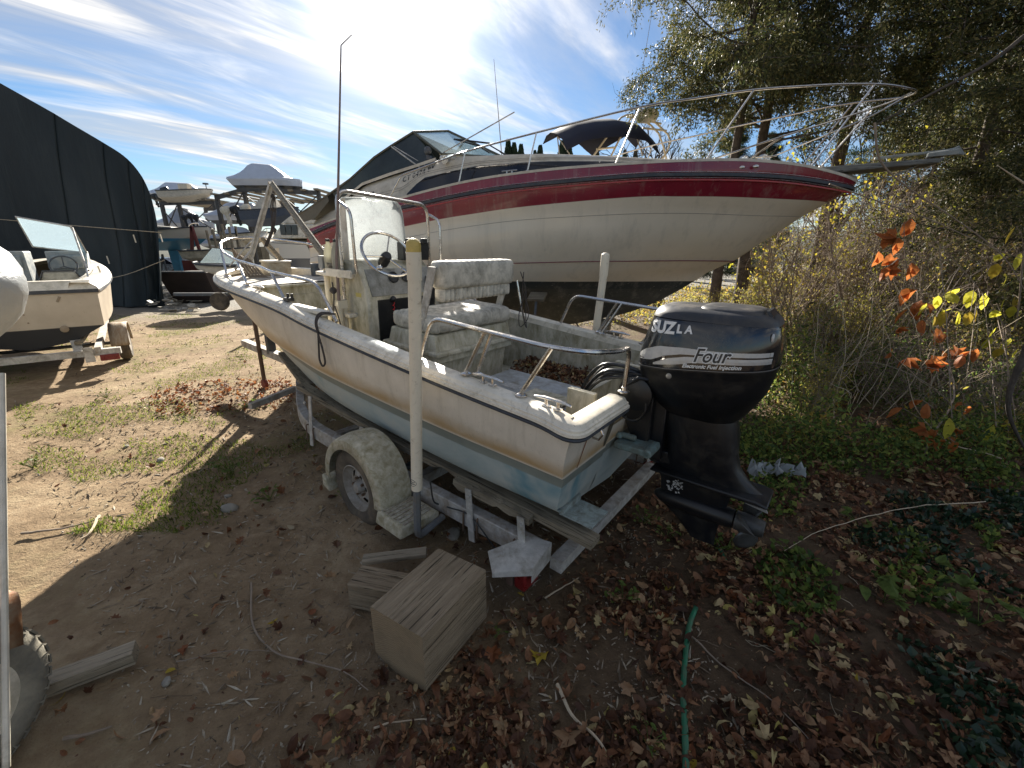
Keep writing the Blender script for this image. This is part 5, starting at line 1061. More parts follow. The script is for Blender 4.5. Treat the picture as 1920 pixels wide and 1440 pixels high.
# ------------------------------------------------------------------ shrink wrapped hull at the very left edge
m = MB(); ctr = Vector((-6.72, 4.1, 0)); rg = []
for z, hw, hy in ((2.95, .15, .3), (2.75, .55, .8), (2.45, .95, 1.1), (2.1, 1.27, 1.3), (1.9, 1.44, 1.38), (1.72, 1.54, 1.4), (1.62, 1.57, 1.4), (1.50, 1.55, 1.38), (1.3, 1.44, 1.3), (1.12, 1.30, 1.2), (.9, 1.05, 1.0), (.7, .75, .8), (.55, .35, .4)):
    rg.append([ctr + Vector((hw * cos(a) * (1 + .05 * noise.noise(Vector((a * 3, z * 2.5, 1)))), hy * sin(a) * (1 + .03 * noise.noise(Vector((a * 2, z * 3, 5)))), z + .09 * noise.noise(Vector((a * 3, z * 2, 9))))) for a in (2 * pi * k / 48 for k in range(48))])
m.loft(rg, closed=True, cap=True)
def wrapmat(name='shrink_wrap', c=(.50, .52, .52), tr=.3):
    n = NB(name); n.set('Base Color', n.ramp(n.noise(2.5, 6, .65, .4), [(.3, tuple(x * .85 for x in c)), (.7, c)])); n.set('Roughness', .35); n.bump(n.noise(2.2, 7, .7, .6), .55, .06)
    t = n.N.new('ShaderNodeBsdfTranslucent'); t.inputs[0].default_value = (*c, 1); mx = n.N.new('ShaderNodeMixShader'); mx.inputs[0].default_value = tr; n.L.new(n.b.outputs[0], mx.inputs[1]); n.L.new(t.outputs[0], mx.inputs[2]); n.L.new(mx.outputs[0], n.out.inputs[0]); return n.m
M['wrap'] = wrapmat()
sw0 = thing('wrapped_boat', 'white shrink wrapped boat bow at the far left edge', 'boat', Matrix.Translation(ctr))
m.build('plastic_cover', M['wrap'], sw0, angle=80)
for dx in (-.8, .1):
    m = MB(); m.box((ctr.x + dx, ctr.y, .3), (.3, .9, .6)); m.build('support_block', M['bunk'], sw0)
# ------------------------------------------------------------------ near trailer at the lower left corner
nt_ = thing('boat_trailer', 'near trailer wheel with rusty brown mudguard and white pole, bottom left corner', 'trailer', Matrix.Translation((-2.16, .98, 0)))
WmN = Matrix.Translation((-2.105, 1.13, .29)) @ Matrix.Rotation(pi / 2, 4, 'Y')
m = MB(); m.lathe([(.17, .085), (.19, .098), (.24, .104), (.28, .09), (.298, .07), (.305, .03), (.305, -.03), (.298, -.07), (.28, -.09), (.24, -.1), (.17, -.085)], WmN, 40, cap=False); wn = m.build('wheel', pm('pale_dusty_tyre', (.10, .095, .085), .9, 0, .3, 8, dirt=((.33, .30, .23), 1.0, 5), bump=.3), nt_, angle=50)
for k in range(34):
    m = MB(); a = 2 * pi * k / 34; R_ = Matrix.Rotation(a, 3, 'X'); m.box(Vector((-2.105, 1.13, .29)) + R_ @ Vector((0, .303, 0)), (.15, .008, .038), R_); m.box(Vector((-2.105, 1.13, .29)) + R_ @ Vector((.092, .255, 0)), (.014, .05, .006), R_); m.build('tread_block', bpy.data.materials['pale_dusty_tyre'], wn)
for k in range(8):
    m = MB(); a = 2 * pi * k / 8; R_ = Matrix.Rotation(a, 3, 'X'); m.box(Vector((-2.105 + .062, 1.13, .29)) + R_ @ Vector((0, .115, 0)), (.012, .03, .045), R_); m.build('rim_slot', M['black'], wn)
m = MB(); m.lathe([(.175, .088), (.168, .07), (.14, .05), (.10, .06), (.05, .05), (.05, .09), (.03, .10)], WmN, 30); m.build('rim', M['gel_white'], wn)
m = MB(); m.loft([[Vector((x, 1.15 + (.40 - min(d, .1)) * cos(a), .31 + (.40 - min(d, .1)) * sin(a) - max(d - .1, 0))) for x, d in ((-1.962, .22), (-1.955, .03), (-1.975, .0), (-2.04, -.012), (-2.2, 0))] for a in (radians(k) for k in range(56, 186, 8))]); m.build('mudguard', pm('rusty_mudguard', (.30, .13, .055), .45, 0, .3, 6, dirt=((.45, .38, .28), .6, 14)), nt_, solid=.008)
m = MB(); m.tube([ray(12, 1440) * 1.55 + EYE, ray(3, 700) * 1.72 + EYE], .011, 10); m.build('guide_pole', M['gel_white'], nt_)
m = MB(); m.bar((-2.55, -.6, .36), (-2.55, .9, .36), .07, .1); m.build('frame_rail', M['galv'], nt_)
# ------------------------------------------------------------------ boat yard far behind
def X(u, v, Y): return at(u, v, Y)
def rack(us, vtop, Y, depth, lab, vlev=None, name='boat_rack'):
    c = X((us[0] + us[-1]) / 2, vtop[0], Y); t = thing(name, lab, 'rack', Matrix.Translation((c.x, Y, 0)), 'steel boat racks')
    tops = [X(u, v, Y) for u, v in zip(us, vtop)]
    for p in tops:
        for dy in (0, depth):
            m = MB(); m.bar((p.x, Y + dy, 0), (p.x, Y + dy, p.z + (.25 if dy == 0 else .1)), .22, .22); m.build('post', M['rackst'], t)
    for lv in (0,) + tuple(vlev or ()):
        for dy in (0, depth):
            m = MB(); 
            for a, b in zip(tops, tops[1:]): m.bar((a.x, Y + dy - .12, a.z - lv), (b.x, Y + dy - .12, b.z - lv), .12, .28)
            m.build('beam', M['rackst'], t)
        for k in range(9):
            f = k / 8; a = tops[0].lerp(tops[-1], f); m = MB(); m.bar((a.x, Y - .4, a.z - lv + .2), (a.x, Y + depth + .4, a.z - lv + .2), .28 if lv == 0 else .2, .10); m.build('deck_timber', M['plank'], t)
    for a, b in zip(tops, tops[1:]):
        for p, q in (((a.x, a.z - .2), (b.x, b.z - 2.2)), ((b.x, b.z - .2), (a.x, a.z - 2.2))):
            m = MB(); m.bar((p[0], Y - .26, p[1]), (q[0], Y - .26, q[1]), .06, .06); m.build('brace', M['rackst'], t)
    return t
M['rackst'] = pm('rack_steel', (.10, .095, .09), .7, .2, .3, 3)
M['wrapblue'] = wrapmat('shrink_wrap_pale', (.58, .63, .72), .3)
def wrapped(u0, u1, vb, vt, Y, lab, pk=.35, pk2=.65, w=1.2):
    a, b = X(u0, vb, Y), X(u1, vb, Y); L = b.x - a.x; hh = X(u0, vt, Y).z - a.z; t = thing('wrapped_boat', lab, 'boat', Matrix.Translation(((a.x + b.x) / 2, Y, a.z)), 'shrink wrapped boats')
    m = MB(); rg = []
    for k in range(17):
        f = k / 16; top = hh * lerp_tab([(0, .42), (pk * .6, .70), (pk, 1), (pk2, .92), (pk2 + (1 - pk2) * .55, .42), (1, .22)], f); ww = w * (1 - max(0, f - .6) ** 2 * 5.5); ww = max(ww, .08)
        z0 = a.z; rg.append([Vector((a.x + L * f, Y + y * ww, z0 + z)) for y, z in ((-.55, -.0), (-1, hh * .22), (-.95, hh * .30), (-.35, top * .92 if top > hh * .3 else top), (0, top), (.35, top * .92 if top > hh * .3 else top), (.95, hh * .3), (1, hh * .22), (.55, 0))])
    m.loft(rg, closed=True, cap=True); m.build('plastic_cover', M['wrapblue'], t, angle=40)
    m = MB(); m.loft([[p + (Vector((0, 0, -.0))) for p in (r[0], r[8])] for r in rg]); m.loft([[r[0], Vector((r[0].x, Y, a.z - hh * .18)), r[8]] for r in rg]); m.build('hull_bottom', M['galv_dk'], t)
    return t
def openboat(u0, u1, vt, vb, Y, lab, col, w=1.0, cat='boat', keel=None, bowright=True):
    a, b = X(u0, vt, Y), X(u1, vt, Y); L = b.x - a.x; hh = a.z - X(u0, vb, Y).z; t = thing('yard_boat', lab, cat, Matrix.Translation(((a.x + b.x) / 2, Y, a.z - hh)))
    m = MB(); rg = []
    for k in range(15):
        f = k / 14; g = f if bowright else 1 - f; ww = w * sqrt(max(1 - max(0, g - .45) ** 2 / .3026, .002)); rise = hh * .25 * g ** 2; kz = hh * (g ** 4) * .8
        x = a.x + L * f; bx = x if not (g > .8) else x
        rg.append([Vector((x, Y - ww, a.z + rise)), Vector((x, Y - ww * .85, a.z - hh * .6 + rise * .8 + kz * .5)), Vector((x, Y, a.z - hh + kz)), Vector((x, Y + ww * .85, a.z - hh * .6 + rise * .8 + kz * .5)), Vector((x, Y + ww, a.z + rise))])
    m.loft(rg); m.add(rg[0], [(0, 1, 2, 3, 4)]); m.add(rg[-1], [(0, 1, 2, 3, 4)]); m.build('hull', col, t, angle=40)
    m = MB(); m.loft([[r[0] - Vector((0, 0, .06)), r[4] - Vector((0, 0, .06))] for r in rg]); m.build('deck', M['cream'], t)
    m = MB()
    for s_ in (0, 4): m.tube([r[s_] + Vector((0, 0, .0)) for r in rg], .035, 5)
    m.build('rub_rail', M['rub'], t)
    return t, rg
def motor(t_or_none, u, v, Y, mat, lab, s=1.0):
    p = X(u, v, Y); F = Matrix.Translation(p) @ Matrix.Rotation(radians(-14), 4, 'Y') @ Matrix.Scale(s, 4)
    t = thing('outboard_motor', lab, 'outboard', Matrix.Translation(p))
    m = MB(F); m.loft(rings_z([(-.05, 0, .2, .12, .7), (.1, 0, .30, .2, .65), (.3, 0, .32, .21, .6), (.42, 0, .26, .16, .6), (.45, 0, .1, .06, .8)], 16), closed=True, cap=True); m.build('cowling', mat, t, angle=40)
    m = MB(F); m.loft(rings_z([(-.05, 0, .14, .09, .7), (-.4, -.02, .12, .06, .8), (-.55, -.05, .2, .05, .8), (-.6, -.05, .2, .04, .8), (-.62, -.03, .12, .03, .8), (-.85, -.03, .1, .03, .8)], 12), closed=True, cap=True); m.build('leg', mat, t, angle=40); return t
# rack on the left
rack([303, 335, 401], [382, 381, 380], 36, 5.0, 'left steel boat rack carrying small skiff and wrapped boats', (2.55,))
wrapped(291, 392, 372, 341, 39, 'pale wrapped boat on top of the left rack, behind the small skiff', .3, .7)
op, _ = openboat(310, 398, 360, 380, 35.8, 'small cream skiff on top of the left rack', pm('skiff_cream', (.55, .50, .42), .4))
m = MB(); q = X(352, 360, 36); m.box((q.x, 35.8, q.z + .25), (.7, .5, .55)); m.build('console', M['cream'], op)
m = MB(); q = X(390, 352, 36); m.tube([(q.x, 35.8, q.z - .4), (q.x, 35.8, q.z + .2)], .03, 5); m.lathe([(.2, 0), (.2, .1)], Matrix.Translation((q.x, 35.8, q.z + .2)), 10); m.build('antenna', M['galv_dk'], op)
motor(0, 311, 362, 35.8, M['black'], 'black outboard on the small skiff on the left rack', .95)
motor(0, 291, 372, 37.2, M['black'], 'dark outboard leftmost on the left rack', .8)
motor(0, 301, 374, 37.0, M['black'], 'dark outboard second from left on the left rack', .8)
wrapped(312, 402, 428, 388, 37.5, 'blue white wrapped boat on the lower level of the left rack', .35, .5)
for k, (u, v) in enumerate(((347, 412), (358, 409), (368, 411))): motor(0, u, v, 34.6, M['black'], ['leftmost', 'middle', 'rightmost'][k] + ' of three dark outboards in front of the left rack', .75)
# rack on the right
rack([407, 458, 528, 597], [371, 357, 359, 362], 31, 6.5, 'right steel boat rack with tall wrapped boat on top', (2.7,))
wrapped(447, 566, 350, 305, 31.5, 'tall blue white wrapped boat on top of the right rack', .28, .58)
wrapped(403, 500, 414, 378, 33, 'wrapped boat on the lower level of the right rack', .35, .8)
op, _ = openboat(462, 560, 396, 425, 30.2, 'dark blue boat on the lower level of the right rack', pm('navy_boat', (.05, .07, .11), .4), bowright=True)
m = MB(); q = X(505, 390, 30.5); m.hexa([(q.x - .9, 29.7, q.z - .3), (q.x + .9, 29.7, q.z - .3), (q.x + .9, 31, q.z - .3), (q.x - .9, 31, q.z - .3)], [(q.x - .2, 30, q.z + .6), (q.x + .4, 30, q.z + .6), (q.x + .4, 30.8, q.z + .6), (q.x - .2, 30.8, q.z + .6)]); m.build('cuddy', M['cream'], op)
motor(0, 425, 400, 29.8, M['gel_white'], 'left white outboard in the row of three under the right rack', .95)
motor(0, 443, 399, 29.9, M['black'], 'black outboard in the row of three under the right rack', .95)
motor(0, 463, 396, 30.0, M['gel_white'], 'right white outboard in the row of three under the right rack', .95)
# sailing boat with blue bottom
def bandmat(name, zc, lo, hi):
    n = NB(name); o = n.N.new('ShaderNodeSeparateXYZ'); n.L.new(n.tc.outputs['Object'], o.inputs[0]); n.set('Base Color', n.mix(n.rng(o.outputs[2], zc, zc + .02), lo, hi)); n.set('Roughness', .4); return n.m
sb, rg = openboat(282, 391, 434, 470, 25, 'cream sailing boat with blue bottom and keel standing beyond the dark tent', bandmat('sail_hull', .62, (.05, .22, .36), (.55, .51, .44)), w=1.2)
m = MB(); a, b = X(290, 435, 25), X(345, 430, 25); m.hexa([(a.x, 24.4, a.z - .05), (b.x, 24.4, a.z), (b.x, 25.6, a.z), (a.x, 25.6, a.z - .05)], [(a.x, 24.5, a.z + .35), (b.x - .4, 24.5, a.z + .25), (b.x - .4, 25.5, a.z + .25), (a.x, 25.5, a.z + .35)]); m.build('cabin', M['gel_white'], sb, bevel=.05)
for u in (300, 314): m = MB(); q = X(u, 430, 24.45); m.box((q.x, 24.42, a.z + .15), (.45, .03, .14)); m.build('window', M['dglass'], sb)
m = MB(); a, b = X(318, 470, 25), X(336, 470, 25); m.hexa([(a.x + .1, 24.92, .25), (b.x - .1, 24.92, .25), (b.x - .1, 25.08, .25), (a.x + .1, 25.08, .25)], [(a.x, 24.88, 1.9), (b.x, 24.88, 1.9), (b.x, 25.12, 1.9), (a.x, 25.12, 1.9)]); m.build('keel', pm('blue_keel', (.06, .24, .38), .6), sb)
for u0, u1 in ((352, 360), (372, 366)): pass
m = MB(); m.tube(catmull([X(352, 434, 25), X(356, 421, 25), X(372, 419, 25), X(374, 434, 25)], 10), .03, 6); m.build('pulpit_rail', M['steel'], sb)
for u in (300, 358):
    q = X(u, 470, 24.2); t = thing('boat_stand', 'stand under the ' + ('stern' if u < 330 else 'bow') + ' of the blue keeled sailing boat', 'stand', Matrix.Translation((q.x, 24.2, 0)))
    m = MB(); m.tube([(q.x - .3, 24, 0), (q.x, 24.3, 1.7)], .05, 5); m.tube([(q.x + .3, 24, 0), (q.x, 24.3, 1.7)], .05, 5); m.build('legs', M['rustw'] if u > 330 else M['galv_dk'], t)
# parked car
cr_ = X(305, 478, 32); t = thing('parked_car', 'silver car parked behind the sailing boat keel', 'car', Matrix.Translation((cr_.x, 32, 0)))
m = MB(); x0 = cr_.x
prof = [(-2.2, .35), (2.2, .35), (2.25, .75), (1.5, .92), (.9, 1.35), (-.7, 1.42), (-1.7, .98), (-2.25, .85)]
m.prism([(x0 + a, z) for a, z in prof], 31.1, 32.9, 1); m.build('body', pm('silver_car', (.45, .47, .5), .25, .5), t, bevel=.08)
m = MB(); m.prism([(x0 + a, z) for a, z in [(-1.45, .98), (1.3, .98), (.85, 1.30), (-.68, 1.36)]], 31.08, 31.1, 1); m.build('window', M['dglass'], t)
for a in (-1.4, 1.4): m = MB(); m.lathe([(.32, -.1), (.34, 0), (.32, .1)], Matrix.Translation((x0 + a, 31.1, .34)) @ Matrix.Rotation(pi / 2, 4, 'X'), 18); m.build('wheel', M['rubber'], t)
# dark steel skip and timber in the middle distance
a, b = X(313, 497, 17), X(402, 497, 17); t = thing('steel_skip', 'long low dark steel skip lying on the gravel', 'skip', Matrix.Translation(((a.x + b.x) / 2, 17, 0)))
m = MB(); m.hexa([(a.x + .15, 16.8, .0), (b.x, 16.8, .0), (b.x, 18, .0), (a.x + .15, 18, .0)], [(a.x, 16.4, 1.12), (b.x, 16.4, 1.12), (b.x, 18.2, 1.12), (a.x, 18.2, 1.12)]); m.build('body', pm('rusty_skip', (.045, .032, .028), .85, .2, .4, 2), t)
m = MB(); m.bb(a.x - .05, b.x, 16.35, 16.45, 1.12, 1.18); m.build('rim', M['galv_dk'], t)
q = gnd(382, 538); m = MB(); m.box((q.x, q.y, .17), (.75, .4, .34)); o = m.build('timber_block', pm('brown_block', (.16, .09, .05), .85)); tag(o, 'brown timber block on the gravel near the bow', 'block')
q = X(402, 540, 15); t = thing('jet_ski_trailer', 'small dark trailer wheel behind the fishing boat bow', 'trailer', Matrix.Translation((q.x + .4, 15, 0)))
m = MB(); m.lathe([(.12, -.08), (.28, -.09), (.31, 0), (.28, .09), (.12, .08)], Matrix.Translation((q.x + .5, 14.4, .3)) @ Matrix.Rotation(pi / 2, 4, 'X'), 20); m.build('wheel', M['rubber'], t)
m = MB(); m.bar((q.x - 1.2, 14.7, .5), (q.x + 3, 14.8, .5), .1, .1); m.build('frame', M['galv_dk'], t)
op, rg = openboat(372, 470, 497, 520, 15, 'pale green glazed runabout behind the fishing boat bow', pm('pale_runabout', (.50, .50, .46), .4), w=.8, bowright=False)
m = MB(); m.add([X(376, 492, 14.5), X(408, 492, 14.4), X(420, 468, 14.9), X(398, 466, 15.0)], [(0, 1, 2, 3)]); m.add([X(408, 492, 14.4), X(450, 495, 14.4), X(436, 474, 14.8), X(420, 468, 14.9)], [(0, 1, 2, 3)]); m.build('windshield', M['clear'], op, smooth=False, solid=.02, fixn=False)
# more stored boats filling the yard
k = 0
for u0, u1, vb, vt, Y, lab, col in ((362, 470, 492, 470, 22, 'low white boat behind the pale green runabout', 'gel_white'), (395, 450, 470, 452, 27, 'white hull seen between the rack posts', 'cream'), (430, 500, 462, 440, 28, 'cream hull behind the strut frame', 'gel_white')):
    o_, _ = openboat(u0, u1, vt, vb, Y, lab, M[col], w=1.0, bowright=(k % 2 == 0)); k += 1
    c = X((u0 + u1) / 2, vb, Y)
    for dx in (-.9, .9): m = MB(); m.box((c.x + dx, Y, c.z / 2 - .02), (.25, .8, max(c.z, .1))); m.build('support_block', M['bunk'], o_)
wrapped(425, 475, 450, 424, 29, 'white wrapped boat half hidden behind the strut frame', .3, .7)
wrapped(392, 432, 462, 438, 34, 'white wrapped boat under the right rack, low behind the posts', .4, .7)
for k, (u, vt, vb) in enumerate(((392, 432, 500), (399, 430, 500), (408, 434, 500), (421, 420, 500), (429, 425, 500), (436, 424, 500), (447, 430, 500))):
    q = X(u, vt, 24); m = MB(); m.bar((q.x, 24, 0), (q.x + .15 * (k % 3 - 1), 24, q.z), .10, .08); o = m.build('timber_post', M['plank']); tag(o, 'grey upright post %s in the yard behind the bow rail' % ['leftmost of seven', 'second of seven', 'third of seven', 'middle of seven', 'fifth of seven', 'sixth of seven', 'rightmost of seven'][k], 'post', 'upright posts in the yard')
q = X(362, 455, 23.5); t = thing('winch_frame', 'rusty red winch frame beside the sailing boat bow', 'machine', Matrix.Translation((q.x, 23.5, 0)))
for a in (-.5, .5): m = MB(); m.bar((q.x + a, 23.5, 0), (q.x + .1, 23.5, 3.1), .12, .12); m.build('leg', pm('rust_red', (.16, .04, .035), .7) if 'rust_red' not in bpy.data.materials else bpy.data.materials['rust_red'], t)
m = MB(); m.box((q.x, 23.5, 1.1), (1.1, .7, .6)); m.build('drum', bpy.data.materials['rust_red'], t)
# white cabin boat with flybridge
YC = 19.0
cbt = thing('cabin_boat', 'small white cabin boat with square windows left of the cruiser stern', 'boat', Matrix.Translation(X(540, 500, YC)))
def Cc(u, v, dy=0): return X(u, v, YC + dy)
m = MB(); rg = []
for f, g0, w, kz in ((0, (488, 443), .05, .0), (.12, (500, 448), .5, 0), (.3, (515, 452), .9, 0), (.6, (545, 457), 1.2, 0), (1.0, (600, 460), 1.25, 0)):
    p = Cc(*g0); k_z = Cc(g0[0], 470 + 35 * min(1, f * 2.6) ** .7).z
    rg.append([Vector((p.x, YC - w, p.z)), Vector((p.x + .15, YC - w * .85, (p.z * .45 + k_z * .55))), Vector((p.x + .3, YC, k_z)), Vector((p.x + .15, YC + w * .85, (p.z * .45 + k_z * .55))), Vector((p.x, YC + w, p.z))])
m.loft(rg); m.build('hull', bandmat('cabin_boat_hull', .35, (.03, .04, .07), (.62, .60, .56)), cbt, angle=40)
m = MB(); m.loft([[r[0] + Vector((0, 0, .02)), (r[0] + r[4]) / 2 + Vector((0, 0, .25)), r[4] + Vector((0, 0, .02))] for r in rg]); m.build('deck', M['gel_white'], cbt)
m = MB(); a, b = Cc(522, 447, -.9), Cc(600, 450, -.9); zt = Cc(530, 420, -.9).z
m.hexa([(a.x - .3, YC - .9, a.z), (b.x, YC - .9, a.z), (b.x, YC + .9, a.z), (a.x - .3, YC + .9, a.z)], [(a.x + .15, YC - .8, zt), (b.x, YC - .8, zt), (b.x, YC + .8, zt), (a.x + .15, YC + .8, zt)]); m.build('cabin', M['gel_white'], cbt, bevel=.05)
for k, u in enumerate((530, 541, 552)): m = MB(); q = Cc(u, 434, -.93); m.box((q.x, YC - .88, (a.z + zt) / 2 + .05), (.20, .06, .38)); m.build('window', M['dglass'], cbt)
m = MB(); a2, b2 = Cc(527, 420, -.6), Cc(600, 420, -.6); z2 = Cc(545, 402, -.6).z; m.hexa([(a2.x, YC - .7, a2.z), (b2.x, YC - .7, a2.z), (b2.x, YC + .7, a2.z), (a2.x, YC + .7, a2.z)], [(a2.x + .5, YC - .6, z2), (b2.x, YC - .6, z2), (b2.x, YC + .6, z2), (a2.x + .5, YC + .6, z2)]); m.build('flybridge', M['gel_white'], cbt, bevel=.04)
m = MB(); m.tube(catmull([Cc(490, 436), Cc(500, 428), Cc(520, 432), Cc(532, 440)], 10), .018, 5); m.tube([Cc(500, 428), Cc(502, 446)], .015, 5); m.tube([Cc(512, 430), Cc(514, 449)], .015, 5); m.build('bow_rail', M['steel'], cbt)
q = X(519, 465, 12.5); m = MB(); m.tube([(q.x, 12.5, 0), (q.x, 12.5, q.z)], .05, 10); o = m.build('guide_post', M['pvc']); tag(o, 'short white post between the fore deck and the white cabin boat', 'post')
# litter heap at the foot of the tent
r9 = random.Random(9); m = MB()
for k in range(160):
    u = r9.uniform(285, 372); v = r9.uniform(545, 585); q = gnd(u, v); s = r9.uniform(.08, .30); m.box((q.x, q.y, r9.uniform(.0, .3) * (1 if u < 330 else .2) + .02), (s, s * r9.uniform(.2, .6), .015), Matrix.Rotation(r9.uniform(0, 6), 3, 'Z') @ Matrix.Rotation(r9.uniform(-.9, .9), 3, 'X'))
o = m.build('scrap_pile', pm('scrap', (.36, .33, .27), .7, 0, .5, 3), smooth=False); tag(o, 'heap of broken scrap and plastic at the foot of the dark tent', 'scrap', kind='stuff')
# ------------------------------------------------------------------ ground sheet
_w = [FB @ Vector((1.55, 1.10, 0)), FB @ Vector((1.62, -1.02, 0))]; WP = [(q.x, q.y) for q in _w]
def gh(x, y):
    d = sqrt(x * x + y * y); k = 1 if d < 25 else 0
    h = .045 * noise.noise(Vector((x * .35, y * .35, 0))) + .026 * noise.noise(Vector((x * 1.7, y * 1.7, 3))) + .012 * noise.noise(Vector((x * 6, y * 6, 8))) * (1 if d < 12 else 0)
    h += .006 * noise.noise(Vector((x * 17, y * 17, 1))) * (1 if d < 6 else 0)
    for wx, wy in WP: q = (x - wx) ** 2 + (y - wy) ** 2; h += .085 * math.exp(-q / .045) if q < .4 else 0
    return h * k - .012
def ticks(lo, hi, fine, a, b):
    xs = []; x = a
    while x < b: xs.append(x); x += fine
    s = fine; x = b
    while x < hi: xs.append(x); s *= 1.16; x += s
    xs.append(hi); s = fine; x = a; L = []
    while x > lo: L.append(x); s *= 1.16; x -= s
    L.append(lo); return sorted(set(L[1:] + xs)) if L[0] == a else sorted(set(L + xs))
gx = ticks(-500, 500, .045, -3.4, 3.6); gy = ticks(-60, 900, .045, .9, 5.6)
def groundmat():
    n = NB('bare_soil'); o = n.tc.outputs['Object']; sp = n.N.new('ShaderNodeSeparateXYZ'); n.L.new(o, sp.inputs[0]); x, y = sp.outputs[0], sp.outputs[1]
    a = n.noise(1.1, 8, .65, .3); b = n.noise(9, 8, .7, .2); f = n.noise(70, 5, .7)
    sand = n.ramp(n.math('ADD', n.math('MULTIPLY', a, .55), n.math('MULTIPLY', b, .45)), [(.34, (.17, .115, .066)), (.5, (.28, .20, .12)), (.66, (.43, .33, .21))])
    humus = n.ramp(b, [(.3, (.060, .040, .025)), (.7, (.14, .095, .058))])
    w = n.math('ADD', n.math('MULTIPLY', n.math('SUBTRACT', n.noise(.8, 5, .6), .5), 1.8), x)
    hf = n.rng(n.math('ADD', w, n.math('MULTIPLY', y, -.12)), -1.3, .55)
    c = n.mix(hf, sand, humus)
    # moss and grass film on the sunny side
    g = n.noise(.75, 6, .65, .5); gm = n.math('MULTIPLY', n.rng(g, .50, .64), n.rng(b, .38, .6)); gm = n.math('MULTIPLY', gm, n.rng(y, 3.2, 5.0, .15, .75))
    c = n.mix(gm, c, (.14, .15, .035))
    grav = n.ramp(n.noise(14, 7, .75), [(.35, (.16, .15, .13)), (.65, (.34, .32, .28))]); c = n.mix(n.rng(y, 11, 16), c, grav)
    spk = n.rng(f, .60, .74, 0, .55); c = n.mix(spk, c, (.06, .045, .03)); sp2 = n.rng(n.noise(38, 4, .7), .63, .72, 0, .6); c = n.mix(sp2, c, (.42, .36, .26))
    n.set('Base Color', c); n.set('Roughness', .95); n.set('Specular IOR Level', .15)
    n.bump(n.math('ADD', n.math('ADD', b, n.math('MULTIPLY', f, .35)), n.math('MULTIPLY', n.noise(28, 6, .75), .5)), .9, .035); return n.m
me = bpy.data.meshes.new('ground'); nx, ny = len(gx), len(gy)
me.from_pydata([(x, y, gh(x, y)) for y in gy for x in gx], [], [(j * nx + i, j * nx + i + 1, (j + 1) * nx + i + 1, (j + 1) * nx + i) for j in range(ny - 1) for i in range(nx - 1)])
me.polygons.foreach_set('use_smooth', [True] * len(me.polygons)); me.materials.append(groundmat()); go = bpy.data.objects.new('ground', me); COL.objects.link(go); go['kind'] = 'structure'
# ------------------------------------------------------------------ leaf shapes
def outline(kind, rng):
    if kind == 'oval': P = [(0, 0), (.22, .20), (.27, .45), (.20, .75), (0, 1.0), (-.20, .75), (-.27, .45), (-.22, .20)]
    elif kind == 'narrow': P = [(0, 0), (.10, .25), (.13, .5), (.08, .8), (0, 1.0), (-.08, .8), (-.13, .5), (-.10, .25)]
    elif kind == 'oak': P = [(0, 0), (.10, .12), (.24, .20), (.13, .34), (.34, .46), (.16, .60), (.28, .76), (.08, .80), (0, 1.0), (-.08, .80), (-.28, .76), (-.16, .60), (-.34, .46), (-.13, .34), (-.24, .20), (-.10, .12)]
    else: P = [(0, 0), (.28, -.02), (.20, .18), (.50, .34), (.34, .52), (.24, .46), (.26, .74), (.12, .70), (0, 1.0), (-.12, .70), (-.26, .74), (-.24, .46), (-.34, .52), (-.50, .34), (-.20, .18), (-.28, -.02)]
    return [(x * rng.uniform(.9, 1.1), y * rng.uniform(.96, 1.04)) for x, y in P]
def leaf_geo(kind, L, rng, curl=.5):
    P = outline(kind, rng); cu = rng.uniform(-1, 1) * curl; cv = rng.uniform(.2, 1) * curl * rng.choice((-1, 1)); tw = rng.uniform(-.5, .5) * curl
    def z(x, y): return (x * x * 2.2 * cv + (y - .5) ** 2 * 1.1 * cu + x * (y - .5) * tw * 1.6) + .03 * abs(x)
    vs = [Vector((x * L, (y - .5) * L, z(x, y) * L)) for x, y in P] + [Vector((0, (y - .5) * L, (z(0, y) - .03) * L)) for y in (.33, .66)]
    n = len(P); h = n // 2; a, b = n, n + 1; fs = []
    for i in range(n):
        j = (i + 1) % n; ym = (P[i][1] + P[j][1]) / 2; c = a if ym < .5 else b; fs.append((i, j, c))
    fs.append((a, b, h)) if False else None
    # bridge between the two hubs at mid height
    mids = [i for i in range(n) if (P[i][1] >= .5) != (P[(i + 1) % n][1] >= .5)]
    for i in mids: fs.append((i, a, b) if P[i][1] < .5 else (i, b, a)); fs.append(((i + 1) % n, a, b))
    zm = min(v.z for v in vs)
    return [v - Vector((0, 0, zm)) for v in vs], fs
BROWN = [(0, (.060, .028, .015)), (.25, (.12, .052, .027)), (.5, (.21, .09, .042)), (.72, (.32, .155, .075)), (.88, (.46, .30, .16)), (.97, (.52, .42, .20)), (1, (.46, .38, .09))]
M['litter'] = leafmat('brown_leaf_litter', BROWN, .25, .6)
M['leaf_brown'] = leafmat('brown_leaf', [(0, (.17, .088, .048)), (1, (.17, .088, .048))], .3)
M['leaf_tan'] = leafmat('tan_leaf', [(0, (.36, .22, .12)), (1, (.36, .22, .12))], .3)
M['leaf_rust'] = leafmat('rust_leaf', [(0, (.27, .095, .035)), (1, (.27, .095, .035))], .35)
M['leaf_yellow'] = leafmat('yellow_leaf', [(0, (.52, .38, .05)), (1, (.52, .38, .05))], .35)
M['leaf_pale'] = leafmat('pale_leaf', [(0, (.50, .42, .28)), (1, (.50, .42, .28))], .35)
BX = [(1.0, -.75), (1.35, -.72), (1.7, -.35), (2.0, .25), (2.3, .42), (2.8, .8), (3.6, 1.4), (5, 2.6), (8, 5), (12, 8)]
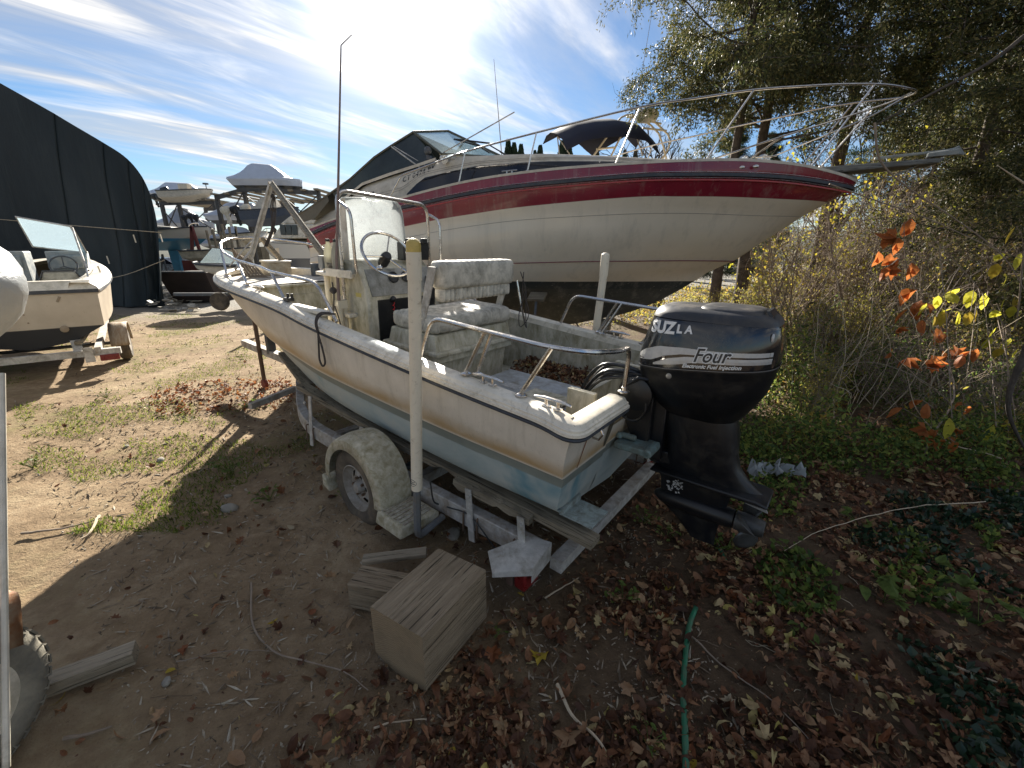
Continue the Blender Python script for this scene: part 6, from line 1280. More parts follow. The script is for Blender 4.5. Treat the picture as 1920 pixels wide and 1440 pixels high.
def dens(x, y):
    b = lerp_tab(BX, y); d = (x - b); n_ = noise.noise(Vector((x * 1.3, y * 1.3, 4))) * .5
    v = max(0, min(1, (d + .15 + n_) / .45)) * max(.08, .62 + 1.1 * noise.noise(Vector((x * 2.3, y * 2.3, 7))))
    bare = ((x - .28) / .42) ** 2 + ((y - 1.62) / .32) ** 2
    if bare < 1: v *= .12 + .5 * bare
    e = ((x + 4.0) / 1.5) ** 2 + ((y - 5.7) / .95) ** 2; v = max(v, .5 * (1 - e) + n_ * .4) if e < 1.2 else v
    base = .018 if x > -3.2 else .012
    if x < -1.9 and y > 2.4: base = .04
    e2 = ((x + .45) / .5) ** 2 + ((y - 1.25) / .45) ** 2; v = max(v, .42 * (1 - e2)) if e2 < 1 else v
    e3 = ((x - .15) / .9) ** 2 + ((y - 2.6) / .35) ** 2; v = max(v, .12) if e3 < 1 else v
    if x > 5 and x > b: v = max(v, .7)
    e4 = ((x - 1.6) / 3.4) ** 2 + ((y - 6.3) / 2.2) ** 2; v = max(v, .6 * (1 - e4) + .15) if e4 < 1 else v
    return max(v, base)
rl = random.Random(21); protos = [(k, leaf_geo(k, 1.0, rl, c)) for k, c in (('oval', .5), ('oak', .6), ('narrow', .5), ('oval', 1.2), ('maple', 1.4), ('oval', .8), ('oak', 1.3), ('oval', 1.9), ('narrow', 1.2), ('oak', 1.9), ('oval', 2.6), ('oval', 1.5), ('narrow', 2.2), ('oval', .9), ('maple', 2.2))]
def rotm(rng, tilt=.5): return Matrix.Rotation(rng.uniform(0, 2 * pi), 3, 'Z') @ Matrix.Rotation(rng.gauss(0, tilt), 3, 'X') @ Matrix.Rotation(rng.gauss(0, tilt), 3, 'Y')
def scatter(name, N, pick, size, mat, tilt=.35, label=None, cat=None, zj=.02, zf=gh, kinds=None):
    V, Fs = [], []; k = 0; t = 0
    while k < N and t < N * 14:
        t += 1; q = pick()
        if q is None: continue
        x, y = q[:2]; zz = q[2] if len(q) > 2 else zf(x, y) + rl.uniform(.001, zj); s = size(); vs, fs = rl.choice(protos if kinds is None else [p for p in protos if p[0] in kinds])[1]; R = rotm(rl, tilt); o = len(V); c = Vector((x, y, zz))
        V += [c + R @ (v * s) for v in vs]; Fs += [tuple(i + o for i in f) for f in fs]; k += 1
    me = bpy.data.meshes.new(name); me.from_pydata(V, [], Fs); me.materials.append(mat); o = bpy.data.objects.new(name, me); COL.objects.link(o); W[o] = I4; tag(o, label, cat, None, 'stuff'); return o
def pick_litter():
    r = rl.random()
    if r < .62: y = 1.0 + 3.2 * rl.random() ** 1.3; x = rl.uniform(-2.6, y * 1.6 + .4)
    elif r < .9: y = rl.uniform(3, 9); x = rl.uniform(-6, y * 1.3)
    else: y = rl.uniform(6, 16); x = rl.uniform(3, y * 1.25)
    return (x, y) if rl.random() < dens(x, y) else None
scatter('leaf_litter', 26000, pick_litter, lambda: rl.choice((.012, .018, .022, .03, .035, .045, .055, .08)), M['litter'], .55, 'bed of fallen brown leaves covering the shaded ground on the right', 'leaves', .035)
def pick_red():
    x = rl.uniform(-5.4, -2.6); y = rl.uniform(4.7, 6.8); e = ((x + 4.0) / 1.35) ** 2 + ((y - 5.7) / .95) ** 2; return (x, y) if e < .7 + .5 * noise.noise(Vector((x * 2, y * 2, 0))) else None
scatter('red_litter', 650, pick_red, lambda: rl.uniform(.03, .075), leafmat('rust_litter', [(0, (.10, .04, .02)), (.5, (.28, .085, .03)), (1, (.42, .20, .07))], .4), .5, 'patch of rusty red leaves beside the trailer tongue', 'leaves', .05)
# individually visible leaves
LM = []
for k in range(10):
    vs, fs = leaf_geo(('oak', 'maple', 'oval', 'narrow', 'oval', 'maple', 'oak', 'oval', 'maple', 'narrow')[k], 1.0, rl, .75)
    for mn in ('leaf_brown', 'leaf_tan', 'leaf_rust', 'leaf_yellow', 'leaf_pale'):
        me = bpy.data.meshes.new('fallen_leaf'); me.from_pydata(vs, [], fs); me.materials.append(M[mn]); LM.append((k, mn, me))
def put_leaf(x, y, s, mn, lab, kind=None, tilt=.35, z=None, grp='fallen leaves', rot=None):
    c = [m for m in LM if m[1] == mn and (kind is None or m[0] == kind)]; me = rl.choice(c)[2]; o = bpy.data.objects.new('fallen_leaf', me); COL.objects.link(o)
    o.location = (x, y, (gh(x, y) if z is None else z) + .012); o.rotation_euler = (rl.gauss(0, tilt), rl.gauss(0, tilt), rl.uniform(0, 6.28) if rot is None else rot); o.scale = (s,) * 3; tag(o, lab, 'leaf', grp); return o
cnt = 0; LBL = {'leaf_brown': 'curled brown fallen leaf lying on the dirt and litter', 'leaf_tan': 'tan dry fallen leaf lying on the dirt and litter', 'leaf_rust': 'rusty red fallen leaf lying on the dirt and litter', 'leaf_yellow': 'small yellow fallen leaf lying on the dirt and litter', 'leaf_pale': 'pale dry fallen leaf lying on the dirt and litter'}
while cnt < 250:
    y = 1.0 + 2.0 * rl.random() ** 1.5; x = rl.uniform(-2.2, y * 1.3)
    if rl.random() > max(dens(x, y), .09): continue
    mn = rl.choices(('leaf_brown', 'leaf_tan', 'leaf_rust', 'leaf_yellow', 'leaf_pale'), (45, 28, 14, 5, 8))[0]; kd = rl.randrange(10); zone = 'on the bare soil' if dens(x, y) < .2 else 'in the litter by the green hose' if abs(x - .75) < .3 and y < 2.1 else 'in the litter right of the hose' if x > 1.0 and y < 2.1 else 'in the litter behind the engine' if y > 2.1 and x > 1 else 'in the litter near the big timber block' if x < .2 else 'in the litter between block and hose'; put_leaf(x, y, rl.uniform(.045, .095), mn, {'leaf_brown': 'brown', 'leaf_tan': 'tan', 'leaf_rust': 'rusty red', 'leaf_yellow': 'small yellow', 'leaf_pale': 'pale'}[mn] + ' ' + ('lobed oak', 'maple', 'oval', 'narrow', 'rounded', 'pointed maple', 'curled oak', 'curled oval', 'ragged maple', 'long narrow')[kd] + ' leaf lying ' + zone, kd); cnt += 1
for u, v, s, mn, kd, lab in ((1465, 1090, .115, 'leaf_yellow', 2, 'large yellow leaf on the brown litter behind the engine'), (1375, 1118, .10, 'leaf_rust', 4, 'bright red and yellow leaf on the litter right of the hose top'), (112, 1312, .08, 'leaf_yellow', 3, 'yellow green leaf against the plank at lower left'), (545, 988, .07, 'leaf_pale', 2, 'pale oval leaf on bare soil left of the trailer wheel'), (632, 1022, .10, 'leaf_brown', 0, 'brown lobed oak leaf on bare soil above the timber blocks'), (612, 1050, .055, 'leaf_pale', 9, 'small pale leaf upright on soil above the timber blocks'), (1068, 1388, .13, 'leaf_tan', 1, 'big tan maple leaf in the bottom centre litter'), (1020, 1395, .09, 'leaf_tan', 9, 'narrow tan leaf left of the big maple leaf at the bottom'), (1175, 1300, .08, 'leaf_tan', 5, 'tan lobed leaf on bare soil left of the green hose'), (1655, 1392, .11, 'leaf_rust', 3, 'orange brown narrow leaf at the bottom right litter'), (1615, 1285, .075, 'leaf_pale', 4, 'whitish torn leaf on the litter right of the hose'), (1548, 1145, .09, 'leaf_tan', 2, 'tan leaf standing upright in the litter right of the engine'), (1240, 1380, .10, 'leaf_brown', 7, 'curled brown leaf beside the lower end of the hose'), (510, 1166, .06, 'leaf_yellow', 9, 'small yellow leaf on bare soil left of the big timber block'), (320, 1258, .05, 'leaf_yellow', 7, 'small yellow leaf beside the grey plank end')):
    q = gnd(u, v); put_leaf(q.x, q.y, s, mn, lab, kd, .25)
# leaves inside the boat
def pick_cock():
    x = rl.uniform(.35, 1.45); y = rl.uniform(-.76, .76)
    if -.34 < y < .38 and .36 < x: return None if rl.random() > .02 else None
    q = FB @ Vector((x, y, ZF + rl.uniform(.005, .05) + (.12 * min(1, (-.34 - y) / .2) if y < -.34 else 0))); return (q.x, q.y, q.z)
scatter('cockpit_leaves', 3200, pick_cock, lambda: rl.uniform(.025, .06), M['litter'], .6, 'brown leaves piled on the cockpit floor of the fishing boat', 'leaves')
def pick_deck():
    x = rl.uniform(4.3, 5.1); y = rl.uniform(-.7, .6); q = FB @ Vector((x, y, 1.125)); return (q.x, q.y, q.z) if rl.random() < .5 + noise.noise(Vector((x * 5, y * 5, 0))) else None
scatter('deck_leaves', 130, pick_deck, lambda: rl.uniform(.02, .05), M['litter'], .3, 'scattered dry leaves on the fore deck of the fishing boat', 'leaves')
def pick_hatch():
    x = rl.uniform(.34, .52); y = rl.uniform(.05, .36); q = FB @ Vector((x, y, .64)); return (q.x, q.y, q.z)
scatter('hatch_leaves', 120, pick_hatch, lambda: rl.uniform(.015, .03), M['litter'], .5, 'crumbled leaves on the rear end of the grey fish box', 'leaves')
# wood chips, stones, twigs on the bare soil
V, Fs = [], []
for k in range(9000):
    if k < 6500: y = 1.0 + 4.5 * rl.random() ** 1.4; x = rl.uniform(-y * 1.25, 1.0)
    else: y = rl.uniform(4, 12); x = rl.uniform(-y * 1.1, -1.5)
    s = rl.uniform(.0025, .008) * (1 + .12 * y); c = Vector((x, y, gh(x, y) + s * .3)); R = rotm(rl, .5); l = rl.choice((1, 1, 1.5, 4, 6)); o = len(V)
    V += [c + R @ Vector(p) for p in ((-s * l, 0, 0), (0, -s * .7, 0), (s * l, 0, 0), (0, s * .7, 0), (0, 0, s * .8))]; Fs += [(o, o + 1, o + 4), (o + 1, o + 2, o + 4), (o + 2, o + 3, o + 4), (o + 3, o, o + 4)]
me = bpy.data.meshes.new('soil_debris'); me.from_pydata(V, [], Fs); me.materials.append(leafmat('soil_chips', [(0, (.10, .075, .05)), (.4, (.26, .20, .14)), (.8, (.40, .34, .25)), (1, (.52, .46, .36))], 0, .9)); o = bpy.data.objects.new('soil_debris', me); COL.objects.link(o); tag(o, 'tiny stones and wood chips strewn over the bare soil', 'debris', None, 'stuff')
# stones
def stone(u, v, s, lab, z=.25):
    q = gnd(u, v); m = MB(); R = rotm(rl, .3); m.sph((q.x, q.y, gh(q.x, q.y) + s * z), s, 12, 8, (1.2, .8, .55), R); m.v = [p + (p - q).normalized() * s * .18 * noise.noise(p * (1.4 / s)) for p in m.v]; o = m.build('stone', pm('field_stone', (.26, .24, .20), .9, 0, .3, 12, bump=.4) if 'field_stone' not in bpy.data.materials else bpy.data.materials['field_stone']); tag(o, lab, 'stone'); return o
stone(430, 952, .055, 'large half buried stone on the soil left of the trailer wheel'); stone(428, 930, .025, 'small round stone just behind the large half buried stone')
stone(300, 858, .04, 'grey stone alone on the sunlit dirt left of the shadow edge'); stone(236, 835, .028, 'small grey stone on the sunlit dirt, left one of a pair'); stone(312, 1278, .026, 'pinkish small stone on soil near the grey plank'); stone(1118, 985, .05, 'stone under the trailer beam'); stone(850, 1000, .06, 'stone behind the guide pole foot')
# ------------------------------------------------------------------ timbers
def timber(name, pts_top, h, mat, matend, label, cat, cut=None):
    m = MB(); t = [Vector(p) for p in pts_top]; b = [p - Vector((0, 0, h)) for p in t]; m.hexa(b, t); o = m.build(name, mat, smooth=False, bevel=.008); tag(o, label, cat); return o
# big block: top face corners measured in the picture, height .30
def big_block():
    zt = .335; A_, B_, C_, D_ = gnd(690, 1140, zt), gnd(795, 1192, zt), gnd(905, 1062, zt), gnd(818, 1030, zt)
    ax = (D_ - A_).normalized(); ax.z = 0; ax.normalize(); sd = Vector((ax.y, -ax.x, 0)); L = (D_ - A_).length; L = ((D_ - A_).length + (C_ - B_).length) / 2; w = abs((B_ - A_).dot(sd))
    F = Matrix(((ax.x, -sd.x, 0, (A_.x + B_.x) / 2), (ax.y, -sd.y, 0, (A_.y + B_.y) / 2), (0, 0, 1, 0), (0, 0, 0, 1)))
    o = None; m = MB(F); n = 16; rg = []; hw = w / 2
    for k in range(n + 1):
        x = L * k / n; j = lambda s: .0025 * noise.noise(Vector((x * 14, s * 3, 2)))
        arc = [Vector((x + (.0), y, -.0 + .055 * (abs(y) / hw) ** 2.2 * (1 if y > 0 else .3))) for y in (hw, hw * .6, hw * .2, -hw * .3, -hw * .7, -hw)]
        rg.append([Vector((x, -hw - j(1), zt)), Vector((x, -hw * .35, zt + j(4))), Vector((x, hw * .35, zt + j(5))), Vector((x, hw + j(2), zt))] + arc)
    m.loft(rg, closed=True, cap=False); m.cur = 1; m.add(rg[0], [tuple(range(10))]); m.add(rg[-1], [tuple(range(10))]); m.mi = m.mi[:-2] + [1, 1]
    o = m.build('timber_block', [M['block'], M['blockend']], smooth=False, bevel=.006); 
    # bring the object's own axes along the grain
    R = F.to_3x3(); loc = o.location.copy(); 
    o.data.transform(R.inverted().to_4x4()); o.matrix_world = Matrix.Translation(loc) @ R.to_4x4(); tag(o, 'big square timber block end on to us with cracked weathered top', 'block'); return o
big_block()
def bar_obj(name, p, q, w, h, mat, label, cat, bevel=.004):
    p, q = Vector(p), Vector(q); d = q - p; L = d.length; ax = d.normalized(); sd = Vector((-ax.y, ax.x, 0)).normalized(); up = ax.cross(sd); c = (p + q) / 2
    m = MB(); m.bb(-L / 2, L / 2, -w / 2, w / 2, -h / 2, h / 2); me_o = m.build(name, mat, smooth=False, bevel=bevel); me_o.data.transform(Matrix.Translation(me_o.location))
    me_o.matrix_world = Matrix(((ax.x, sd.x, up.x, c.x), (ax.y, sd.y, up.y, c.y), (ax.z, sd.z, up.z, c.z), (0, 0, 0, 1))); tag(me_o, label, cat); return me_o
bar_obj('timber_block', gnd(668, 1098, .09), gnd(768, 1118, .09) , .16, .17, M['block'], 'smaller timber block tucked behind the left of the big block', 'block', .01)
a, b = gnd(680, 1050, .10), gnd(800, 1035, .12); bar_obj('grooved_board', a, b, .075, .03, M['plank'], 'short grooved grey board lying behind the timber blocks', 'board')
a, b = gnd(75, 1290, .045), gnd(255, 1222, .06); bar_obj('plank', a, b, .09, .07, M['plank'], 'grey cracked timber plank lying at the lower left edge', 'plank')
# garden hose
P = [gnd(u, v, .03) for u, v in ((1305, 1138), (1292, 1175), (1284, 1240), (1281, 1300), (1284, 1360), (1286, 1430), (1290, 1520))]; m = MB(); m.tube(catmull(P, 40), .0135, 10); o = m.build('garden_hose', pm('green_hose', (.02, .15, .075), .4, 0, .2, 12, dirt=((.12, .09, .06), .45, 22))); tag(o, 'green garden hose running towards us through the leaf litter', 'hose')
m = MB(); m.tube(catmull([gnd(1345, 1020, .02), gnd(1352, 1035, .03), gnd(1362, 1055, .02)], 10), .012, 8); o = m.build('garden_hose', bpy.data.materials['green_hose']); tag(o, 'far piece of green hose showing under the engine skeg', 'hose')
# crumpled plastic
m = MB(); q = gnd(1450, 890); rg = []
for i in range(15): rg.append([Vector((q.x - .26 + .034 * i + .03 * noise.noise(Vector((i * .7, j, 4))), q.y - .10 + .03 * j * (1 - abs(i - 7) / 11) + .06 * noise.noise(Vector((i * .5, j * .3, 2))), .015 + .22 * abs(noise.noise(Vector((i * .43, j * .6, 5)))) + .05 * abs(noise.noise(Vector((i * 1.7, j * 1.3, 8)))))) for j in range(7)])
m.loft(rg); o = m.build('plastic_scrap', M['wrap'], angle=20); tag(o, 'crumpled pale plastic lying in the leaves right of the engine', 'plastic')
# twigs and vines
def twig(pts, r, lab, mat='twig', z=.012, cat='twig', name='twig'):
    P = [gnd(u, v, z) for u, v in pts]; P = catmull(P, 5 * len(P)); P = [Vector((p.x, p.y, gh(p.x, p.y) + r + z + .012 * abs(noise.noise(p * 9)))) for p in P]; m = MB(); m.tube(P, [r * (1 - .6 * i / len(P)) for i in range(len(P))], 6); o = m.build(name, M[mat]); tag(o, lab, cat); return o
twig([(472, 1095), (474, 1170), (510, 1215), (570, 1235), (640, 1255), (690, 1290)], .006, 'long curved vine on the bare soil left of the big block', cat='vine', name='vine')
twig([(40, 1000), (100, 992), (190, 975)], .010, 'dark stick on the sunlit dirt at left')
twig([(186, 968), (172, 1000), (152, 1014)], .011, 'short pale forked stick at the shadow edge on the left', 'twig_lt')
twig([(1045, 1285), (1070, 1340), (1120, 1390), (1150, 1440)], .009, 'curved pale branch at the bottom centre in the litter', 'twig_lt')
twig([(120, 1385), (160, 1378), (210, 1362)], .009, 'short thick stick on the soil at the bottom left')
twig([(700, 1360), (740, 1350), (810, 1348)], .005, 'thin bent stem on soil under the big timber block', 'twig_lt')
twig([(1022, 1115), (1055, 1095), (1085, 1080)], .006, 'straight pale stick behind the tail light', 'twig_lt')
twig([(1290, 1195), (1370, 1265), (1450, 1320), (1560, 1440)], .0045, 'thin straight vine stem crossing the litter right of the hose', cat='vine', name='vine')
twig([(1755, 1230), (1810, 1255), (1875, 1280)], .009, 'grey stick lying on the ivy at right', 'twig_lt')
twig([(1850, 935), (1700, 950), (1560, 990), (1470, 1035)], .004, 'long thin red stem arching over the litter at right', 'twig_lt', .06, cat='vine', name='vine')
twig([(330, 1240), (430, 1218), (520, 1216)], .003, 'hair thin root on the bare soil near the plank')
rt = random.Random(31); V = MB()
for k in range(330):
    y = 1.0 + 4.5 * rt.random() ** 1.4; x = rt.uniform(-y * 1.2, y * 1.2); a = rt.uniform(0, 6.28); l = rt.uniform(.04, .22); P = []
    for i in range(5): a += rt.gauss(0, .3); x += cos(a) * l / 5; y += sin(a) * l / 5; P.append(Vector((x, y, gh(x, y) + .006 + rt.uniform(0, .012))))
    V.tube(P, rt.uniform(.0012, .003), 3, cap=False)
o = V.build('twig_litter', leafmat('twig_colours', [(0, (.10, .07, .045)), (.6, (.24, .18, .12)), (1, (.42, .35, .24))], 0, .9), smooth=False); o.data.transform(Matrix.Translation(o.location)); o.location = (0, 0, 0); tag(o, 'thin twigs and stems strewn over the ground', 'twigs', None, 'stuff')
# ------------------------------------------------------------------ plants
rv = random.Random(77)
M['cedar'] = leafmat('cedar_foliage', [(0, (.026, .036, .012)), (.35, (.062, .074, .026)), (.7, (.13, .13, .045)), (1, (.25, .21, .08))], .42, .5)
M['pine'] = leafmat('pine_foliage', [(0, (.015, .032, .018)), (.5, (.035, .062, .034)), (1, (.075, .11, .055))], .3, .55)
M['hedge'] = leafmat('thicket_leaves', [(0, (.13, .085, .04)), (.3, (.25, .19, .07)), (.6, (.31, .31, .07)), (.85, (.52, .44, .08)), (1, (.55, .30, .07))], .6)
M['yellow'] = leafmat('yellow_leaves', [(0, (.30, .34, .04)), (.5, (.52, .46, .05)), (1, (.62, .44, .06))], .55)
M['weed'] = leafmat('green_leaves', [(0, (.04, .075, .02)), (.5, (.13, .20, .045)), (1, (.36, .40, .09))], .55)
M['ivy'] = leafmat('ivy_leaves', [(0, (.012, .032, .016)), (.6, (.03, .062, .03)), (1, (.07, .11, .05))], .25, .35, spec=.5)
M['gold'] = leafmat('goldenrod_leaves', [(0, (.18, .20, .04)), (.5, (.42, .40, .07)), (1, (.62, .50, .09))], .6)
M['grass'] = leafmat('grass_blades', [(0, (.07, .11, .015)), (.6, (.16, .21, .03)), (1, (.34, .34, .07))], .5)
class LC:       # cloud of small leaves
    def __init__(s): s.v = []; s.f = []
    def leaf(s, p, d, L, w, rng):
        d = d.normalized(); sd = d.cross(Vector((rng.gauss(0, 1), rng.gauss(0, 1), rng.gauss(0, 1)))); 
        if sd.length < 1e-4: return
        sd = sd.normalized() * w * .5; up = d.cross(sd).normalized() * L * rng.uniform(-.12, .12); o = len(s.v); m = p + d * L * .5 + up
        s.v += [p, m + sd, p + d * L, m - sd]; s.f.append((o, o + 1, o + 2, o + 3))
    def mesh(s, name, mat):
        me = bpy.data.meshes.new(name); me.from_pydata(s.v, [], s.f); me.materials.append(mat); return me
def rv3(rng): return Vector((rng.gauss(0, 1), rng.gauss(0, 1), rng.gauss(0, 1)))
def tubes_mesh(name, lines, mat):
    m = MB()
    for pts, r0, r1, sg in lines: n = len(pts); m.tube(pts, [r0 + (r1 - r0) * i / max(n - 1, 1) for i in range(n)], sg, cap=False)
    me = bpy.data.meshes.new(name); me.from_pydata([tuple(p) for p in m.v], [], m.f); me.polygons.foreach_set('use_smooth', [True] * len(me.polygons)); me.materials.append(mat); return me
def wander(p, d, L, n, jit, rng, up=0.0):
    P = [p.copy()]; d = d.normalized()
    for i in range(n): d = (d + rv3(rng) * jit + Vector((0, 0, up))).normalized(); P.append(P[-1] + d * L / n)
    return P, d
def evergreen(H, base, rad, nb, seed, style='cedar', dens_=1.0, lean=0):
    rng = random.Random(seed); lines = []; lc = LC(); tr = [Vector((lean * (z / H) ** 1.5 + .12 * noise.noise(Vector((z, seed, 0))), .12 * noise.noise(Vector((z, 0, seed))), z)) for z in [H * k / 12 for k in range(13)]]
    lines.append((tr, .13 * H / 8, .02, 8))
    for k in range(nb):
        z = base + (H - base) * (k + rng.random()) / nb; t = (z - base) / (H - base); R = rad * (1 - t ** 1.6 * .88) * rng.uniform(.55, 1.12) * (1 if t > .08 else .8)
        a = rng.uniform(0, 2 * pi); c = tr[min(int(z / H * 12), 11)].copy(); c.z = z; d = Vector((cos(a), sin(a), rng.uniform(-.05, .45)))
        P, dd = wander(c, d, R, 7, .13, rng, -.02 if style == 'cedar' else .02); lines.append((P, .028, .006, 4))
        for i in range(2, 8):
            for q in range(3):
                d2 = (dd + rv3(rng) * .75 + Vector((0, 0, -.1 if style == 'cedar' else .15))); P2, d3 = wander(P[i], d2, R * .26 * rng.uniform(.5, 1.3), 4, .25, rng, -.05); lines.append((P2, .007, .002, 3))
                if rng.random() < .06: continue
                for pt in P2[1:]:
                    n = int((27 if style == 'cedar' else 18) * dens_)
                    for _ in range(n):
                        g = rv3(rng) * .085; dl = (d3 * .6 + rv3(rng) * .7 + Vector((0, 0, -.25 if style == 'cedar' else .1))); lc.leaf(pt + g, dl, rng.uniform(.055, .115), rng.uniform(.018, .034), rng)
    return tubes_mesh('trunk', lines, M['bark']), lc.mesh('crown', M['cedar'] if style == 'cedar' else M['pine'])
def place_tree(meshes, x, y, s, rz, name, label, cat, group=None, z=0, names=('trunk', 'crown'), sz=None):
    t = thing(name, label, cat, Matrix.Translation((x, y, z)) @ Matrix.Rotation(rz, 4, 'Z') @ Matrix.Diagonal((s, s, sz or s, 1)), group)
    for me, nm in zip(meshes, names):
        if me is None: continue
        o = bpy.data.objects.new(nm, me); COL.objects.link(o); o.parent = t
        if nm in ('crown', 'leaves', 'twigs', 'blades'): o['kind'] = 'stuff'
    return t
E1 = evergreen(10, 4.0, 3.4, 54, 1); E2 = evergreen(10, 1.0, 2.8, 66, 2); E3 = evergreen(9, .6, 2.5, 62, 3, 'pine'); E4 = evergreen(11, 4.4, 3.6, 54, 9)
place_tree(E4, 5.7, 12.2, .82, 2.7, 'evergreen_tree', 'cedar crown reaching furthest left over the cruiser deck', 'tree', 'evergreens along the right side', sz=1.18)
for (x, y, s, rz, e, lab) in ((6.6, 12.6, 1.15, .4, E1, 'tall dark cedar overhanging the cruiser bow, leftmost of the tall cedars'), (9.3, 13.5, 1.25, 2.1, E4, 'tall cedar with bare lower trunk behind the bow rail'), (11.8, 12.0, 1.1, 4.0, E1, 'tall cedar with bare lower trunk right of the cruiser bow rail'),
        (10.3, 8.9, .95, 1.0, E2, 'bushy cedar with branches to the ground beyond the bow pulpit'), (8.2, 6.4, .78, 5.0, E2, 'near bushy cedar filling the right edge of the picture'), (14.5, 12.5, 1.2, 3.0, E2, 'bushy cedar behind the near one at the right edge'),
        (9.6, 20.5, .82, 0, E3, 'dark green pine in the gap under the cedar crown'), (12.2, 22.5, .78, 2.2, E3, 'dark pine just right of the one in the gap'), (15.5, 19, 1.0, 1.2, E3, 'pine behind the yellow leaved thicket'), (20, 20, 1.1, 3.3, E2, 'far cedar behind the thicket at right'), (26, 22, 1.3, .3, E3, 'farthest pine at the right behind the thicket')):
    place_tree(e, x, y, s, rz, 'evergreen_tree', lab, 'tree', 'evergreens along the right side')
def shrub(seed, H=2.6, stems=7, leaves=300, mat='hedge', lw=.03, spread=.35, twigm='twig', curve=0.0):
    rng = random.Random(seed); lines = []; lc = LC(); tips = []
    for k in range(stems):
        a = rng.uniform(0, 6.28); d = Vector((cos(a) * spread, sin(a) * spread, 1)); P, dd = wander(Vector((rng.gauss(0, .12), rng.gauss(0, .12), 0)), d, H * rng.uniform(.6, 1.05), 9, .10, rng, curve); lines.append((P, .016, .005, 5)); tips += P[5:]
        for i in range(2, 10):
            for q in range(2):
                P2, d2 = wander(P[i], dd + rv3(rng) * .7, H * rng.uniform(.12, .34), 5, .22, rng); lines.append((P2, .006, .002, 3)); tips += P2[2:]
                for w in range(3): P3, d3 = wander(P2[rng.randint(1, 5)], d2 + rv3(rng) * .9, H * rng.uniform(.05, .16), 3, .25, rng); lines.append((P3, .003, .0015, 3)); tips += P3[1:]
    for k in range(leaves): p = rng.choice(tips); lc.leaf(p + rv3(rng) * .02, rv3(rng) + Vector((0, 0, -.5)), rng.uniform(.6, 1.3) * lw * 1.5, rng.uniform(.7, 1.2) * lw, rng)
    return tubes_mesh('stems', lines, M[twigm]), lc.mesh('leaves', M[mat])
SH = [shrub(41, 2.8, 7, 260), shrub(42, 3.2, 6, 420, 'yellow', .05), shrub(43, 2.4, 9, 1300, 'hedge', .04), shrub(44, 3.4, 8, 60, 'hedge'), shrub(45, 1.6, 10, 900, 'weed', .035, .6), shrub(46, 1.1, 16, 1800, 'gold', .026, .35)]
ADJ = ('brown twiggy shrub with few leaves', 'bare shrub with scattered yellow leaves', 'dense brown and yellow leaved shrub', 'bare many stemmed shrub', 'low green leaved shrub', 'feathery yellow green weed clump')
def where(x, y):
    r = x / y; h_ = ('left', 'left centre', 'centre', 'right centre', 'right')[0 if r < .65 else 1 if r < .8 else 2 if r < .97 else 3 if r < 1.15 else 4]; dd_ = 'front' if y < 6 else 'second' if y < 9 else 'third' if y < 12 else 'fourth' if y < 17 else 'back'; return 'in the %s row of the thicket, %s part' % (dd_, h_)
    d = 'close to the engine' if y < 5.5 and x < 5 else 'under the cruiser bow' if x < 7.5 and y < 11 else 'at the right edge of the thicket' if x > 1.15 * y else 'deep in the thicket'
    return d
spots = []
# stems seen under the cruiser's bow
for x, y, k, s in ((6.2, 9.6, 3, .9), (6.9, 10.4, 0, 1.0), (7.6, 9.4, 3, 1.05), (8.4, 10.8, 3, 1.1), (5.6, 10.2, 5, 1.1), (6.3, 8.8, 5, .9), (7.0, 8.6, 5, 1.0), (5.3, 9.0, 5, .8), (7.9, 8.0, 0, .8), (4.6, 9.8, 5, .9), 
                   (5.9, 7.8, 5, .8), (4.9, 7.3, 4, .7), (4.0, 5.2, 5, .55), (4.3, 5.8, 4, .6), (4.9, 5.4, 4, .6), (5.6, 5.8, 4, .7), (3.5, 4.6, 5, .45), (4.6, 4.5, 4, .5), (5.4, 4.6, 4, .55), (6.2, 4.9, 4, .7), (6.8, 6.0, 2, .7), (7.0, 7.0, 0, .8), (6.0, 6.6, 4, .6),
                   (7.3, 5.2, 2, .8), (6.6, 4.2, 0, .7), (8.6, 7.6, 2, 1.0), (9.2, 9.0, 0, 1.2), (8.8, 10.2, 1, 1.15), (7.7, 11.6, 1, 1.0), (9.0, 12.2, 1, 1.35), (10.2, 11.2, 1, 1.4), (8.6, 14.0, 1, 1.5), (10.4, 13.6, 1, 1.6), (11.6, 10.4, 2, 1.3), (12.6, 13.5, 0, 1.6)): spots.append((x, y, k, s))
for k in range(40):
    y = rv.uniform(9, 24); x = rv.uniform(.62 * y + .8, 1.5 * y); spots.append((x, y, rv.choice((0, 1, 2, 1, 5, 5)), rv.uniform(.7, 1.15)))
for k in range(16):
    y = rv.uniform(6.5, 12); x = rv.uniform(1.0 * y, 1.5 * y); spots.append((x, y, rv.choice((2, 0, 2, 4)), rv.uniform(.8, 1.3)))
for x, y, k, s in spots: place_tree(SH[k], x, y, s, rv.uniform(0, 6.28), 'shrub' if k != 5 else 'weed_clump', ADJ[k] + ' ' + where(x, y), 'shrub' if k != 5 else 'weed', ('shrubs of the thicket' if k != 5 else 'weed clumps of the thicket'), names=('stems', 'leaves'))
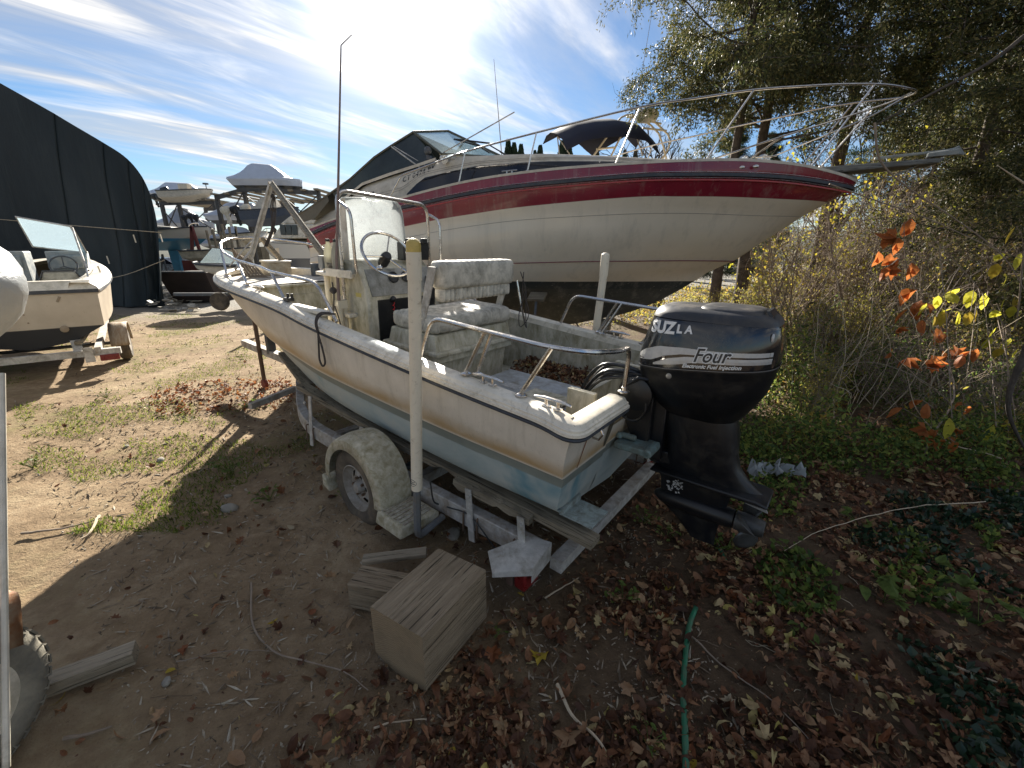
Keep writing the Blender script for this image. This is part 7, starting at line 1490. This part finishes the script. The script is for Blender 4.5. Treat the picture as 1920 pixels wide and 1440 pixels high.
# bare tree behind the bimini boat
def baretree(seed, H):
    rng = random.Random(seed); lines = []
    def go(p, d, L, r, lv):
        P, dd = wander(p, d, L, 6, .10, rng, .03); lines.append((P, r, r * .6, 6 if lv < 2 else 3))
        if lv < 5:
            for q in range(3 if lv else 5): go(P[rng.randint(3, 6)], dd + rv3(rng) * .42, L * rng.uniform(.5, .75), r * .55, lv + 1)
    go(Vector((0, 0, 0)), Vector((0, 0, 1)), H * .38, .20, 0); return tubes_mesh('trunk', lines, M['bark'])
BTm = baretree(5, 11); q = at(1250, 300, 26); place_tree((BTm,), q.x, 26, 1.15, 0, 'bare_tree', 'leafless spreading tree behind the bimini boat', 'tree')
q = at(1560, 300, 24); place_tree((BTm,), q.x, 24, 1.0, 2.0, 'bare_tree', 'leafless tree deep behind the cruiser bow rail', 'tree'); place_tree((BTm,), 15, 17, .9, 4.0, 'bare_tree', 'leafless tree seen through the yellow thicket at right', 'tree')
# small cypresses on the skyline
cy = LC(); rc = random.Random(8)
for k in range(5200): z = rc.random() ** .8 * 4.6; r = .72 * (1 - (z / 4.8)) ** .7 * sqrt(rc.random()) * (.75 + .5 * noise.noise(Vector((z * 1.5, rc.random(), 0)))); a = rc.uniform(0, 6.28); cy.leaf(Vector((r * cos(a), r * sin(a), z)), Vector((cos(a) * .3, sin(a) * .3, 1)), .22, .09, rc)
CYm = cy.mesh('crown', M['pine'])
for k, (u, v) in enumerate(((953, 266), (964, 272), (977, 275), (1003, 285), (1013, 277), (1054, 268), (1067, 268), (1120, 282), (1172, 284), (1192, 283))):
    q = at(u, v, 44); s = 1.25; place_tree((tubes_mesh('trunk', [([Vector((0, 0, -q.z / s + 3)), Vector((0, 0, .4))], .12, .1, 5)], M['bark']) if k == 0 else cyt, CYm), q.x, 44, s * (.7 if k in (3, 7, 8, 9) else 1), k, 'cypress_tree', 'narrow dark cypress on the skyline, number %s from the left' % ('one two three four five six seven eight nine ten'.split()[k]), 'tree', 'cypresses on the skyline', z=q.z - 4.6 * s * (.7 if k in (3, 7, 8, 9) else 1))
    if k == 0: cyt = bpy.data.meshes['trunk.%03d' % 0] if False else [c for c in COL.objects if c.name.startswith('trunk')][-1].data
# far land rise beyond the yard
m = MB(); m.loft([[Vector((x, y, 0 if y < 61 else 4.6 + 1.8 * noise.noise(Vector((x * .03, 1, 2))))) for x in range(-160, 200, 6)] for y in (60, 75, 120)]); o = m.build('hill', pm('far_hill', (.06, .065, .045), .95, 0, .5, .2)); o.data.transform(Matrix.Translation(o.location)); o.location = (0, 0, 0); o['kind'] = 'structure'
# undergrowth between the things on the right
def cloud_obj(name, N, pick, L, w, mat, lab, cat, upd=.4):
    lc = LC(); k = 0; t = 0
    while k < N and t < N * 10:
        t += 1; q = pick()
        if q is None: continue
        lc.leaf(q, rv3(rv) + Vector((0, 0, upd)), rv.uniform(.6, 1.4) * L, rv.uniform(.6, 1.3) * w, rv); k += 1
    me = lc.mesh(name, M[mat]); o = bpy.data.objects.new(name, me); COL.objects.link(o); tag(o, lab, cat, None, 'stuff'); return o
def pk(xf, y0, y1, h, th=.0, sc=.9, dd=1.0):
    def f():
        y = y0 + (y1 - y0) * rv.random() ** dd; lo, hi = xf(y); x = rv.uniform(lo, hi); n_ = noise.noise(Vector((x * sc, y * sc, 6)))
        if n_ < th: return None
        return Vector((x, y, gh(x, y) + h * rv.random() ** 1.6 * (.4 + n_ * 1.8)))
    return f
cloud_obj('undergrowth', 26000, pk(lambda y: (max(1.9 + (y - 3.2) * .55, .5 * y), 1.35 * y), 3.4, 11, .75, -.12), .05, .028, 'weed', 'low green undergrowth on the floor of the thicket', 'undergrowth')
cloud_obj('dry_undergrowth', 22000, pk(lambda y: (max(2.2 + (y - 3.4) * .6, .55 * y), 1.4 * y), 3.8, 16, .9, -.15), .06, .02, 'hedge', 'dry yellow and brown undergrowth in the thicket', 'undergrowth', .9)
cloud_obj('ivy_cover', 4500, pk(lambda y: (1.25 + .45 * y, 2.6 + .7 * y), .8, 3.6, .07, .02, 1.3), .045, .04, 'ivy', 'dark green ivy covering the ground in the bottom right corner', 'ivy', .5)
cloud_obj('low_brush', 16000, pk(lambda y: (.10 * y, .75 * y), 11.5, 22, .9, -.3, .3), .09, .045, 'hedge', 'low brown brush seen beneath the cruiser hull', 'brush', .6)
cloud_obj('far_thicket', 30000, pk(lambda y: (.55 * y, 1.6 * y), 19, 36, 3.6, -.3, .3), .22, .08, 'hedge', 'far brown wood closing the view on the right', 'thicket', .3)
# stalks and dead canes in the thicket
L_ = []
for k in range(520):
    y = rv.uniform(4.5, 14); x = rv.uniform(max(3.4, .58 * y), 1.35 * y); P, _ = wander(Vector((x, y, 0)), Vector((rv.gauss(0, .35), rv.gauss(0, .35), 1)), rv.uniform(.5, 1.9), 7, .16, rv, -.05); L_.append((P, .006, .002, 3))
o = bpy.data.objects.new('dead_canes', tubes_mesh('dead_canes', L_, M['twig_lt'])); COL.objects.link(o); tag(o, 'tangle of pale dead canes and stalks in the thicket', 'canes', None, 'stuff')
cloud_obj('green_sprigs', 3200, pk(lambda y: (1.0 + .25 * y, 1.35 * y), 1.5, 4.6, .10, .12, 1.5), .045, .032, 'weed', 'low green sprigs and bramble leaves among the brown litter', 'ground cover', .5)
# grass on the sunny side
gr = LC()
for k in range(52000):
    y = 2.6 + 11 * rv.random() ** 1.2; x = rv.uniform(-1.25 * y, -.42 * y); n_ = noise.noise(Vector((x * .9, y * .9, 12))) + .4 * noise.noise(Vector((x * 3, y * 3, 2)))
    if n_ < .14: continue
    gr.leaf(Vector((x, y, gh(x, y))), rv3(rv) * .6 + Vector((0, 0, 1)), rv.uniform(.02, .06), rv.uniform(.004, .010), rv)
o = bpy.data.objects.new('grass', gr.mesh('grass', M['grass'])); COL.objects.link(o); tag(o, 'patchy short grass and weeds on the sunlit dirt at left', 'grass', None, 'stuff')
# single weeds with broad leaves
def weed(u, v, n, s, lab, mat='weed', h=.10, kinds=('maple', 'oval'), name='weed'):
    q = gnd(u, v); g = Vector((q.x, q.y, gh(q.x, q.y))); t = thing(name, lab, 'weed', Matrix.Translation(g)); m = MB(Matrix.Translation(g)); F = Matrix.Translation(g)
    mats = M[mat]; P_ = []
    for k in range(n):
        a = rv.uniform(0, 6.28); r = h * rv.uniform(.3, 1.1); p = Vector((cos(a) * r, sin(a) * r, h * rv.uniform(.25, 1.0))); m.tube([(0, 0, 0), p * .6 + Vector((0, 0, .01)), p], .0016, 3, cap=False); P_.append(p)
    m.build('stalks', M['weed'], t)
    for p in P_:
        vs, fs = rv.choice([x for x in protos if x[0] in kinds])[1]; R = Matrix.Rotation(rv.uniform(0, 6.28), 3, 'Z') @ Matrix.Rotation(rv.gauss(0, .35), 3, 'X'); l = MB(F); ss = s * rv.uniform(.6, 1.15); l.add([p + R @ (q_ * ss) for q_ in vs], fs); l.build('leaf', mats, t, smooth=False, fixn=False)
weed(432, 885, 22, .055, 'green weed clump at the shadow edge behind the stones', h=.14); weed(505, 935, 20, .045, 'low green weed on the soil left of the mudguard', h=.13); weed(1205, 985, 16, .045, 'round leaved green clover under the engine, left of the skeg', h=.10, kinds=('oval',)); weed(1168, 1125, 16, .04, 'green seedling clump on bare soil right of the tail light', h=.09, kinds=('oval',))
weed(1655, 1130, 9, .12, 'big light green leaves of a bramble right of the yellow leaf', h=.13); weed(1770, 1080, 7, .10, 'green bramble leaves in front of the ivy, right of centre', h=.15); weed(1835, 1170, 6, .13, 'green bramble leaf pair hanging near the right edge', h=.20); weed(1480, 1040, 14, .06, 'green leaves in the litter right of the skeg', h=.10); weed(1360, 1035, 16, .05, 'green leaves at the foot of the engine skeg, right side', h=.10); weed(1250, 1010, 10, .045, 'green leaves directly under the gearcase', h=.08, kinds=('oval',))
weed(1415, 1130, 5, .05, 'single small green leaf right of the red leaf', h=.04); weed(1500, 1195, 8, .05, 'small green sprout in the litter right of the hose', h=.06); weed(1215, 1400, 14, .035, 'mossy green seedlings at the bottom left of the hose', h=.06, kinds=('oval', 'narrow')); weed(1610, 985, 12, .06, 'dark green leaves at the edge of the ivy', h=.12); weed(200, 745, 26, .04, 'sunlit green weed on the dirt at left', 'grass', .12); weed(60, 875, 24, .04, 'sunlit green weed at the left edge', 'grass', .10); weed(480, 765, 20, .05, 'green weed against the trailer front', h=.16)
weed(935, 1180, 6, .03, 'tiny green sprout right of the big block', h=.05, kinds=('oval',)); weed(785, 1110, 5, .03, 'tiny green sprout behind the big block', h=.05)
# branches in the near right foreground
BP = {}
def branch(name, pts, Y, r, lab, mat='twig', subs=()):
    P = catmull([at(u, v, y) for (u, v), y in zip(pts, Y)], 24); q = P[-1]; t = thing(name, lab, 'branch', Matrix.Translation(P[0])); m = MB(); m.tube(P, [r * (1 - .7 * i / 24) for i in range(25)], 7); m.build('stem', M[mat], t); BP[t.name] = P; return t, P
def hang(t, p, s, mat, kinds, drop=1.0, curl=.9):
    pn = min(BP[t.name], key=lambda q: (q - p).length); tw_ = MB(); tw_.tube([pn, (pn + p) / 2 + Vector((0, 0, .05)), p], .0035, 4); tw_.build('twig', M['twig'], t)
    vs, fs = leaf_geo(rv.choice(kinds), 1.0, rv, curl); R = Matrix.Rotation(rv.gauss(0, .55), 3, 'Z') @ Matrix.Rotation(-pi / 2 + rv.gauss(0, .45) + .2 * drop, 3, 'X') @ Matrix.Rotation(rv.gauss(0, .4), 3, 'Y'); l = MB(); l.add([p + R @ ((v + Vector((0, .5, 0))) * s * 1.0) for v in vs], fs); l.build('leaf', M[mat], t, smooth=False, fixn=False)
YV = lambda v: lerp_tab([(600, 5.6), (650, 5.0), (720, 4.2), (780, 3.7)], v)
t, P = branch('dead_leaf_branch', ((1760, 1000), (1735, 850), (1790, 730), (1740, 600), (1700, 500), (1695, 420)), (3.7, 3.8, 4.2, 5.6, 5.6, 5.6), .011, 'thin branch hung with curled orange brown dead leaves in the right foreground')
for u, v, s in ((1700, 425, .16), (1698, 455, .13), (1668, 480, .12), (1660, 500, .11), (1690, 515, .13), (1725, 575, .16), (1718, 600, .14), (1735, 620, .13), (1700, 640, .10), (1765, 650, .15), (1752, 690, .15), (1775, 682, .13), (1810, 690, .12), (1722, 760, .14), (1738, 790, .15), (1725, 810, .12), (1770, 820, .13), (1785, 825, .11), (1828, 760, .10), (1745, 830, .10)): [0 for _k in range(2) if hang(t, at(u + rv.gauss(0, 14), v - 12 + rv.gauss(0, 14), YV(v) + rv.gauss(0, .08)), s * .3 * YV(v), 'leaf_orange' if 'leaf_orange' in M else M.setdefault('leaf_orange', leafmat('orange_dead_leaf', [(0, (.50, .17, .05)), (1, (.50, .17, .05))], .6)) and 'leaf_orange', ('oval', 'maple', 'oval'), curl=1.5)]
t, P = branch('yellow_leaf_branch', ((1920, 470), (1900, 620), (1850, 560), (1800, 500), (1740, 440)), (5.2,) * 5, .010, 'thin branch with bright yellow green leaves at the right edge')
M['leaf_yg'] = leafmat('yellow_green_leaf', [(0, (.62, .58, .07)), (1, (.62, .58, .07))], .65)
for u, v in ((1760, 560), (1775, 552), (1790, 560), (1800, 548), (1770, 590), (1785, 585), (1800, 590), (1820, 590), (1825, 550), (1850, 555), (1870, 500), (1880, 480), (1890, 520), (1905, 430), (1885, 565), (1900, 580), (1910, 610), (1870, 620), (1860, 640), (1895, 640), (1880, 660), (1910, 660), (1850, 560), (1835, 585), (1875, 590), (1910, 560), (1915, 480), (1800, 800), (1785, 790), (1868, 805), (1905, 800), (1890, 905), (1860, 900), (1740, 575), (1755, 600)): hang(t, at(u, v - 6, (5.2 if v < 700 else 3.8) + rv.uniform(-.3, .3)), rv.uniform(.14, .22), 'leaf_yg' if rv.random() < .75 else 'leaf_yellow', ('oval',), 1.0, .4)
for k, (pts, r, lab, mt) in enumerate(((((1555, 345), (1640, 375), (1740, 410), (1850, 460), (1930, 490)), .006, 'bare twig crossing below the cruiser bow tip', 'twig'), (((1640, 230), (1650, 300), (1700, 350), (1790, 410), (1880, 480), (1930, 560)), .009, 'dark curved branch crossing in front of the bow pulpit', 'twig'), (((1930, 60), (1850, 120), (1720, 190), (1600, 260)), .016, 'thick bare branch slanting across the upper right corner', 'bark'), (((1930, 350), (1870, 310)), .008, 'short pale branch stub at the right edge', 'twig_lt'), (((1930, 880), (1850, 850), (1780, 830), (1720, 770), (1700, 700)), .007, 'pale arching cane in the right foreground', 'twig_lt'), (((1930, 850), (1830, 800), (1740, 720), (1640, 680), (1560, 690)), .006, 'thin dark cane under the dead leaves', 'twig'), (((1930, 1190), (1850, 1160), (1780, 1135), (1720, 1115)), .004, 'thin pale stem reaching in at the right edge', 'twig_lt'), (((1930, 640), (1890, 760), (1930, 860)), .03, 'thick pale trunk piece at the right edge', 'bark'))):
    branch('bare_branch', pts, [3.5 + .25 * (k % 3)] * len(pts), r, lab, mt)
